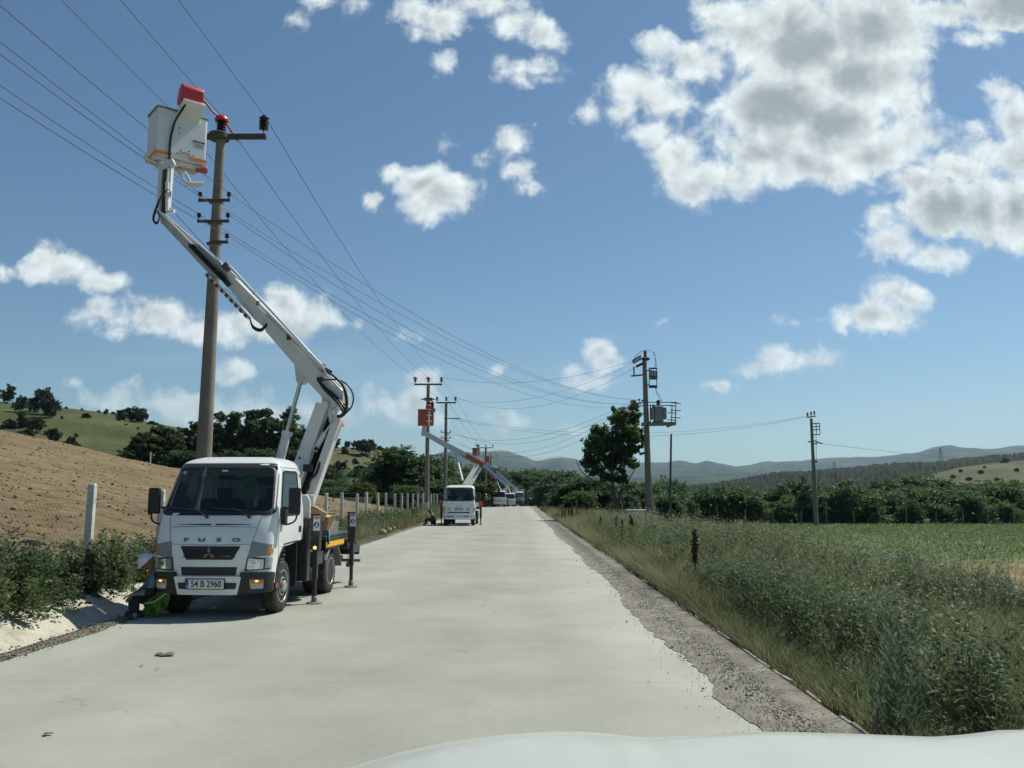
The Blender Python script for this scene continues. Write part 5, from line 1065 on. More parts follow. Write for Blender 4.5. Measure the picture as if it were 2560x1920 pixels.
# chassis and deck
mb = MB()
for sg in (-1, 1): mb.box((sg * .33, 2.9, .62), (.07, 4.4, .18))
for y in (1.2, 2.3, 3.5, 4.9): mb.box((0, y, .62), (.62, .08, .12))
mb.cyl((-.85, 3.12, .375), (.85, 3.12, .375), .06); mb.cyl((-.7, .70, .375), (.7, .70, .375), .045); mb.box((0, 3.12, .375), (.3, .3, .26)); mb.box((0, .85, .55), (.5, .7, .35)); mb.cyl((0, 1.2, .5), (0, 3.1, .4), .04)
mb.build('chassis', M_blackp, T1, bevel=.006)
mb = MB(); mb.box((0, 3.35, .965), (1.80, 3.1, .06)); mb.build('deck', M_blackp, T1, bevel=.008)
for sg in (-1, 1):
    for (y0, y1, z, h) in ((1.90, 2.16, .87, .14), (2.52, 3.72, .87, .17)):
        mb = MB(); mb.box((sg * .925, (y0 + y1) / 2, z), (.04, y1 - y0, h)); r_ = mb.build('deck_rail', M_blackp, T1, bevel=.006)
        mb = MB(); mb.box((sg * .947, (y0 + y1) / 2, z - .012), (.004, y1 - y0 - .02, .085)); mb.build('reflective_stripe', M_yellow, r_)
    mb = MB(); mb.prism([(2.62, .42), (2.62, .60), (2.86, .80), (3.40, .80), (3.60, .60), (3.66, .42), (3.63, .42), (3.57, .585), (3.38, .775), (2.88, .775), (2.65, .58), (2.65, .42)], (sg * .66, 0, 0), (0, 1, 0), (0, 0, 1), (sg, 0, 0), .27); mb.build('mudguard', M_grey, T1, bevel=.004)
    mb = MB(); mb.box((sg * .80, 2.32, .66), (.2, .44, .22)).box((sg * .78, 2.62, .56), (.24, .04, .34)); mb.build('side_box', M_blackp, T1, bevel=.01)
    mb = MB(); mb.box((sg * .80, 1.66, .84), (.22, .16, .98)); mb.build('outrigger_column', M_blackp, T1, bevel=.01)
    # front outrigger
    def outrigger(xc, y, top, sgn, foot_r=.125, sign=True):
        mb = MB(); mb.box((xc, y, top - .28), (.145, .13, .56)); og = mb.build('outrigger', M_blackp, T1, bevel=.008)
        mb = MB(); mb.box((xc, y, .66), (.075, .08, .54)); mb.cyl((xc, y, .10), (xc, y, .75), .034, n=14); mb.tube([(xc - .05, y - .06, top - .6), (xc - .055, y - .06, .42)], .008, 5); mb.build('outrigger_leg', M_blackp, og, bevel=.004)
        mb = MB(); mb.lathe((xc, y, .004), [(foot_r, 0), (foot_r, .014), (foot_r * .8, .022), (.045, .028), (.045, .10), (.035, .11)], (0, 0, 1), 24); mb.build('foot_plate', M_grey, og)
        mb = MB()
        for k in range(5): z = top - .06 - k * .11; mb.prism([(-.082, 0), (-.03, .05), (-.03, .095), (-.082, .045)], (xc, y - .072, z - .05), (1, 0, 0), (0, 0, 1), (0, -1, 0), .002)
        mb.build('hazard_stripes', M_rust, og)
        if sign:
            mb = MB(); mb.box((xc + .025, y - .074, top - .15), (.105, .004, .235)); sp = mb.build('warning_sign', M_plate, og)
            mb = MB(); mb.lathe((xc + .025, y - .077, top - .175), [(.045, 0), (.045, .002)], (0, -1, 0), 24); mb.build('blue_disc', M_signb, sp)
            mb = MB(); mb.lathe((0, 0, 0), [(.022, 0), (.022, .002)], (0, -1, 0), 20); mb.v = [Vector((v.x * 2.1 + xc + .025, v.y + y - .077, v.z + top - .062)) for v in mb.v]; mb.build('red_oval', M_signr, sp)
            text_mesh('sign_text', 'DANGER', .02, M_plate, sp, (xc + .025, y - .080, top - .062), (1, 0, 0), (0, 0, 1), .0006, sx=.9)
            mb = MB(); mb.prism([(-.008, .028), (.012, .028), (.012, -.012), (.012, -.028), (-.028, -.028), (-.03, -.018), (-.008, -.008)], (xc + .030, y - .080, top - .175), (1, 0, 0), (0, 0, 1), (0, -1, 0), .001); mb.build('boot_symbol', M_plate, sp)
        return og
    og = outrigger(sg * 1.02, 1.66, 1.40, sg)
    mb = MB(); mb.lathe((sg * 1.03, 1.586, .87), [(.026, 0), (.028, .012), (.018, .02), (.004, .022)], (0, -1, 0), 16); mb.build('marker_lamp', M_amberon if sg > 0 else M_amber, og)
    outrigger(sg * 1.02, 4.02, 1.38, sg, sign=(sg > 0))
mb = MB(); mb.box((0, 1.66, .78), (1.8, .18, .18)).box((0, 4.02, .78), (1.9, .16, .16)); mb.build('outrigger_beam', M_blackp, T1, bevel=.01)
mb = MB(); mb.box((0, 4.75, .70), (1.75, .75, .05)).box((0, 5.12, .60), (1.8, .05, .16)); rs = mb.build('rear_step', M_blackp, T1, bevel=.006)
mb = MB(); mb.box((.903, 4.85, .64), (.004, .5, .08)).box((0, 5.148, .62), (1.6, .004, .07)); mb.build('reflective_stripe', M_yellow, rs)
mb = MB(); mb.box((.902, 4.75, .65), (.02, .75, .13)).box((-.902, 4.75, .65), (.02, .75, .13)); mb.build('step_edge', M_blackp, rs)
mb = MB(); mb.tube([(.95, 4.25, 1.0), (.97, 4.3, 1.25), (.97, 4.6, 1.25), (.95, 4.6, .75)], .015, 6); mb.build('grab_rail', M_blackp, T1)
mb = MB(); mb.box((.62, 3.30, 1.10), (.46, .75, .24)); mb.build('tool_locker', M_grey, T1, bevel=.01)
mb = MB(); mb.box((.60, 2.45, 1.06), (.5, .4, .16)); mb.build('tool_tray', M_blackp, T1, bevel=.01)
mb = MB(); mb.tube(catmull([(.40, 3.0, 1.10), (.40, 3.0, 1.42), (.50, 3.05, 1.50), (.62, 3.1, 1.42), (.62, 3.1, 1.10)], 6), .02, 8); mb.build('hoop_rail', M_rubber, T1)
mb = MB(); mb.prism([(0, .95), (.28, .95), (.28, 1.58), (.24, 1.68), (.18, 1.70), (0, 1.45)], (.60, 1.80, 0), (1, 0, 0), (0, 0, 1), (0, -1, 0), .05); mb.box((.30, 2.1, 1.0), (1.0, .5, .9)); mb.build('turret_cover', M_boom, T1, bevel=.012)
t_ = bpy.data.objects.new('spare_wheel', None); COL.objects.link(t_); t_.parent = T1; t_.location = (.52, 2.16, .42)
mb = MB(); mb.lathe((0, 0, -.1), [(.22, 0), (.36, .0), (.37, .04), (.37, .16), (.36, .2), (.22, .2)], (0, 0, 1), 30); mb.build('tyre', M_tyre, t_)
# tail hitch
mb = MB(); mb.box((0, 5.0, .45), (1.2, .06, .12)); mb.cyl((.55, 4.9, .42), (.98, 4.9, .42), .03); mb.cyl((.75, 4.85, .34), (.75, 5.1, .34), .05); mb.build('tow_bar', M_grey, T1, bevel=.005)
# cargo
W1 = world_of(T1)
def cargo_box(loc, size, rot, lab, m=M_card, txt=None):
    mb = MB(); mb.box((0, 0, 0), size); o = thing('cardboard_box', lab, 'box', W1 @ Vector(loc)); o.rotation_euler = [R(k) for k in rot]
    b = mb.build('carton', m, o, bevel=.004)
    mb = MB(); mb.box((size[0] * .5, 0, size[2] * .52), (size[0] * .5, size[1], .006), rot=(0, -35, 0)); mb.build('flap', m, o)
    if txt:
        text_mesh('carton_print', txt, .11, M_cardp, o, (0, -size[1] / 2 - .002, 0), (1, 0, 0), (0, 0, 1), .001, bold=.004)
cargo_box((.60, 1.98, 1.50), (.28, .26, .24), (5, 38, 10), 'dark brown open box on top of the truck deck pile', mat('cardboard_brown', (.20, .10, .06), .9, var=.15))
cargo_box((.80, 2.20, 1.33), (.34, .22, .34), (0, 30, 8), 'tan cardboard box standing on its edge right behind the front outrigger', txt='20')
cargo_box((.90, 2.48, 1.25), (.30, .24, .22), (4, 12, -14), 'flattened tan cardboard box at the right end of the pile', txt='20')
cargo_box((.72, 2.02, 1.17), (.36, .30, .24), (0, 4, 6), 'tan box at the bottom of the deck pile behind the front outrigger')
mb = MB(); rows = [[Vector((.955 + .03 * math.sin(k * 1.3 + j * .4), 2.56 + .028 * k + .012 * j, 1.16 - .10 * j)) for k in range(5)] for j in range(4)]; rows.insert(0, [Vector((.80, 2.56 + .028 * k, 1.17)) for k in range(5)]); mb.grid(rows)
o = mb.build('cloth', M_bluec, smooth=80, world=False); o.location = W1.translation; o.rotation_euler = (0, 0, R(-2.6)); so_ = o.modifiers.new('s', 'SOLIDIFY'); so_.thickness = .008; tag(o, 'light blue cloth hanging over the truck deck edge', 'cloth')
# ------------------------------------------------------------------ boom of the nearest truck (built where it stands)
def bY(px): return 14.0 + (855 - px) / 450 * 1.3
def bp_(px, py, dy=0): return at(px, py, bY(px) + dy)
def wb(mb, name, m, parent=T1, **k): return mb.build(name, m, parent, world=True, **k)
BD = (bp_(405, 540) - bp_(855, 985)).normalized()
SIDE = Vector((.25, 1, -.1)).normalized()
mb = MB(); c0 = W1 @ Vector((.55, 2.1, 1.1)); mb.cyl(c0, c0 + Vector((0, 0, .45)), .24, n=24); mb.box(c0 + Vector((0, 0, .5)), (.5, .5, .2), rot=(0, 0, 20)); wb(mb, 'turret', M_boom, bevel=.01)
# lower boom: plate, channel and lip
Lm = MB(); Lm.beam(at(722, 1250, 14.05), at(810, 1012, 14.05), .21, .30, side=(1, 0, .4)); Lm.lathe(at(811, 1012, 13.9), [(.07, 0), (.07, .3)], (0, 1, 0), 20); lb_ = wb(Lm, 'lower_boom', M_boom, bevel=.008)
mb = MB(); mb.beam(at(772, 1262, 14.02), at(847, 1046, 14.02), .13, .26, side=(1, 0, .4)); wb(mb, 'boom_lip', M_boom, lb_, bevel=.008)
mb = MB(); mb.beam(at(748, 1252, 14.2), at(832, 1036, 14.2), .14, .06, side=(1, 0, .4)); wb(mb, 'boom_channel', M_dark, lb_)
mb = MB(); mb.cyl(at(786, 1127, 13.95), at(812, 1082, 13.95), .045, n=16); wb(mb, 'cylinder', M_boom, lb_); mb = MB(); mb.cyl(at(812, 1082, 13.95), at(829, 1060, 13.95), .028, n=12); wb(mb, 'cylinder_rod', M_steel, lb_)
mb = MB(); mb.cyl(at(748.6, 1145, 13.86), at(748.6, 1145, 13.89), .018, n=14); mb.cyl(at(790, 1122, 13.84), at(790, 1122, 13.88), .035, n=14); wb(mb, 'pin_hole', M_dark, lb_)
mb = MB(); mb.tube(catmull([at(800, 1155, 13.9), at(790, 1185, 13.85), at(775, 1200, 13.8), at(770, 1225, 13.8)], 5), .022, 6); mb.box(at(770, 1170, 13.85), (.14, .1, .12)); wb(mb, 'hose_bundle', M_rubber, lb_)
# slim lift cylinder
mb = MB(); mb.cyl(at(700, 1150, 14.0), at(716, 1086, 14.0), .075, n=18); mb.lathe(at(716, 1088, 14.0), [(.09, 0), (.09, .07)], at(751, 956, 14.0) - at(716, 1086, 14.0), 18); cy = wb(mb, 'lift_cylinder', M_boom)
mb = MB(); mb.cyl(at(716, 1086, 14.0), at(752, 952, 14.0), .036, n=14); wb(mb, 'cylinder_rod', M_steel, cy)
# outer boom as a real box section: side profile traced, given width
def prof(mb, pts, y_off, th):
    """closed side profile in the boom's upright plane, th metres deep"""
    A = [bp_(px, py, y_off) for px, py in pts]; Bk = [a + SIDE * th for a in A]; n = len(A)
    mb.add(A + Bk, [tuple(range(n)), tuple(reversed(range(n, 2 * n)))] + [(i, (i + 1) % n, n + (i + 1) % n, n + i) for i in range(n)])
mb = MB(); prof(mb, [(667, 774), (856, 977), (857, 992), (804, 992), (765, 951), (736, 912), (664, 829), (661, 812)], -.12, .26); ob = wb(mb, 'main_boom', M_boom, bevel=.008)
mb = MB(); prof(mb, [(735, 908), (740, 952), (744, 959), (756, 958), (766, 950), (770, 935)], -.05, .12); wb(mb, 'cylinder_bracket', M_boom, ob, bevel=.006)
mb = MB(); prof(mb, [(567, 674), (700, 812), (700, 852), (634, 797), (568, 716)], -.08, .19); mbm = wb(mb, 'middle_boom', M_boom, bevel=.006)
mb = MB(); prof(mb, [(396, 522), (590, 690), (585, 722), (515, 677), (402, 556)], -.05, .13); ib = wb(mb, 'inner_boom', mat('boom_inner', (.42, .44, .44), .35, metal=.2, dirt=(.14, .13, .11), dscale=4, damt=.6), bevel=.005)
# bright rails along the upper edge
for (a, b, r_, m_, nm) in (((573, 664), (812, 922), .034, M_white, 'cable_tube'), ((590, 700), (853, 968), .022, M_white, 'boom_rail'), ((640, 762), (835, 965), .016, M_boom, 'boom_rail'), ((440, 536), (562, 668), .014, M_steel, 'feed_rod'), ((394, 523), (480, 610), .026, M_white, 'boom_rail')):
    mb = MB(); mb.beam(bp_(*a, -.14), bp_(*b, -.14), r_ * 2, r_ * 1.2, side=SIDE); wb(mb, nm, m_, ob, bevel=.004)
mb = MB(); mb.cyl(bp_(810, 920, -.1), bp_(828, 930, -.14), .03); mb.cyl(bp_(812, 928, -.1), bp_(806, 912, -.1), .05); mb.box(bp_(567, 668, -.1), (.12, .16, .12), rot=(0, 45, 0)); mb.box(bp_(722, 843, -.15), (.07, .05, .1)); mb.box(bp_(645, 758, -.15), (.05, .05, .07)); mb.box(bp_(635, 732, -.15), (.05, .05, .06)); wb(mb, 'boom_fitting', M_iron, ob, bevel=.006)
# cable chain and striped rack under the boom
mb = MB(); prof(mb, [(474, 607), (486, 612), (560, 690), (574, 708), (566, 716), (553, 700), (470, 616)], -.15, .08)
for k in range(22): p = bp_(480 + 80 * k / 21, 616 + 84 * k / 21, -.17); mb.box(p, (.012, .02, .085), rot=(0, 42, 0))
wb(mb, 'cable_chain', M_black, ib)
mb = MB(); mb.beam(bp_(517, 684, -.1), bp_(624, 796, -.1), .05, .05, side=SIDE); rk = wb(mb, 'rack', M_boom, mbm)
mb = MB()
for k in range(9): a = k / 9; b = a + .055; mb.beam(bp_(517 + 107 * a, 687 + 112 * a, -.11), bp_(517 + 107 * b, 687 + 112 * b, -.11), .056, .056, side=SIDE)
wb(mb, 'rack_stripes', M_rust, rk)
mb = MB()
for k in range(16): p = bp_(565 + 66 * k / 15, 722 + 66 * k / 15, -.13); mb.cyl(p, p - SIDE * .02, .009, n=6)
wb(mb, 'rack_holes', M_dark, mbm)
mb = MB()
for j in range(3): mb.tube(catmull([bp_(624, 795, -.12 - .02 * j), bp_(633, 815 + j * 3, -.15), bp_(652, 822 + j * 3, -.15), bp_(668, 808 + 3 * j, -.12)], 5), .012, 6)
wb(mb, 'short_hose', M_rubber, ob)
# knuckle and link
mb = MB(); prof(mb, [(803, 988), (858, 976), (857, 995), (851, 1016), (829, 1020), (812, 1020), (804, 1006)], -.13, .28); kn = wb(mb, 'knuckle', M_boom, bevel=.01)
mb = MB(); prof(mb, [(817, 1018), (829, 1018), (832, 1054), (829, 1059), (823, 1056)], -.15, .05); prof(mb, [(833, 1020), (842, 1020), (840, 1057), (835, 1060)], -.16, .05); wb(mb, 'link_plate', M_boom, kn, bevel=.006)
mb = MB(); mb.cyl(bp_(828, 1055, -.2), bp_(840, 1056, .1), .03); mb.cyl(bp_(808, 1012, -.2), bp_(808, 1012, .2), .03); wb(mb, 'pivot_pin', M_steel, kn)
rn = random.Random(5)
for j, pts in enumerate([[(795, 950), (815, 970), (838, 990), (856, 1012), (862, 1030), (848, 1040)], [(796, 952), (812, 975), (835, 998), (852, 1018), (858, 1036), (846, 1042)], [(820, 930), (842, 948), (858, 968), (865, 1000), (864, 1028), (847, 1043)],
                         [(818, 928), (845, 950), (862, 972), (868, 1005), (862, 1035), (846, 1044)], [(800, 950), (822, 949), (845, 950), (868, 962), (882, 985), (882, 1008), (872, 1026), (850, 1042)], [(794, 948), (806, 965), (828, 985), (848, 1002), (870, 1018), (868, 1030), (850, 1040)]]):
    mb = MB(); dy = rn.uniform(-.2, -.05) - .1; mb.tube(catmull([bp_(a, b, dy + rn.uniform(-.03, .03)) for a, b in pts], 6), .0185 if j < 4 else .013, 8); wb(mb, 'hydraulic_hose', M_rubber, kn)
mb = MB(); mb.box(bp_(799, 948, -.2), (.09, .06, .07)); mb.box(bp_(847, 1041, -.2), (.06, .08, .05)); wb(mb, 'hose_clamp', M_rubber, kn, bevel=.005)
mb = MB(); q = at(851.5, 1062, 14.1); mb.lathe(q, [(.055, 0), (.055, .02), (.04, .025), (.03, .10), (.012, .115)], (0, 0, 1), 16); wb(mb, 'beacon', mat('red_beacon', (.6, .04, .02), .25, emit=(1, .1, .05), es=.35), kn)
mb = MB(); mb.box(q - Vector((.0, 0, .02)), (.16, .1, .02)); wb(mb, 'beacon_bracket', M_boom, kn)
# jib
def jp(px, py, dy=0): return at(px, py, 15.3 + dy)
mb = MB(); mb.beam(jp(398, 536), jp(405, 408), .07, .14, side=(1, 0, 0)); mb.beam(jp(422, 520), jp(430, 412), .04, .12, side=(1, 0, 0)); mb.beam(jp(402, 420), jp(436, 405), .10, .14, side=(0, 1, 0)); jb = wb(mb, 'jib', M_boom, bevel=.01)
mb = MB(); mb.beam(jp(409, 532, .04), jp(416, 412, .04), .10, .08, side=(1, 0, 0)); wb(mb, 'jib_core', M_iron, jb)
mb = MB(); mb.cyl(jp(418, 526, -.08), jp(418, 455, -.08), .034, n=14); mb.cyl(jp(420, 530, -.1), jp(436, 528, -.1), .04); mb.cyl(jp(418, 455, -.08), jp(421, 420, -.08), .02); mb.box(jp(423, 487, -.1), (.07, .05, .09)); wb(mb, 'jib_cylinder', M_white, jb, bevel=.004)
mb = MB()
for j in range(3): mb.tube(catmull([jp(403, 490, -.1), jp(392 - j * 1.5, 520, -.12), jp(385 - 1.5 * j, 548, -.12), jp(392, 556 + 2 * j, -.12), jp(398, 545, -.1), jp(396, 530, -.08)], 5), .012, 6)
mb.tube(catmull([jp(412, 482, -.12), jp(420, 474, -.14), jp(427, 482, -.12), jp(426, 494, -.1)], 5), .009, 6)
wb(mb, 'jib_hose', M_rubber, jb)
# ------------------------------------------------------------------ bucket
BK = thing('bucket', 'x', 'x'); COL.objects.unlink(BK); bpy.data.objects.remove(BK)
BKo = bpy.data.objects.new('bucket', None); COL.objects.link(BKo); BKo.parent = T1
def make_bucket(parent, C0, yaw, L=.96, d=.62, h=.98, m=M_bucket, stripe=M_orange, detail=True):
    e1 = Vector((math.cos(yaw), math.sin(yaw), 0)); e2 = Vector((-math.sin(yaw), math.cos(yaw), 0)); ez = Vector((0, 0, 1)); P = lambda a, b, c: C0 + e1 * a + e2 * b + ez * c
    M3 = Matrix((e1, e2, ez)).transposed(); mb = MB(); t = .03
    mb.box(P(L / 2, t / 2, h / 2), (L, t, h), M=M3).box(P(L / 2, d - t / 2, h / 2), (L, t, h), M=M3).box(P(t / 2, d / 2, h / 2), (t, d - 2 * t, h - .002), M=M3).box(P(L - t / 2, d / 2, h / 2), (t, d - 2 * t, h - .002), M=M3).box(P(L / 2, d / 2, .02), (L - 2 * t, d - 2 * t, .04), M=M3)
    sh = mb.build('bucket_shell', m, parent, world=True, bevel=.016, seg=3)
    mb = MB(); mb.box(P(L / 2, -.004, h - .015), (L + .03, .05, .03), M=M3).box(P(L / 2, d + .004, h - .015), (L + .03, .05, .03), M=M3).box(P(-.004, d / 2, h - .015), (.05, d - .04, .029), M=M3).box(P(L + .004, d / 2, h - .015), (.05, d - .04, .029), M=M3); mb.build('bucket_rim', M_grey if detail else m, sh, world=True, bevel=.008)
    return P, M3, sh, e1, e2
yaw = R(40); C0 = at(389, 382, 15.25)
P, M3, sh, e1, e2 = make_bucket(BKo, C0, yaw); n_ = -e2
mb = MB(); mb.box(P(.60, -.012, .50), (.66, .022, .86), M=M3); wb(mb, 'front_panel', M_bucket, sh, bevel=.008)
mb = MB(); mb.box(P(-.008, .31, .035), (.012, .66, .065), M=M3).box(P(.13, -.008, .035), (.30, .012, .065), M=M3).box(P(.80, -.027, .06), (.34, .010, .06), M=M3).box(P(L_ := .966, .31, .035), (.008, .6, .065), M=M3); wb(mb, 'orange_band', M_orange, sh)
mb = MB(); mb.box(P(.80, -.026, .43), (.24, .004, .030), M=M3); wb(mb, 'warning_label', M_ink, sh)
mb = MB(); mb.box(P(.80, -.029, .43), (.10, .002, .022), M=M3); wb(mb, 'label_red', M_signr, sh)
mb = MB()
for k in range(5): mb.box(P(.80 + (.02 if k % 2 else 0), -.0245, .385 - k * .018), (.19 - .03 * (k % 3), .002, .006), M=M3)
wb(mb, 'label_text', M_inkg, sh)
mb = MB(); 
for a, c in ((.40, .10), (.46, .16), (.62, .19), (.70, .12), (.42, .62), (.42, .52)): mb.cyl(P(a, -.02, c), P(a, -.032, c), .013, n=10)
mb.tube([P(.45 + .20 * k / 8, -.026, .09 + .05 * math.sin(math.pi * k / 8)) for k in range(9)], .006, 5); wb(mb, 'fixing_bolt', M_dark, sh)
# control shelf and red hood
def ext(mb, pts, b0, b1):
    A = [P(a, b0, c) for a, c in pts]; Bq = [P(a, b1, c) for a, c in pts]; n = len(A); mb.add(A + Bq, [tuple(range(n)), tuple(reversed(range(n, 2 * n)))] + [(i, (i + 1) % n, n + (i + 1) % n, n + i) for i in range(n)])
def extb(mb, pts, a0, a1):
    A = [P(a0, b, c) for b, c in pts]; Bq = [P(a1, b, c) for b, c in pts]; n = len(A); mb.add(A + Bq, [tuple(range(n)), tuple(reversed(range(n, 2 * n)))] + [(i, (i + 1) % n, n + (i + 1) % n, n + i) for i in range(n)])
mb = MB(); extb(mb, [(-.005, 1.03), (-.36, 1.10), (-.36, 1.04), (-.10, .86), (-.005, .80)], .36, .78); shf = wb(mb, 'control_shelf', M_bucket, BKo, bevel=.012)
mb = MB(); pts = [(-.02, 1.05), (-.34, 1.11)] + [(-.34 + .02 * k - .02 * math.sin(k), 1.11 + .0 * k) for k in ()]
pts = [(-.02, 1.06), (-.33, 1.12), (-.345, 1.36), (-.30, 1.42), (-.22, 1.44), (-.10, 1.36), (-.02, 1.20)]
extb(mb, pts, .33, .76); wb(mb, 'control_hood', M_red, shf, bevel=.03, seg=4)
mb = MB(); mb.tube(catmull([P(.42, -.30, 1.02), P(.36, -.20, .86), P(.30, -.10, .70), P(.26, -.05, .45), P(.24, -.05, .2), P(.25, -.03, .0), P(.30, .1, -.06)], 6), .021, 8); wb(mb, 'control_hose', M_rubber, BKo)
# support frame under the bucket
mb = MB(); mb.beam(P(-.02, .12, -.04), P(1.0, .12, -.05), .06, .07); mb.beam(P(-.02, .45, -.04), P(.9, .45, -.05), .06, .07); mb.box(P(.30, .3, -.07), (.3, .4, .10), M=M3)
mb.tube(catmull([P(-.12, .1, -.02), P(-.16, .12, -.10), P(.0, .14, -.13), P(.2, .2, -.15)], 5), .025, 6); mb.beam(P(.25, .25, -.1), jp(412, 418), .16, .12); wb(mb, 'bucket_frame', M_boom, BKo, bevel=.01)
mb = MB(); mb.prism([(0, 0), (.22, 0), (.22, .10), (.15, .12), (.10, .06), (0, .05)], P(.80, .02, -.14), e1, Vector((0, 0, 1)), e2, .1); wb(mb, 'red_catch', M_red, BKo, bevel=.01)
mb = MB(); s0 = at(449, 434, 15.1); s1 = at(466, 460, 15.1); s2 = at(505, 461, 15.3); mb.beam(s0, s1, .03, .03); mb.beam(at(465, 432, 15.1), at(478, 459, 15.1), .035, .035); mb.beam(s1, s2, .17, .025, side=(0, 1, 0)); mb.box(at(455, 432, 15.1), (.16, .1, .04)); wb(mb, 'foot_step', M_boom, BKo, bevel=.006)
# ================================================================== poles
def insulator(parent, p, s=1.0, cover=False, name='insulator', m=None):
    mb = MB(); k = s
    mb.cyl(p + Vector((0, 0, -.08 * k)), p + Vector((0, 0, .05 * k)), .012 * k, n=8)
    pr = [(.03 * k, .04 * k)]
    for j in range(4): z = .06 + j * .07; pr += [(.055 * k, z * k), (.125 * k, (z + .012) * k), (.12 * k, (z + .03) * k), (.06 * k, (z + .045) * k)]
    pr += [(.12 * k, .345 * k), (.135 * k, .37 * k), (.08 * k, .40 * k), (.05 * k, .42 * k), (.06 * k, .445 * k), (.01, .46 * k)]
    mb.lathe(p, pr, n=16); o = mb.build(name, m or M_insul, parent, smooth=50)
    if cover:
        mb = MB(); mb.sphere(p + Vector((0, 0, .33 * k)), .165 * k, 14, 8, sc=(1.1, 1.1, .95), half=True); mb.cyl(p + Vector((0, 0, .30 * k)), p + Vector((0, 0, .36 * k)), .175 * k, n=16)
        for a, b, c in ((.04, .0, .52), (-.05, .03, .5), (.09, -.02, .47)): mb.cyl(p + Vector((a, b, .40)) * 1, p + Vector((a, b, c)), .018, n=6)
        mb.build('insulator_cover', M_red, o, bevel=.01)
    return o
def small_ins(mb, p, k=1.0): mb.lathe(p, [(.015, -.10), (.015, 0), (.05 * k, .02), (.055 * k, .05), (.03 * k, .065), (.05 * k, .085), (.05 * k, .11), (.02, .13)], n=10)
def pole(X, Y, H, r0, r1, label, name='utility_pole', group=None, z=None, lean=(0, 0)):
    z = z if z is not None else zb(X, Y); t = thing(name, label, 'pole', (X, Y, z), 0, group)
    mb = MB(); n = 10; mb.tube([(lean[0] * H * k / n, lean[1] * H * k / n, H * k / n - (.3 if k == 0 else 0)) for k in range(n + 1)], [r0 + (r1 - r0) * k / n for k in range(n + 1)], 24); mb.build('shaft', M_conc, t, smooth=60); return t
def crossarm(parent, z, L, w=.11, x0=None, disc=True, rz=0, m=None):
    c, s = math.cos(R(rz)), math.sin(R(rz)); mb = MB(); x0 = -L if x0 is None else x0; mb.beam((x0 * c, x0 * s, z), (L * c, L * s, z), w, w * 1.1, side=(-s, c, 0))
    o = mb.build('crossarm', m or M_iron, parent, bevel=.01)
    if disc: mb = MB(); mb.lathe((0, 0, z), [(.20, -.10), (.27, -.08), (.28, .06), (.22, .09)], n=10); mb.build('head_plate', M_iron, o, bevel=.01)
    return o
# pole 1, nearest, behind the first truck
P1 = at(513, 1140, 21.0); P1x = at(548, 336, 21.0).x; P1z = zb(-7.9, 21)
X1 = (P1.x + P1x) / 2 - .02; H1 = at(540, 340, 21).z
pl1 = pole(X1, 21.0, H1 - P1z, .215, .115, 'nearest tall concrete pole behind the cab of the first truck, beside the white bucket', z=P1z, lean=(.004, 0))
zt = H1 - P1z; lx = .004 * zt
ca = crossarm(pl1, zt - .02, 1.26, .12)
insulator(ca, Vector((lx, 0, zt + .1)), cover=True); insulator(ca, Vector((1.18, 0, zt + .12))); insulator(ca, Vector((-1.18, 0, zt + .12)), cover=True)
mb = MB(); mb.tube([(-.33, -.55, zt + .85), (-.14, -.2, zt + .60), (0, 0, zt + .52), (.14, .25, zt + .38), (.30, .55, zt + .1)], .026, 8); mb.build('line_cover', M_red, ca)
LV1 = []
for (py, sides) in ((505, (-1, 1)), (557, (-1, 1)), (609, (1,))):
    z = at(530, py, 21).z - P1z; mb = MB(); x0 = -.42 if -1 in sides else 0; mb.box(((x0 + .42) / 2, -.13, z), (.42 - x0, .05, .075)).cyl((0, 0, z - .03), (0, 0, z + .0), .19, n=20); br = mb.build('bracket', M_iron, pl1, bevel=.005)
    for s in sides: mb = MB(); small_ins(mb, Vector((s * .38, -.13, z + .10)), 1.1); mb.build('insulator', M_insul, br); LV1.append(Vector((X1 + s * .38, 20.87, P1z + z + .19)))
MV1 = [Vector((X1 + lx + d, 21, H1 + .55)) for d in (-1.18, 0, 1.16)]
# pole 2 (with orange bucket) and pole 3 behind it
def std_pole(px, pytop, Y, label, covers=(1, 1, 0), brackets=(), H=None, arm=1.15, r0=.2, r1=.13, group=None):
    X = at(px, 1236, Y).x; z = zb(X, Y); top = at(px, pytop, Y).z; t = pole(X, Y, top - z, r0, r1, label, group=group); c = crossarm(t, top - z - .03, arm, .12, disc=False); MV = []
    for d, cv in zip((-arm + .08, 0, arm - .08), covers): insulator(c, Vector((d, 0, top - z + .10)), cover=bool(cv)); MV.append(Vector((X + d, Y, top + .55)))
    LV = []
    for py in brackets:
        zz = at(px, py, Y).z - z; mb = MB(); mb.box((0, -.14, zz), (.95, .05, .07)); br = mb.build('bracket', M_iron, t)
        for s in (-1, 1): mb = MB(); small_ins(mb, Vector((s * .42, -.14, zz + .1)), 1.3); mb.build('insulator', M_insul, br); LV.append(Vector((X + s * .42, Y - .14, z + zz + .2)))
    return t, X, z, top, MV, LV
pl2, X2, z2, top2, MV2, _ = std_pole(1067, 960, 66.0, 'second tall pole with the orange bucket in front of its upper shaft', (1, 1, 0), arm=1.13)
mb = MB(); zz = at(1067, 998, 66).z - z2; mb.cyl((0, 0, zz - .12), (0, 0, zz + .1), .3, n=12); mb.box((0, 0, zz), (1.1, .09, .1)); mb.build('strain_collar', M_iron, pl2, bevel=.01)
pm_ = mat('white_band', (.55, .55, .50), .8, var=.3, scale=8); mb = MB(); zz = at(1067, 1265, 66).z - z2; mb.cyl((0, 0, .3), (0, 0, zz + .3), .208, .203, n=20, cap=False); mb.build('painted_band', pm_, pl2)
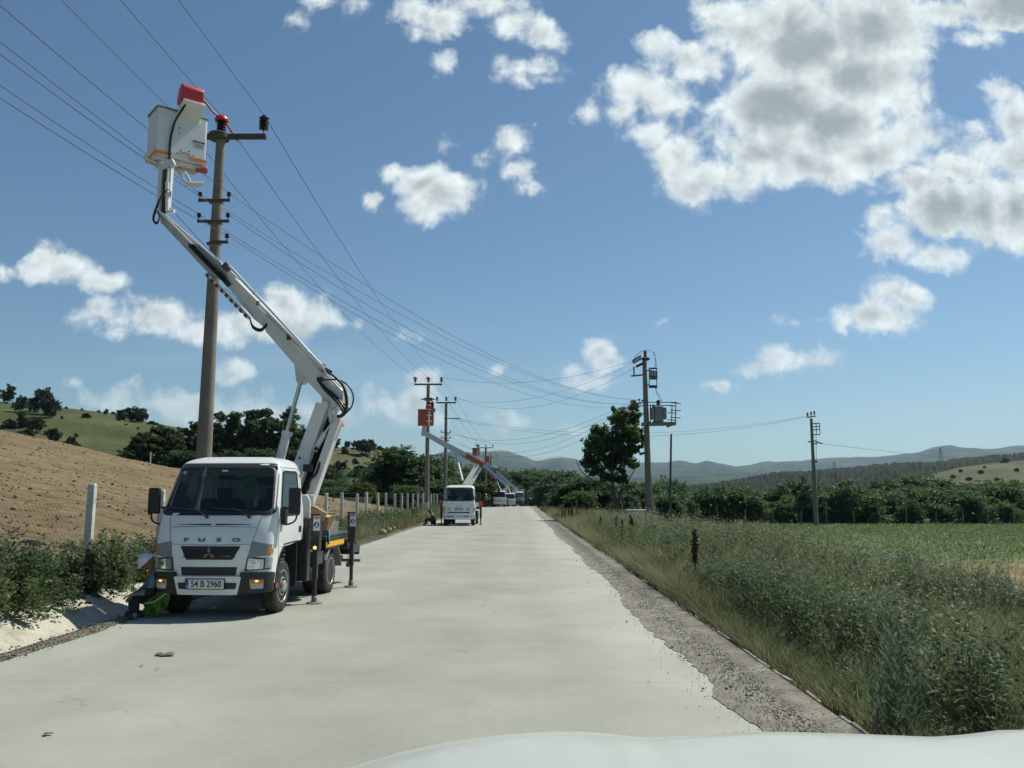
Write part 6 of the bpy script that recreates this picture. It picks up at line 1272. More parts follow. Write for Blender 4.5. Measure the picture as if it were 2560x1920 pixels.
pl3, X3, z3, top3, MV3, LV3 = std_pole(1113, 1006, 80.0, 'third pole standing just right of the pole with the orange bucket', (0, 0, 0), (1082, 1096), arm=.98)
mb = MB(); zz = at(1113, 1046, 80).z - z3
mb.box((.6, 0, zz), (1.6, .08, .08)); mb.build('strain_arm', M_iron, pl3)
for z_ in (1088, 1104, 1112):
    zz = at(1113, z_, 80).z - z3; mb = MB(); small_ins(mb, Vector((.24, -.2, zz)), 1.6); mb.build('insulator', M_insul, pl3)
pl4, X4, z4, top4, MV4, _ = std_pole(1214, 1119, 150.0, 'distant thin pole beside the small red bucket', (0, 0, 0), arm=1.35, r0=.24, r1=.17)
pl5, X5, z5, top5, MV5, _ = std_pole(1226, 1143, 185.0, 'farthest pole, with a lineman working near its top', (0, 0, 0), arm=1.6, r0=.26, r1=.2)
# transformer pole
TX = at(1623, 1236, 55).x; TZ = zb(TX, 55.); TT_ = at(1617, 897, 55).z
tpole = thing('transformer_pole', 'tall concrete pole carrying a grey transformer, right of the road beside the dark tree', 'pole', (TX, 55, TZ))
hh = TT_ - TZ; mb = MB(); n = 10; lk = (at(1611, 905, 55).x - TX) / hh; mb.tube([(lk * hh * k / n, 0, hh * k / n - (.3 if k == 0 else 0)) for k in range(n + 1)], [.255 - .115 * k / n for k in range(n + 1)], 24); mb.build('shaft', M_conc, tpole, smooth=60)
def tl(px, py, y=0): p = at(px, py, 55 + y); return Vector((p.x - TX, y, p.z - TZ))
mb = MB(); q = tl(1614, 897); mb.lathe(q, [(.16, -.12), (.30, -.04), (.30, .03), (.14, .12), (.10, .2)], n=12); cap_ = mb.build('pole_cap', M_iron, tpole)
insulator(cap_, tl(1613, 893), 1.0)
for (a, b) in (((1604, 896), (1582, 908)), ((1606, 909), (1590, 917)), ((1602, 890), (1580, 903))):
    p, q2 = tl(*a, -.1), tl(*b, -.3); mb = MB(); pr = []
    for j in range(7): pr += [(.03, j * .13), (.095, j * .13 + .03), (.03, j * .13 + .07)]
    L_ = (q2 - p).length; pr = [(r_, h * L_ / .9) for r_, h in pr]; mb.lathe(p, pr, q2 - p, 10); mb.build('strain_insulator', M_insul, tpole)
mb = MB(); mb.beam(tl(1578, 940), tl(1610, 937), .09, .1); arr = mb.build('arrester_arm', M_iron, tpole); mb = MB(); pr = [(.03, 0)]
for j in range(6): pr += [(.04, .05 + j * .09), (.075, .07 + j * .09), (.04, .10 + j * .09)]
mb.lathe(tl(1585, 937), pr, (0, 0, 1), 10); mb.build('surge_arrester', M_insul, arr)
# disconnector frame
fr = MB()
for px in (1623, 1641):
    for y in (-.35, .35): fr.beam(tl(px, 922, y), tl(px + (1 if px > 1630 else 0), 969, y), .05, .05)
for py in (921, 941, 947, 968, 965):
    fr.beam(tl(1622, py, -.35), tl(1643, py, -.35), .07, .10); fr.beam(tl(1622, py, .35), tl(1643, py, .35), .07, .10)
fr.beam(tl(1608, 930), tl(1623, 925), .07, .07); fr.beam(tl(1610, 965), tl(1623, 962), .07, .07); dfr = fr.build('disconnector_frame', M_iron, tpole)
for k in range(5): mb = MB(); pr = [(.03, 0), (.06, .02), (.035, .04), (.06, .06), (.035, .08), (.06, .1), (.03, .12)]; a, b = tl(1624, 926 + k * 4, -.2 + .1 * k), tl(1638, 929 + k * 4, -.2 + .1 * k); pr = [(r_, h * 4.5) for r_, h in pr]; mb.lathe(a, pr, b - a, 8); mb.build('fuse_link', M_insul, dfr)
# platform + transformer
mb = MB(); mb.beam(tl(1604, 1061), tl(1689, 1059), .5, .22, side=(0, 1, 0)); mb.beam(tl(1668, 1065), tl(1688, 1058), .6, .2, side=(0, 1, 0)); plat = mb.build('platform', M_conc, tpole, bevel=.02)
tc_ = (tl(1627, 1020) + tl(1663, 1020)) / 2; tw = (tl(1663, 1020) - tl(1627, 1020)).x; tz0 = tl(1640, 1055).z; tz1 = tl(1640, 1019).z
mb = MB(); mb.box((tc_.x, 0, (tz0 + tz1) / 2), (tw * .56, .7, tz1 - tz0)); mb.box((tc_.x, 0, tz1 + .02), (tw * .66, .8, .05)); mb.box((tc_.x, 0, tz0 + .05), (tw * .7, .5, .08)); trf = mb.build('transformer', M_trafo, tpole, bevel=.02)
for s in (-1, 1):
    mb = MB()
    for k in range(6): mb.box((tc_.x + s * tw * .42, -.3 + k * .12, (tz0 + tz1) / 2 + .08), (tw * .22, .03, (tz1 - tz0) * .78))
    mb.box((tc_.x + s * tw * .42, 0, tz1 - .07), (tw * .22, .66, .06)); mb.build('radiator', M_trafo, trf, bevel=.005)
for k, dy in enumerate((-.2, 0, .2)): insulator(trf, Vector((tc_.x + .02, dy, tz1 + .1)), .9, name='bushing')
mb = MB(); mb.cyl((tc_.x - .3, 0, tz1), (tc_.x - .3, 0, tz1 + .18), .1, n=12); mb.build('oil_cap', M_trafo, trf)
mb = MB(); 
for (a, b) in (((1619, 1005.5), (1692, 1006)), ((1622, 1013), (1682, 1014))): mb.beam(tl(*a, -.3), tl(*b, -.3), .05, .05)
for (a, b) in (((1680, 1012), (1679, 1058)), ((1690, 1005), (1688, 1058))): mb.beam(tl(*a, -.3), tl(*b, -.3), .05, .05)
for (a, b) in (((1678, 1007), (1702, 1009)), ((1676, 1025), (1702, 1027)), ((1669, 1031.5), (1691, 1033)), ((1676, 1043), (1701, 1045)), ((1669, 1049), (1691, 1051)), ((1669, 1014), (1691, 1015))): mb.beam(tl(*a, -.35), tl(*b, -.35), .06, .05)
mb.build('line_rack', M_iron, tpole)
mb = MB()
for px, py in ((1587, 1005), (1598, 1002), (1606, 1004), (1583, 1013), (1600, 1010)): small_ins(mb, tl(px, py, -.2), 1.5)
mb.beam(tl(1582, 1009, -.2), tl(1610, 1007, -.2), .05, .06); mb.beam(tl(1580, 1018, -.2), tl(1610, 1014, -.2), .05, .06); mb.build('low_voltage_bracket', M_iron, tpole)
mb = MB(); mb.tube(catmull([tl(1626, 1012, -.3), tl(1626, 1035, -.3), tl(1627, 1052, -.25), tl(1619, 1060, -.25), tl(1616, 1080, -.27)], 4), .035, 6); mb.tube(catmull([tl(1612, 1085, -.27), tl(1616, 1130, -.28), tl(1624, 1175, -.3), tl(1632, 1220, -.5), tl(1640, 1262, -.6)], 4), .018, 5); mb.build('cable', M_rubber, tpole)
mb = MB()
for k in range(3): mb.tube(catmull([tl(1580 + k, 907, -.2), tl(1592 + k, 888 - k, -.1), tl(1610, 876, 0), tl(1630 + 2 * k, 878 + k, .1), tl(1640 - k, 900, .1), tl(1641 - 2 * k, 922, .1)], 5), .010, 4); mb.tube(catmull([tl(1638 + k, 970, 0), tl(1642 + k * 2, 985, 0), tl(1650 + 3 * k, 1000, 0), tl(1652, 1003, 0)], 4), .010, 4)
mb.build('jumper_wire', M_wire, tpole)
mb = MB(); mb.beam(tl(1565, 1025), tl(1600, 1018), .04, .04); la = mb.build('lamp_arm', M_iron, tpole); mb = MB(); mb.beam(tl(1562, 1024), tl(1575, 1030), .2, .13, w1=.14); mb.build('lamp_head', mat('lamp_white', (.75, .76, .76), .3), la, bevel=.03)
mb = MB(); mb.tube(catmull([(.2, -.2, .2), (.27, -.1, .7), (.2, -.2, 1.3), (.3, -.1, 1.9), (.26, -.1, 2.5)], 5), .02, 5); C = np.stack([.27 + RNG.normal(0, .06, 160), -.18 + RNG.normal(0, .06, 160), RNG.random(160) * 2.6], 1); lv = leaf_quads(C, RNG.normal(size=(160, 3)), .11, .07); mb.build('vine_stem', bark, tpole); link('vine', npmesh('vine', lv[0], lv[1], G_seed), tpole)
# small pole in the crop field
SX = at(2037, 1236, 74).x; SZ = zb(SX, 74.); sh_ = at(2028, 1046, 74).z - SZ; SL = (at(2028, 1046, 74).x - at(2041, 1318, 74).x)
sp3 = thing('utility_pole', 'slim leaning pole standing at the far edge of the crop field on the right', 'pole', (at(2041, 1318, 74).x, 74, SZ)); mb = MB(); mb.tube([(SL * k / 8, 0, sh_ * k / 8 - (.2 if k == 0 else 0)) for k in range(9)], [.20 - .085 * k / 8 for k in range(9)], 20); mb.build('shaft', M_conc, sp3, smooth=60)
OX = at(2041, 1318, 74).x
def sl_(px, py, y=0): p = at(px, py, 74 + y); return Vector((p.x - OX, y, p.z - SZ))
mb = MB(); mb.beam(sl_(2017, 1044), sl_(2039, 1040), .1, .1); ca3 = mb.build('crossarm', M_iron, sp3)
for px, py in ((2019, 1043), (2028, 1041), (2036, 1039)): insulator(ca3, sl_(px, py) + Vector((0, 0, .06)), .8)
mb = MB()
for py in (1059, 1067, 1075, 1087): mb.beam(sl_(2032, py, -.25), sl_(2050, py - 1, -.25), .08, .08); mb.beam(sl_(2032, py, .25), sl_(2048, py - 1, .25), .08, .08)
for px, a, b in ((2049, 1058, 1087), (2040, 1058, 1087)): mb.beam(sl_(px, a), sl_(px + 1, b), .05, .05)
mb.build('disconnector_frame', M_iron, sp3)
mb = MB(); mb.beam(sl_(2020, 1105), sl_(2041, 1102), .1, .1); mb.beam(sl_(2041, 1104), sl_(2055, 1109, -.5), .13, .1); mb.beam(sl_(2033, 1109), sl_(2043, 1109, -.3), .13, .1); mb.build('strain_insulator', M_insul, sp3)
mb = MB(); mb.beam(sl_(2040, 1088, -.2), sl_(2041, 1150, -.2), .03, .03); mb.box(sl_(2040, 1154, -.2), (.22, .1, .18)); mb.cyl(sl_(2037, 1160, -.2), sl_(2042, 1290, -.2), .04, n=8); mb.build('down_pipe', M_galv, sp3)
# bare leaning stake
a, b = at(1672, 1285, 52), at(1678, 1085, 52); z0 = zb(a.x, 52.); mb = MB(); mb.cyl((0, 0, -.2), (b.x - a.x, 0, b.z - z0), .085, .06, n=12); o = mb.build('wooden_pole', mat('old_wood', (.085, .075, .06), .9, var=.3), smooth=60); o.location = (a.x, 52, z0); tag(o, 'bare thin dark pole leaning right of the transformer pole', 'pole')
a, b = at(834, 1240, 62), at(836, 1158, 62); mb = MB(); mb.cyl((0, 0, -1), (0, 0, b.z - a.z), .06, .05, n=10); o = mb.build('wooden_pole', bpy.data.materials['old_wood'], smooth=60); o.location = a; tag(o, 'short dark wooden pole behind the fence left of the big round tree', 'pole')
a, b = at(375, 1165, 62), at(377, 1130, 62); mb = MB(); mb.cyl((0, 0, -1), (0, 0, b.z - a.z), .05, .045, n=10); o = mb.build('wooden_stake', M_postc, smooth=60); o.location = a; tag(o, 'pale thin stake standing before the left poplar', 'stake')

# ================================================================== power lines
def wire(a, b, sag, label, r=.009, grp=None):
    a, b = Vector(a), Vector(b); L = (b - a).length; n = 36 if L > 15 else 12; mb = MB()
    pts = [a.lerp(b, k / n) - Vector((0, 0, 4 * sag * (k / n) * (1 - k / n))) for k in range(n + 1)]
    o0 = pts[0].copy(); mb.tube([p - o0 for p in pts], r * .78, 5, cap=False); o = mb.build('power_line', M_wire, smooth=60); o.location = o0; return tag(o, label, 'power line', grp)
nm3 = ('left', 'middle', 'right')
for k in range(3):
    wire(MV1[k], MV2[k], .75, f'{nm3[k]} high wire between the nearest pole and the pole with the orange bucket', .010)
    wire(MV1[k], MV1[k] + Vector((.15, -46, .2)), .7, f'{nm3[k]} high wire running from the nearest pole over the road towards the viewer', .010)
    wire(MV2[k], MV3[k], .12, f'{nm3[k]} short high wire between the second and third poles', .011)
    wire(MV3[k], MV4[k], 1.2, f'{nm3[k]} high wire from the third pole to the distant thin pole', .015)
    wire(MV4[k], MV5[k], .5, f'{nm3[k]} high wire between the two farthest poles', .018)
LVT = [at(px, py, 55 - .2) for px, py in ((1587, 1000), (1598, 998), (1583, 1008), (1600, 1006), (1606, 1010))]
nm5 = ('topmost left', 'topmost right', 'middle left', 'middle right', 'lowest')
for k in range(5):
    wire(LV1[k], LVT[k], 1.25 + .12 * k, f'{nm5[k]} low wire crossing the road from the nearest pole to the transformer pole', .009)
    wire(LV1[k], LV1[k] + Vector((.3, -42, -.4)), .9 + .1 * k, f'{nm5[k]} low wire leaving the nearest pole towards the left picture edge', .009)
TI = [at(px, py, 55 - .3) for px, py in ((1580, 903), (1582, 908), (1590, 917))]
for k in range(3): wire(MV2[2] if k == 0 else MV3[k], TI[k], .9 + .5 * k, ('uppermost', 'middle', 'lowest of three')[k] + ' high wire crossing the road to the transformer pole top', .012)
for k in range(4): wire(LV3[k], LVT[k], 1.7 + .35 * k, ('first', 'second', 'third', 'fourth')[k] + ' sagging low wire from the top, between the third pole and the transformer pole', .013)
wire(LV3[3] - Vector((0, 0, 1.2)), at(1400, 1140, 90), .6, 'lowest thin wire running from the third pole into the trees right of the road', .012)
st = at(1128, 1046, 80)
for k in range(2): wire(st + Vector((.2, .0, -.1 * k)), at(2019 + 8 * k, 1040, 74), 1.5 + .25 * k, ('upper', 'lower')[k] + ' long sagging wire from the third pole to the slim pole in the field', .013)
wire(at(2055, 1109, 73.5), at(2900, 1150, 150), 1.2, 'thin wire leaving the slim field pole towards the right picture edge', .02)

# ================================================================== fence
fence = thing('wire_fence', 'chain link fence on pale concrete posts along the left roadside', 'fence', (-7.35, 14.3, .1))
def post_mesh():
    mb = MB(); mb.prism([(-.062, -.05), (.062, -.05), (.062, .05), (-.062, .05)], (0, 0, -.3), (1, 0, 0), (0, 1, 0), (0, 0, 1), 2.02); mb.box((0, 0, 1.725), (.10, .085, .03)); return mb
proto = post_mesh().build('post', M_postc, fence, bevel=.012, seg=2); pys = [14.3 + 2.95 * k for k in range(-3, 33)]
for j, Y in enumerate(pys):
    o = proto if j == 0 else proto.copy()
    if j: COL.objects.link(o); o.parent = fence
    o.location = (random.uniform(-.03, .03), Y - 14.3, (.10 if abs(Y - 14.3) < .1 else random.uniform(-.06, .03)) - .05); o.rotation_euler = (R(random.uniform(-1.5, 1.5)), R(.4 if abs(Y - 14.3) < .1 else random.uniform(-1.5, 1.5)), R(random.uniform(-6, 6)))
mb = MB()
for z in (.35, 1.0, 1.45, 1.66): mb.tube([(.07, Y - 14.3, z + .01 * math.sin(Y)) for Y in np.arange(pys[0], pys[-1] + .1, 1.475)], .003, 4)
mb.build('line_wire', M_galv, fence)
V = []; F = []; r = .0014; y0, y1 = pys[0] - 14.3, 26.0; pit = .075
k0 = 0; segs = []
y = y0 - 1.5
while y < y1: segs.append(((.078, y, .12), (.078, y + 1.35, 1.47))); segs.append(((.082, y, 1.47), (.082, y + 1.35, .12))); y += pit * 1.414
mb = MB()
for a, b in segs:
    a, b = Vector(a), Vector(b)
    if a.y < y0: a = a.lerp(b, (y0 - a.y) / (b.y - a.y))
    mb.cyl(a, b, r, n=3, cap=False)
mb.build('chain_link', M_galv, fence, smooth=0, fixn=False)
# stones at the verge on the left
for j, (px, py, Y) in enumerate(((973, 1350, 26), (958, 1355, 25), (985, 1345, 29), (1035, 1322, 36), (1046, 1319, 38), (1055, 1316, 40), (1096, 1308, 44))):
    p = at(px, py, Y); mb = MB(); mb.sphere((0, 0, 0), .14, 8, 6, sc=(1.3, 1, .8)); mb.v = [v + Vector((random.uniform(-.03, .03), random.uniform(-.03, .03), random.uniform(-.02, .02))) for v in mb.v]
    o = mb.build('stone', lipm, smooth=20); o.location = (-6.0 + random.uniform(-.3, .3), Y, .12); tag(o, 'pale broken stone lying in the grass at the left road edge', 'stone', 'broken stones at the left road edge')
# field posts in front of the orchard
fp = MB(); fp.prism([(-.06, -.05), (.06, -.05), (.06, .05), (-.06, .05)], (0, 0, -.2), (1, 0, 0), (0, 1, 0), (0, 0, 1), 1.75); fpo = None
for j, px in enumerate((1792, 1862, 1930, 2000, 2064, 2131, 2197, 2262, 2336, 2403, 2466, 2530, 2598)):
    Y = 79.5; X = at(px, 1236, Y).x
    if fpo is None: fpo = fp.build('fence_post', mat('grey_post', (.15, .15, .125), .9, var=.3), bevel=.01); o = fpo
    else: o = fpo.copy(); COL.objects.link(o)
    o.location = (X, Y, zb(X, Y)); o.rotation_euler = (0, R(random.uniform(-3, 3)), random.random()); o.scale = (.8, .8, random.uniform(.8, 1.2)); tag(o, 'thin pale concrete post at the foot of the orchard beyond the crop field', 'post', 'concrete posts before the orchard')
for j, (px, py, Y, lab) in enumerate(((1441, 1250, 60, 'pale post standing at the verge left of the dark broadleaf tree'), (1369, 1238, 88, 'pale post in the far right verge near the road end'), (1581, 1262, 50, 'thin pale post sticking up behind the white cabinet'))):
    p = at(px, py, Y); z0 = zb(p.x, Y); o = fpo.copy(); COL.objects.link(o); o.location = (p.x, Y, z0); o.rotation_euler = (0, 0, 0); o.scale = (1, 1, (p.z - z0) / 1.55); tag(o, lab, 'post'); 
    if 'group' in o: del o['group']
# cabinet
p0, p1 = at(1569, 1318, 46), at(1612, 1276, 46); cx = (p0.x + p1.x) / 2; cz0 = zb(cx, 46.); cw = p1.x - p0.x
M_cab = mat('cabinet_paint', (.60, .61, .57), .5, dirt=(.3, .29, .24), dscale=4, damt=.3)
cbt = thing('electrical_cabinet', 'white electrical cabinet with a yellow warning triangle left of the transformer pole', 'cabinet', (cx, 46, cz0)); ct = p1.z - cz0
mb = MB(); mb.box((0, 0, ct / 2 - .03), (cw * .92, .4, ct - .06)); bx = mb.build('cabinet_box', M_cab, cbt, bevel=.01); mb = MB(); mb.box((0, 0, ct), (cw * 1.12, .52, .09)); mb.build('cabinet_roof', M_cab, cbt, bevel=.03)
for s in (-1, 1): mb = MB(); mb.box((s * cw * .225, -.205, ct / 2 - .02), (cw * .42, .015, ct - .2)); d_ = mb.build('door', M_cab, bx, bevel=.004)
mb = MB(); mb.prism([(-.09, 0), (.09, 0), (0, .16)], (cw * .24, -.216, ct * .62), (1, 0, 0), (0, 0, 1), (0, -1, 0), .003); mb.build('warning_triangle', M_yellow, bx)
mb = MB(); mb.prism([(0, .12), (-.02, .07), (.0, .07), (-.012, .03), (.02, .08), (.004, .08)], (cw * .24, -.2205, ct * .62), (1, 0, 0), (0, 0, 1), (0, -1, 0), .001); mb.build('bolt_symbol', M_ink, bx)
# transmission towers far away
def pylon(px, pytop, pybase, Y, lab):
    b = at(px, pybase, Y); h = at(px, pytop, Y).z - b.z; w = h * .16; mb = MB(); N_ = 7
    for sx in (-1, 1):
        for sy in (-1, 1): mb.beam((sx * w, sy * w, 0), (sx * w * .12, sy * w * .12, h), h * .012, h * .012)
    for k in range(N_):
        a = k / N_; c = (k + 1) / N_; wa = w * (1 - .88 * a); wc = w * (1 - .88 * c)
        for s in (-1, 1):
            mb.beam((s * wa, -wa, h * a), (-s * wc, -wc, h * c), h * .007, h * .007); mb.beam((s * wa, wa, h * a), (-s * wc, wc, h * c), h * .007, h * .007)
    for z, L in ((.72, .2), (.83, .24), (.94, .18)): mb.beam((-h * L, 0, h * z), (h * L, 0, h * z), h * .014, h * .014)
    o = mb.build('pylon', M_galv, smooth=0); o.location = b; tag(o, lab, 'pylon')
pylon(2353, 1120, 1160, 1100, 'larger distant lattice pylon in front of the highest mountain'); pylon(2087, 1155, 1184, 1100, 'small distant lattice pylon left of the larger one')
# ================================================================== further lift trucks (different maker)
cabB = Cab(w=[(.30, .885), (1.2, .895), (1.42, .88), (2.02, .80), (2.12, .77), (2.18, .70), (2.22, .56)], y0=[(.30, .02), (.6, 0), (1.05, .02), (1.36, .08), (2.06, .40), (2.15, .48), (2.22, .68)], D=[(.30, .22), (1.4, .20), (2.1, .15), (2.22, .1)], zw=(1.38, 2.06), zs=(1.36, 2.0), zbot=.5)
def build_npr(loc, rz, label, lamp_caps=False):
    T = thing('lift_truck', label, 'truck', loc, rz); c = cabB; F = c.F; c.body(T, M_white)
    mb = MB(); frame(mb, F, [(-.87, 1.34), (.87, 1.34), (.80, 2.09), (-.80, 2.09)], [(-.82, 1.385), (.82, 1.385), (.76, 2.05), (-.76, 2.05)], .006, .10); mb.build('windscreen_seal', M_black, T)
    mb = MB(); patch(mb, F, [(-.84, 1.36), (.84, 1.36), (.78, 2.08), (-.78, 2.08)], -.002, .06, .1, 16, 6, skirt=0); mb.build('windscreen', M_glass, T)
    for sg in (-1, 1):
        fn = lambda y, z, off, sg=sg: c.Sd(sg, y, z, off)
        mb = MB(); patch(mb, fn, [(.52, 1.37), (1.31, 1.37), (1.31, 2.0), (.72, 2.0)], .003, .05, .06, 6, 6, skirt=.01); mb.build('side_window', M_glassd, T)
        wheel(T, sg * .76, .70, out=sg, wd=.20); wheel(T, sg * .80, 3.3, out=sg, wd=.2, dual=True); mirror(T, c, sg, 1.82, 1.36)
        mb = MB(); mb.box((sg * .74, 1.27, .62), (.26, .03, .6)); mb.box((sg * .5, .9, .62), (.4, 1.0, .45)); mb.build('wheel_arch', M_black, T)
        mb = MB(); patch(mb, F, [(sg * .70, .66), (sg * .882, .72), (sg * .885, 1.12), (sg * .66, .98)], .006, .05, .06, 8, 6, .02); hl = mb.build('headlamp', M_reflect, T, smooth=50)
        mb = MB(); patch(mb, F, [(sg * .80, .78), (sg * .86, .80), (sg * .87, 1.02), (sg * .80, .98)], .009, .1, .1, 4, 4, .006); mb.build('amber_segment', M_amber, hl)
        mb = MB(); patch(mb, F, [(sg * .64, .47), (sg * .78, .47), (sg * .78, .535), (sg * .64, .53)], .066, .1, .1, 5, 3, .01); mb.build('fog_lamp', M_lensg, T)
        mb = MB(); p = F(-.05 + sg * .32, 1.33, .01); mb.tube([p, F(-.05 + sg * .32 - .3, 1.41, .02)], .01, 5); mb.tube([F(-.05 + sg * .32 - .45 + .5 * k / 4, 1.40, .014) for k in range(5)], .008, 4); mb.build('wiper', M_black, T)
        for z in (.86, .96):
            mb = MB(); patch(mb, F, [(sg * .40, z - .02), (sg * .62, z - .02), (sg * .62, z + .02), (sg * .40, z + .02)], .004, .02, .2, 6, 3, .01); mb.build('grille_slot', M_black, T)
    for z in (.86, .96): mb = MB(); patch(mb, F, [(-.25, z - .024), (.25, z - .024), (.25, z + .024), (-.25, z + .024)], .004, .02, .2, 10, 3, .01); mb.build('grille_slot', M_black, T)
    mb = MB(); patch(mb, F, [(-.6, .70), (.6, .70), (.62, .76), (-.62, .76)], .004, .02, .2, 12, 3, .01); mb.build('lower_grille', M_black, T)
    mb = MB(); patch(mb, F, [(-.845, .36), (.845, .36), (.86, .665), (-.86, .665)], .06, .03, .1, 26, 6, .08); bp = mb.build('bumper', M_white, T, smooth=45)
    mb = MB(); patch(mb, F, [(-.62, .455), (.58, .455), (.58, .56), (-.62, .56)], .064, .02, .1, 16, 3, .006); mb.build('bumper_slot', M_lensg, bp)
    yp = F(0, .5, .08).y; mb = MB(); mb.box((0, yp, .50), (.5, .01, .11)); p_ = mb.build('number_plate', M_plate, bp); text_mesh('plate_text', '54 JP 201' if not lamp_caps else '34 JF 396', .10, M_ink, p_, (0, yp - .006, .50), (1, 0, 0), (0, 0, 1), .001, sx=.85)
    text_mesh('badge_letters', 'ISUZU', .07, M_grey, T, F(0, 1.10, .004), (1, 0, 0), (0, .06, 1), .003, sx=1.5)
    interior(T, c)
    mb = MB()
    for sg in (-1, 1): mb.box((sg * .35, 3.0, .6), (.07, 4.4, .18))
    mb.cyl((-.85, 3.3, .375), (.85, 3.3, .375), .06); mb.cyl((-.7, .7, .375), (.7, .7, .375), .05); mb.box((0, 3.3, .4), (.3, .3, .26)); mb.box((0, 4.9, .5), (1.7, .1, .1)); mb.build('chassis', M_blackp, T)
    mb = MB(); mb.box((0, 3.4, .95), (1.95, 3.3, .1)).box((-.6, 3.4, 1.1), (.5, 2.5, .25)).box((.6, 3.4, 1.1), (.5, 2.5, .25)); mb.build('deck', M_grey, T, bevel=.01)
    mb = MB(); mb.cyl((0, 2.3, 1.0), (0, 2.3, 1.7), .28, n=20); mb.box((0, 2.3, 1.75), (.7, .7, .25)); mb.build('turret', M_boom, T, bevel=.01)
    for sg in (-1, 1):
        mb = MB(); mb.box((sg * .95, 1.75, .95), (.35, .14, .14)).box((sg * 1.12, 1.75, .72), (.12, .12, .7)).cyl((sg * 1.12, 1.75, .03), (sg * 1.12, 1.75, .7), .035).cyl((sg * 1.12, 1.75, .0), (sg * 1.12, 1.75, .03), .12); og = mb.build('outrigger', M_blackp, T)
        mb = MB(); mb.box((sg * 1.12, 1.70, 1.17), (.16, .12, .28)); mb.build('outrigger_cap', M_orange if False else M_red, og, bevel=.02)
    return T
def upper(T, pts, ys, w=.26, basket=None, m=M_boom, orange_end=True):
    """knuckle, boom and basket of a farther lift truck; pts are photograph pixels of base, elbow and tip, ys their distances"""
    a, e, t = [at(*p, y) for p, y in zip(pts, ys)]
    for s in (-1, 1):
        mb = MB(); d = Vector((.12 * s, s * .16, 0)); mb.beam(a + d, e + d, .34, .07, side=(1, 0, .3), w1=.22); mb.build('lower_boom', m, T, world=True, bevel=.01)
    mb = MB(); mb.beam(e, t, w, w * 1.15, side=(0, 1, 0), w1=w * .75, h1=w * .85); ob = mb.build('main_boom', m, T, world=True, bevel=.01)
    up = Vector((0, 0, 1)); d = (t - e).normalized(); up = (up - d * up.dot(d)).normalized()
    mb = MB(); mb.beam(e + up * w * .62 - Vector((0, .1, 0)), e.lerp(t, .97) + up * w * .5 - Vector((0, .1, 0)), .05, .05, side=(0, 1, 0)); mb.build('boom_rail', M_white, ob, world=True)
    mb = MB(); mb.cyl(e.lerp(t, .42) - up * w * .3, a.lerp(e, .12) + Vector((-.35, -.1, .1)), .035); mb.build('cylinder_rod', M_steel, T, world=True)
    mb = MB(); q = e.lerp(t, .42); r_ = a.lerp(e, .12) + Vector((-.35, -.1, .1)); mb.cyl(r_, r_.lerp(q, .55), .06); mb.build('lift_cylinder', m, T, world=True)
    if orange_end: mb = MB(); mb.beam(e - d * .15 + up * .05, e.lerp(t, .2) + up * .05, w * 1.15, w * .9, side=(0, 1, 0)); mb.build('boom_end_cover', M_obox, ob, world=True, bevel=.02); mb = MB(); mb.tube(catmull([e + Vector((-.1, -.2, .1)), e + Vector((.15, -.2, -.2)), e + Vector((.12, -.2, -.7)), e + Vector((-.1, -.2, -1))], 5), .04, 6); mb.build('hose_bundle', M_rubber, ob, world=True)
    return a, e, t
def red_basket(T, c, w, d, h, yaw, m=M_obox, hood=True):
    B = bpy.data.objects.new('bucket', None); COL.objects.link(B); B.parent = T
    e1 = Vector((math.cos(yaw), math.sin(yaw), 0)); e2 = Vector((-math.sin(yaw), math.cos(yaw), 0)); C0 = c - e1 * w / 2 - e2 * d / 2
    P_, M_, sh_, a_, b_ = make_bucket(B, C0, yaw, w, d, h, m, detail=False)
    mb = MB(); mb.box(P_(w * .68, -.05, h * .45), (.09, .05, h * .9), M=M_).box(P_(w * .68, -.05, h * .25), (.34, .04, .07), M=M_).box(P_(w * .68, -.05, h * .62), (.34, .04, .07), M=M_); mb.build('bucket_mount', M_white, B, world=True, bevel=.008)
    if hood: 
        mb = MB(); mb.box(P_(w * .62, -.1, h * 1.12), (.36, .26, .26), M=M_); mb.build('control_hood', M_red, B, world=True, bevel=.04); mb = MB(); mb.box(P_(w * .62, -.12, h * .98), (.38, .3, .04), M=M_); mb.build('control_shelf', M_white, B, world=True)
    mb = MB(); mb.box(P_(w * .2, -.012, h * .5), (w * .22, .012, h * .6), M=M_); mb.build('side_panel', M_dark if False else M_obox, sh_, world=True)
    return B
T2 = build_npr((-3.26, 46.0, 0), R(-.5), 'second white lift truck with a white helmet on its dashboard and an orange bucket raised')
a, e, t = upper(T2, ((1168, 1212), (1200, 1160), (1062, 1084)), (48.3, 49.3, 55.5), w=.34)
mb = MB(); mb.box(at(1060, 1084, 55.6), (.35, .3, .3)); mb.beam(at(1059, 1084, 55.6), at(1062, 1062, 55.8), .26, .2); mb.build('jib', M_boom, T2, world=True, bevel=.02)
pb = at(1062, 1064, 55.8); red_basket(T2, pb + Vector((.06, 0, .0)), 1.02, .66, 1.08, R(12))
bt = MB(); q = e.lerp(t, .27); bt_ = text_mesh('boom_text', 'PT 180', .22, M_inkg, T2, world_of(T2).inverted() @ (q + Vector((-.1, -.22, -.02))), world_of(T2).to_3x3().inverted() @ ((e - t).normalized()), Vector((0, 0, 1)), .002)
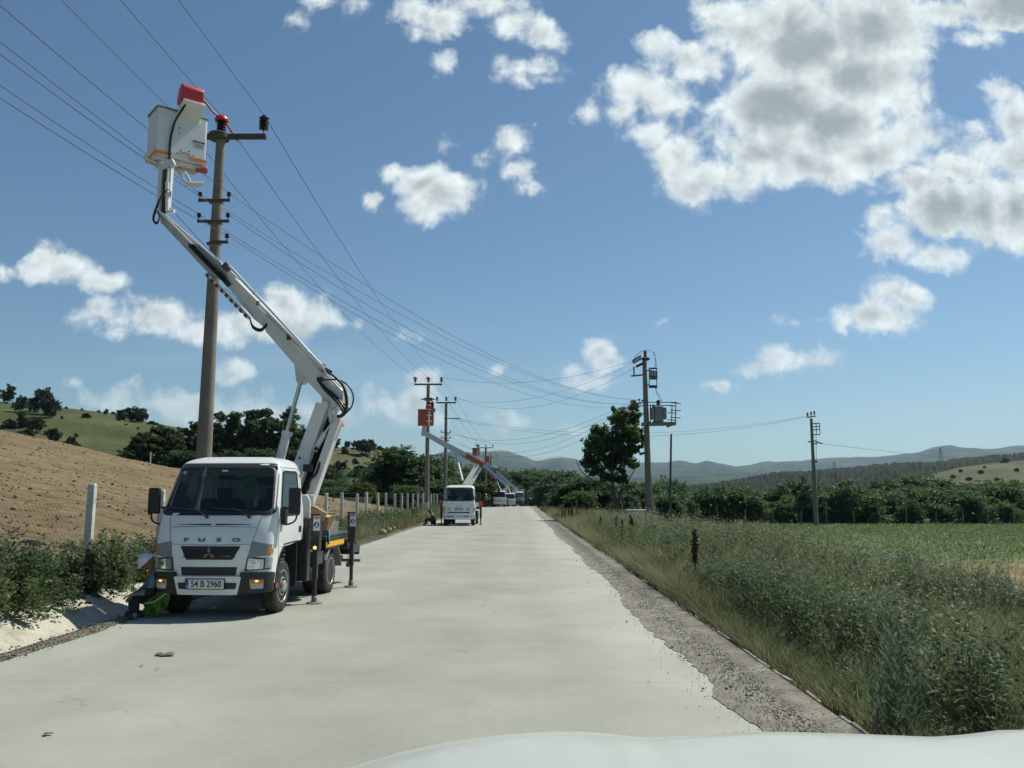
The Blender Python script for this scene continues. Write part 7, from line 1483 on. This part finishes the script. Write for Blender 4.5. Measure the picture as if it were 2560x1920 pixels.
# hard hat on the dashboard
def helmet_mb(c, r=.135, m=None):
    mb = MB(); mb.sphere(c, r, 18, 8, sc=(1, 1.12, .95), half=True); mb.lathe(c, [(r * 1.02, -.006), (r * 1.13, -.004), (r * 1.12, .008), (r * 1.0, .02)], n=20); mb.tube([Vector(c) + Vector((0, r * 1.12 * math.cos(R(a)), r * .97 * math.sin(R(a)) + .006)) for a in range(10, 171, 16)], .014, 5); return mb
M_helm = mat('helmet_white', (.72, .74, .74), .35)
o = helmet_mb((0, 0, 0)).build('hard_hat', M_helm); o.scale = (1.15, 1.15, 1.2); o.location = world_of(T2) @ Vector((.02, .33, 1.43)); tag(o, 'white hard hat lying on the dashboard behind the windscreen of the second truck', 'hard hat')
T3 = build_npr((-2.55, 116.0, 0), R(0), 'third white lift truck farther down the road with a small red bucket raised high', True)
a, e, t = upper(T3, ((1258, 1232), (1270, 1216), (1190, 1146)), (118.5, 119, 128), w=.42, orange_end=False); pb = at(1190, 1137, 128); mb = MB(); mb.beam(t, pb, .25, .25); mb.build('jib', M_boom, T3, world=True); red_basket(T3, pb + Vector((0, 0, -.1)), 1.05, .7, 1.15, R(10), hood=False)
T4 = copy_tree(T3); T4.location = (-1.35, 136.0, float(zroad(136))); tag(T4, 'fourth white lift truck, mostly hidden behind the third one', 'truck')
# tipper lorry
cabM = Cab(w=[(.45, 1.06), (1.5, 1.08), (1.75, 1.06), (2.5, .98), (2.62, .95), (2.70, .88), (2.76, .7)], y0=[(.45, .02), (.9, 0), (1.5, .02), (1.8, .06), (2.55, .24), (2.66, .32), (2.76, .5)], D=[(.45, .16), (1.7, .14), (2.6, .12), (2.76, .1)], zbot=.75, zarch=1.2, zw=(1.72, 2.5), zs=(1.72, 2.45), yb=1.7, wheel_y=.95)
TM = thing('tipper_lorry', 'white tipper lorry with a tall load body, last in the row at the road end', 'lorry', (at(1296, 1236, 152).x, 152, float(zroad(152)))); TM.scale = (1.0, 1.0, 1.04)
cm_ = cabM; cm_.body(TM, M_white)
mb = MB(); frame(mb, cm_.F, [(-1.03, 1.68), (1.03, 1.68), (.97, 2.54), (-.97, 2.54)], [(-.97, 1.74), (.97, 1.74), (.92, 2.48), (-.92, 2.48)], .006, .08); mb.build('windscreen_seal', M_black, TM); mb = MB(); patch(mb, cm_.F, [(-1.0, 1.7), (1.0, 1.7), (.95, 2.52), (-.95, 2.52)], -.002, .05, .08, 14, 6, skirt=0); mb.build('windscreen', M_glassd, TM)
mb = MB(); patch(mb, cm_.F, [(-.42, 1.2), (.42, 1.2), (.52, 1.55), (-.52, 1.55)], .006, .03, .08, 12, 4, .02); g = mb.build('grille', M_black, TM); text_mesh('badge_letters', 'MAN', .16, M_chrome, g, cm_.F(0, 1.44, .02), (1, 0, 0), (0, 0, 1), .01, sx=1.5)
mb = MB(); patch(mb, cm_.F, [(-1.05, .45), (1.05, .45), (1.07, 1.12), (-1.07, 1.12)], .08, .02, .06, 22, 6, .1); bb = mb.build('bumper', M_blackp, TM)
for sg in (-1, 1):
    mb = MB(); patch(mb, cm_.F, [(sg * .68, .72), (sg * 1.0, .74), (sg * 1.02, .96), (sg * .70, .94)], .085, .08, .1, 8, 4, .01); mb.build('headlamp', M_reflect, bb); wheel(TM, sg * .95, .95, r=.48, out=sg, wd=.28); wheel(TM, sg * .93, 4.6, r=.48, out=sg, wd=.28, dual=True)
    mb = MB(); mb.box((sg * 1.25, .5, 2.1), (.2, .1, .62)); mb.beam((sg * 1.05, .5, 2.42), (sg * 1.25, .5, 2.4), .03, .03); mb.build('mirror', M_black, TM, bevel=.03)
mb = MB(); mb.box((0, 4.3, 2.15), (2.2, 4.6, 1.7)).box((0, 1.9, 2.98), (2.25, .5, .12)).box((0, 1.4, 3.02), (2.2, .7, .1)); mb.build('tipper_body', mat('tipper_body_paint', (.50, .52, .52), .5, dirt=(.25, .22, .17), damt=.5), TM, bevel=.03)
mb = MB(); mb.box((0, 3.6, .85), (.8, 5.2, .3)); mb.box((0, .95, .9), (1.2, .9, .5)); mb.build('chassis', M_blackp, TM)

# ================================================================== people
def skin(name, J, E, m, parent, root=0, sub=1):
    me = bpy.data.meshes.new(name); me.from_pydata([tuple(j[0]) for j in J], E, []); me.materials.append(m); o = bpy.data.objects.new(name, me); COL.objects.link(o); o.parent = parent
    sk = o.modifiers.new('skin', 'SKIN'); sk.use_smooth_shade = True; sk.branch_smoothing = .6
    for i, j in enumerate(J):
        r = j[1]; me.skin_vertices[0].data[i].radius = (r, r) if not isinstance(r, tuple) else r; me.skin_vertices[0].data[i].use_root = (i == root)
    ss = o.modifiers.new('sub', 'SUBSURF'); ss.levels = sub; ss.render_levels = sub; return o
def person(label, loc, rz, pose, shirt, trousers, hat=None, vest=None, hair=None, cat='person', fingers=True, grp=None, z=None):
    """pose: joint name -> (x,y,z) local; facing -y"""
    T = thing('person', label, cat, loc, rz, grp); p = {k: Vector(v) for k, v in pose.items()}; hd = p['head']; up = (hd - p['neck']).normalized()
    n = ['pelvis', 'waist', 'chest', 'neck', 'head', 'crown']; p['crown'] = hd + up * .10
    J = [(p['pelvis'], (.14, .11)), (p['waist'], (.125, .10)), (p['chest'], (.155, .11)), (p['neck'], .055), (hd, (.078, .092)), (p['crown'], .055)]; E = [(0, 1), (1, 2), (2, 3), (3, 4), (4, 5)]
    idx = {}
    for s in 'LR':
        b = len(J); J += [(p['sh' + s], .06), (p['el' + s], .043), (p['wr' + s], .028)]; E += [(2, b), (b, b + 1), (b + 1, b + 2)]
        d = (p['wr' + s] - p['el' + s]).normalized(); pm = p['wr' + s] + d * .085; b2 = len(J); J.append((pm, (.040, .018))); E.append((b + 2, b2))
        if fingers:
            sd, upv = vup(d); 
            for k, (o_, ln) in enumerate(((-.032, .065), (-.011, .078), (.011, .074), (.032, .058))):
                f = len(J); q = pm + sd * o_ + d * .02; J += [(q, .0095), (q + d * ln * .5 - upv * .010, .0085), (q + d * ln * .85 - upv * .035, .007)]; E += [(b2, f), (f, f + 1), (f + 1, f + 2)]
            f = len(J); q = p['wr' + s] + d * .035 + sd * .035; J += [(q, .011), (q + d * .035 + sd * .022 - upv * .01, .010), (q + d * .062 + sd * .024 - upv * .02, .008)]; E += [(b + 2, f), (f, f + 1), (f + 1, f + 2)]
        b = len(J); J += [(p['hip' + s], .095), (p['kn' + s], .062), (p['an' + s], .042), (p['toe' + s], .038)]; E += [(0, b), (b, b + 1), (b + 1, b + 2), (b + 2, b + 3)]
    body = skin('body', J, E, M_skin, T)
    # face: nose, brow, ears, eyes on the front of the head
    f = p.get('face', Vector((0, -1, 0))).normalized(); sd = f.cross(up).normalized(); mb = MB(); mb.sphere(hd + f * .098 - up * .01, .016, 8, 6, sc=(1, 1, 1.5)); 
    for s in (-1, 1): mb.sphere(hd + sd * s * .082 , .02, 8, 6, sc=(.5, 1, 1.5))
    mb.build('nose_and_ears', M_skin, body); 
    for s in (-1, 1): mb = MB(); mb.sphere(hd + f * .088 + sd * s * .032 + up * .02, .010, 8, 6); mb.build('eye', M_dark, body)
    mb = MB(); mb.tube([hd + f * .09 + sd * s - up * .05 for s in (-.022, 0, .022)], .005, 5); mb.build('mouth', M_dark, body)
    J = [(p['pelvis'] + Vector((0, 0, .0)), (.150, .125)), (p['waist'], (.145, .12)), (p['chest'], (.172, .13)), (p['neck'] * .75 + p['chest'] * .25, .085)]; E = [(0, 1), (1, 2), (2, 3)]
    for s in 'LR': b = len(J); J += [(p['sh' + s], .076), (p['el' + s], .058), (p['wr' + s] * .9 + p['el' + s] * .1, .042)]; E += [(2, b), (b, b + 1), (b + 1, b + 2)]
    skin('shirt', J, E, shirt, T)
    J = [(p['pelvis'], (.158, .132))]; E = []
    for s in 'LR': b = len(J); J += [(p['hip' + s], .108), (p['kn' + s], .078), (p['an' + s] * .93 + p['kn' + s] * .07, .062)]; E += [(0, b), (b, b + 1), (b + 1, b + 2)]
    skin('trousers', J, E, trousers, T)
    for s in 'LR': J = [(p['an' + s], .055), (p['an' + s] * .5 + p['toe' + s] * .5, .052), (p['toe' + s], .045)]; skin('boot', J, [(0, 1), (1, 2)], M_black, T)
    if vest: J = [(p['pelvis'] * .6 + p['waist'] * .4, (.165, .14)), (p['waist'], (.16, .138)), (p['chest'], (.188, .145)), (p['neck'] * .5 + p['chest'] * .5, .12)]; vo = skin('vest', J, [(0, 1), (1, 2), (2, 3)], vest, T)
    if hat:
        mb = helmet_mb((0, 0, 0), .125); Q = Vector((0, 0, 1)).rotation_difference(up); mb.v = [Q @ v + hd + up * .045 for v in mb.v]; mb.build('hard_hat', hat, T)
    elif hair: mb = MB(); mb.sphere((0, 0, 0), .108, 12, 8, sc=(.95, 1.08, 1), half=True); Q = Vector((0, 0, 1)).rotation_difference(up); mb.v = [Q @ v + hd + up * .035 - f * .01 for v in mb.v]; mb.build('hair', hair, T)
    return T
STAND = dict(pelvis=(0, 0, .95), waist=(0, 0, 1.12), chest=(0, -.01, 1.36), neck=(0, -.01, 1.52), head=(0, -.03, 1.64), shL=(-.19, 0, 1.42), elL=(-.25, .0, 1.14), wrL=(-.24, -.12, .92), shR=(.19, 0, 1.42), elR=(.27, -.03, 1.16), wrR=(.16, -.22, 1.06), hipL=(-.09, 0, .92), knL=(-.11, -.01, .50), anL=(-.12, .02, .09), toeL=(-.13, -.14, .04), hipR=(.09, 0, .92), knR=(.12, -.02, .50), anR=(.14, .02, .09), toeR=(.16, -.13, .04))
WORK = dict(STAND); WORK.update(elL=(-.26, -.18, 1.36), wrL=(-.18, -.36, 1.58), elR=(.30, -.2, 1.30), wrR=(.22, -.42, 1.52), head=(0, -.06, 1.64))
C_navy = mat('navy_cloth', (.02, .03, .055), .9, var=.2); C_dark = mat('dark_trousers', (.018, .021, .028), .95, var=.2); C_blue = mat('blue_shirt', (.055, .10, .17), .9, var=.2); C_greyb = mat('grey_blue_shirt', (.12, .18, .22), .9, var=.2)
C_lime = mat('lime_vest', (.10, .21, .025), .7, var=.2, scale=6); C_band = mat('reflective_band', (.45, .50, .52), .4); H_dark = mat('dark_hair', (.012, .010, .009), .8); C_black = mat('black_glove', (.012, .012, .013), .8)
# worker crouching at the road edge, half behind the nearest truck
def wl(px, py, Y): p = at(px, py, Y); return (p.x + 5.2, p.y - 11.9, p.z)
CR = dict(pelvis=wl(388, 1492, 11.95), waist=wl(386, 1466, 11.92), chest=wl(377, 1442, 11.9), neck=wl(369, 1424, 11.88), head=wl(358, 1413, 11.86), shL=wl(372, 1440, 12.1), elL=wl(350, 1474, 12.0), wrL=wl(322, 1492, 11.8), shR=wl(374, 1441, 11.70), elR=wl(358, 1484, 11.62), wrR=wl(326, 1490, 11.55),
          hipL=wl(384, 1502, 12.05), knL=wl(318, 1492, 11.95), anL=wl(318, 1535, 11.75), toeL=wl(296, 1544, 11.7), hipR=wl(384, 1504, 11.85), knR=wl(322, 1500, 11.62), anR=wl(322, 1548, 11.45), toeR=wl(300, 1556, 11.42), face=(-.8, -.25, -.45))
wk = person('worker in white hard hat and grey blue shirt crouching by the nearest truck', (-5.21, 12.10, 0), 0, CR, C_greyb, C_dark, hat=M_helm)
mb = MB(); 
te = [(349, 1507), (358, 1502), (368, 1497), (380, 1484), (395, 1479), (410, 1481)]; be = [(341, 1550), (352, 1551), (366, 1547), (384, 1545), (396, 1532), (407, 1514)]
lerp = lambda E, u: (np.interp(u * 5, range(6), [e[0] for e in E]), np.interp(u * 5, range(6), [e[1] for e in E])); rows = []
for v in np.linspace(0, 1, 15):
    row = []
    for u in np.linspace(0, 1, 25):
        a, b = lerp(te, u), lerp(be, u); x, y = a[0] + (b[0] - a[0]) * v, a[1] + (b[1] - a[1]) * v
        row.append(Vector(wl(x, y, 11.66 + .035 * math.sin(u * 15 + v * 3) * (.3 + v) + .02 * math.sin(u * 31 - v * 6))))
    rows.append(row)
mb.grid(rows); vst = mb.build('vest', C_lime, wk, smooth=80); sd_ = vst.modifiers.new('s', 'SOLIDIFY'); sd_.thickness = .02
mb = MB(); mb.beam(wl(350, 1513, 11.59), wl(378, 1508, 11.58), .05, .012); mb.beam(wl(374, 1508, 11.60), wl(404, 1487, 11.58), .055, .012); mb.build('reflective_band', C_band, vst)
mb = MB(); mb.sphere(wl(359, 1485, 11.62), .075, 12, 8); mb.build('knee_pad', C_black, wk)
# the man sitting at the foot of the second pole
SIT = dict(pelvis=(.05, 0, .14), waist=(.04, -.02, .30), chest=(-.03, -.04, .48), neck=(-.10, -.05, .62), head=(-.17, -.07, .70), shL=(-.06, .15, .50), elL=(-.24, .18, .32), wrL=(-.42, .1, .28), shR=(-.04, -.20, .50), elR=(-.22, -.24, .32), wrR=(-.42, -.14, .28), hipL=(.0, .1, .14), knL=(-.36, .14, .36), anL=(-.48, .13, .0), toeL=(-.62, .12, -.03), hipR=(.0, -.1, .14), knR=(-.36, -.14, .36), anR=(-.48, -.13, .0), toeR=(-.62, -.14, -.03), face=(-.85, -.1, -.4))
person('man in blue shirt sitting bent over by the foot of the second pole', (-4.75, 47.2, .02), 0, SIT, C_blue, C_dark, hair=H_dark)
xs_ = [at(1215, 1236, 112).x, at(1222, 1236, 113).x]
person('man in lime vest and white hard hat standing beside the third truck', (xs_[0], 112, 0), R(15), STAND, C_lime, C_dark, hat=M_helm, vest=C_lime)
person('second man standing close behind the man in the lime vest, arm stretched out', (xs_[1] + .1, 113.4, 0), R(-40), WORK, C_navy, C_dark, vest=C_lime, hair=H_dark)
# linemen in buckets and on the far pole
pb = at(1080, 1060, 56.0); person('lineman in dark clothes working in the orange bucket of the second truck', (pb.x, pb.y, pb.z + .02), R(-60), WORK, C_dark, C_dark, hair=H_dark)
pb = at(1194, 1135, 128); person('lineman with white hard hat in the small high red bucket', (pb.x, pb.y, pb.z - .1), R(-70), WORK, C_navy, C_dark, hat=M_helm)
pb = at(1221, 1160, 184.2); person('lineman with white hard hat clinging to the farthest pole below its arm', (pb.x, pb.y, pb.z), R(-150), WORK, C_navy, C_dark, hat=M_helm)
pb = at(1233, 1192, 138); person('lineman with white hard hat in the low bucket beyond the third truck boom', (pb.x, pb.y, pb.z), R(-60), WORK, mat('rust_shirt', (.25, .08, .05), .9), C_dark, hat=M_helm)
pb = at(1238, 1190, 140); person('lineman in dark blue beside the one in the low bucket beyond the third truck', (pb.x, pb.y, pb.z - .3), R(60), WORK, C_navy, C_dark, hat=M_helm)
o = bpy.data.objects.new('x', None); bpy.data.objects.remove(o)
pb = at(1235, 1192, 139); red_basket(T4, Vector((pb.x, pb.y, pb.z - .35)), 1.1, .7, .8, R(5), hood=False)

# ================================================================== the viewer's own white car (front end)
CAR = thing('parked_car', 'white bonnet of the vehicle the photograph is taken from, along the bottom edge', 'car', (.62, 1.2, 0))
M_car = mat('car_white', (.46, .48, .43), .35, coat=.25, var=.06, scale=3)
prof_d = [(700, 1684), (765, 1660), (850, 1635), (950, 1612), (1050, 1598), (1123, 1591), (1200, 1587), (1271, 1587), (1330, 1592), (1399, 1600), (1470, 1598), (1547, 1593), (1665, 1587), (1760, 1588), (1861, 1591), (1960, 1595), (2058, 1599), (2130, 1594), (2212, 1584)]
def hood_edge(px): 
    xs, ys = zip(*prof_d); return float(np.interp(px, xs, ys))
YE = 2.35
def hz_at(X):
    # height of the bonnet's leading crest at lateral X (same crest everywhere along the car's width)
    for _ in range(1): pass
    best = None
    pxs = np.linspace(500, 2500, 200); q_ = [D(px, hood_edge(px) if px >= 700 else 1684 + (700 - px) * .5) for px in pxs]; P_ = [at(*q, YE) for q in q_]; P_ = [at(*q, YE - .10 * ((p.x - .65) / 1.07) ** 2) for q, p in zip(q_, P_)]
    xs = [p.x for p in P_]; zs = [p.z for p in P_]; return float(np.interp(X, xs, zs))
rows = []; XL, XR = -.90, 1.90
xsn = np.linspace(XL, XR, 120)
for Y, dz in ((1.15, .075), (1.35, .072), (1.6, .06), (1.85, .042), (2.05, .024), (2.2, .010), (2.35, 0), (2.46, -.022), (2.56, -.07), (2.63, -.16), (2.66, -.30), (2.67, -.50)):
    row = []
    for X in xsn:
        e = min(X - XL, XR - X); sh = -.10 * max(0, 1 - e / .16) ** 2 * 1.4
        row.append(Vector((X - .62, Y - 1.2 + .0 - .10 * ((X - .65) / 1.07) ** 2, hz_at(X) + dz * (1 if Y > 2.3 else .62) + sh)))
    rows.append(row)
mb = MB(); mb.grid(rows); bn = mb.build('bonnet', M_car, CAR, smooth=80)
mb = MB(); mb.box((.03, .82, .42), (1.98, .9, .38)); mb.box((.03, .1, .75), (2.0, 1.2, .5)); mb.build('front_body', M_car, CAR, bevel=.1, seg=4)
for s in (-1, 1): wheel(CAR, .03 + s * .88, .45, r=.36, wd=.22, out=s)

# small dark scraps lying on the road
for j, (px, py, lab, sz) in enumerate(((418, 1638, 'dark scrap of dried mud on the road left of the picture middle', .10), (355, 1667, 'tiny dark scrap on the road below the bigger one', .035), (118, 1840, 'dark scrap near the bottom left of the road', .04), (393, 1675, 'tiniest dark scrap on the near left road', .03))):
    d_ = ray(px, py); k = -CAM_H / d_.z; X, Y = d_.x * k, d_.y * k; mb = MB()
    for q in range(9 if sz > .05 else 3): mb.sphere((random.uniform(-sz, sz), random.uniform(-sz * .6, sz * .6), .004), random.uniform(.3, .5) * sz, 7, 4, sc=(1, 1, .22), half=True)
    o = mb.build('mud_scrap', dm, smooth=60); o.location = (X, Y, .012); tag(o, lab, 'mud scrap')
# ------------------------------------------------------------------ haze: one closed box of thin air round everything
hzm = bpy.data.materials.new('haze_air'); hzm.use_nodes = True; nt = hzm.node_tree; nt.nodes.remove(nt.nodes['Principled BSDF']); pv = nt.nodes.new('ShaderNodeVolumePrincipled')
pv.inputs['Color'].default_value = (.56, .80, 1.0, 1); pv.inputs['Density'].default_value = HAZE_D; pv.inputs['Anisotropy'].default_value = .25; nt.links.new(pv.outputs[0], nt.nodes['Material Output'].inputs['Volume'])
mb = MB(); mb.box((0, 4300, 248), (18600, 9700, 516)); o = mb.build('haze', hzm, smooth=0); tag(o, 'thin pale blue haze filling the valley air', 'haze', kind='stuff')
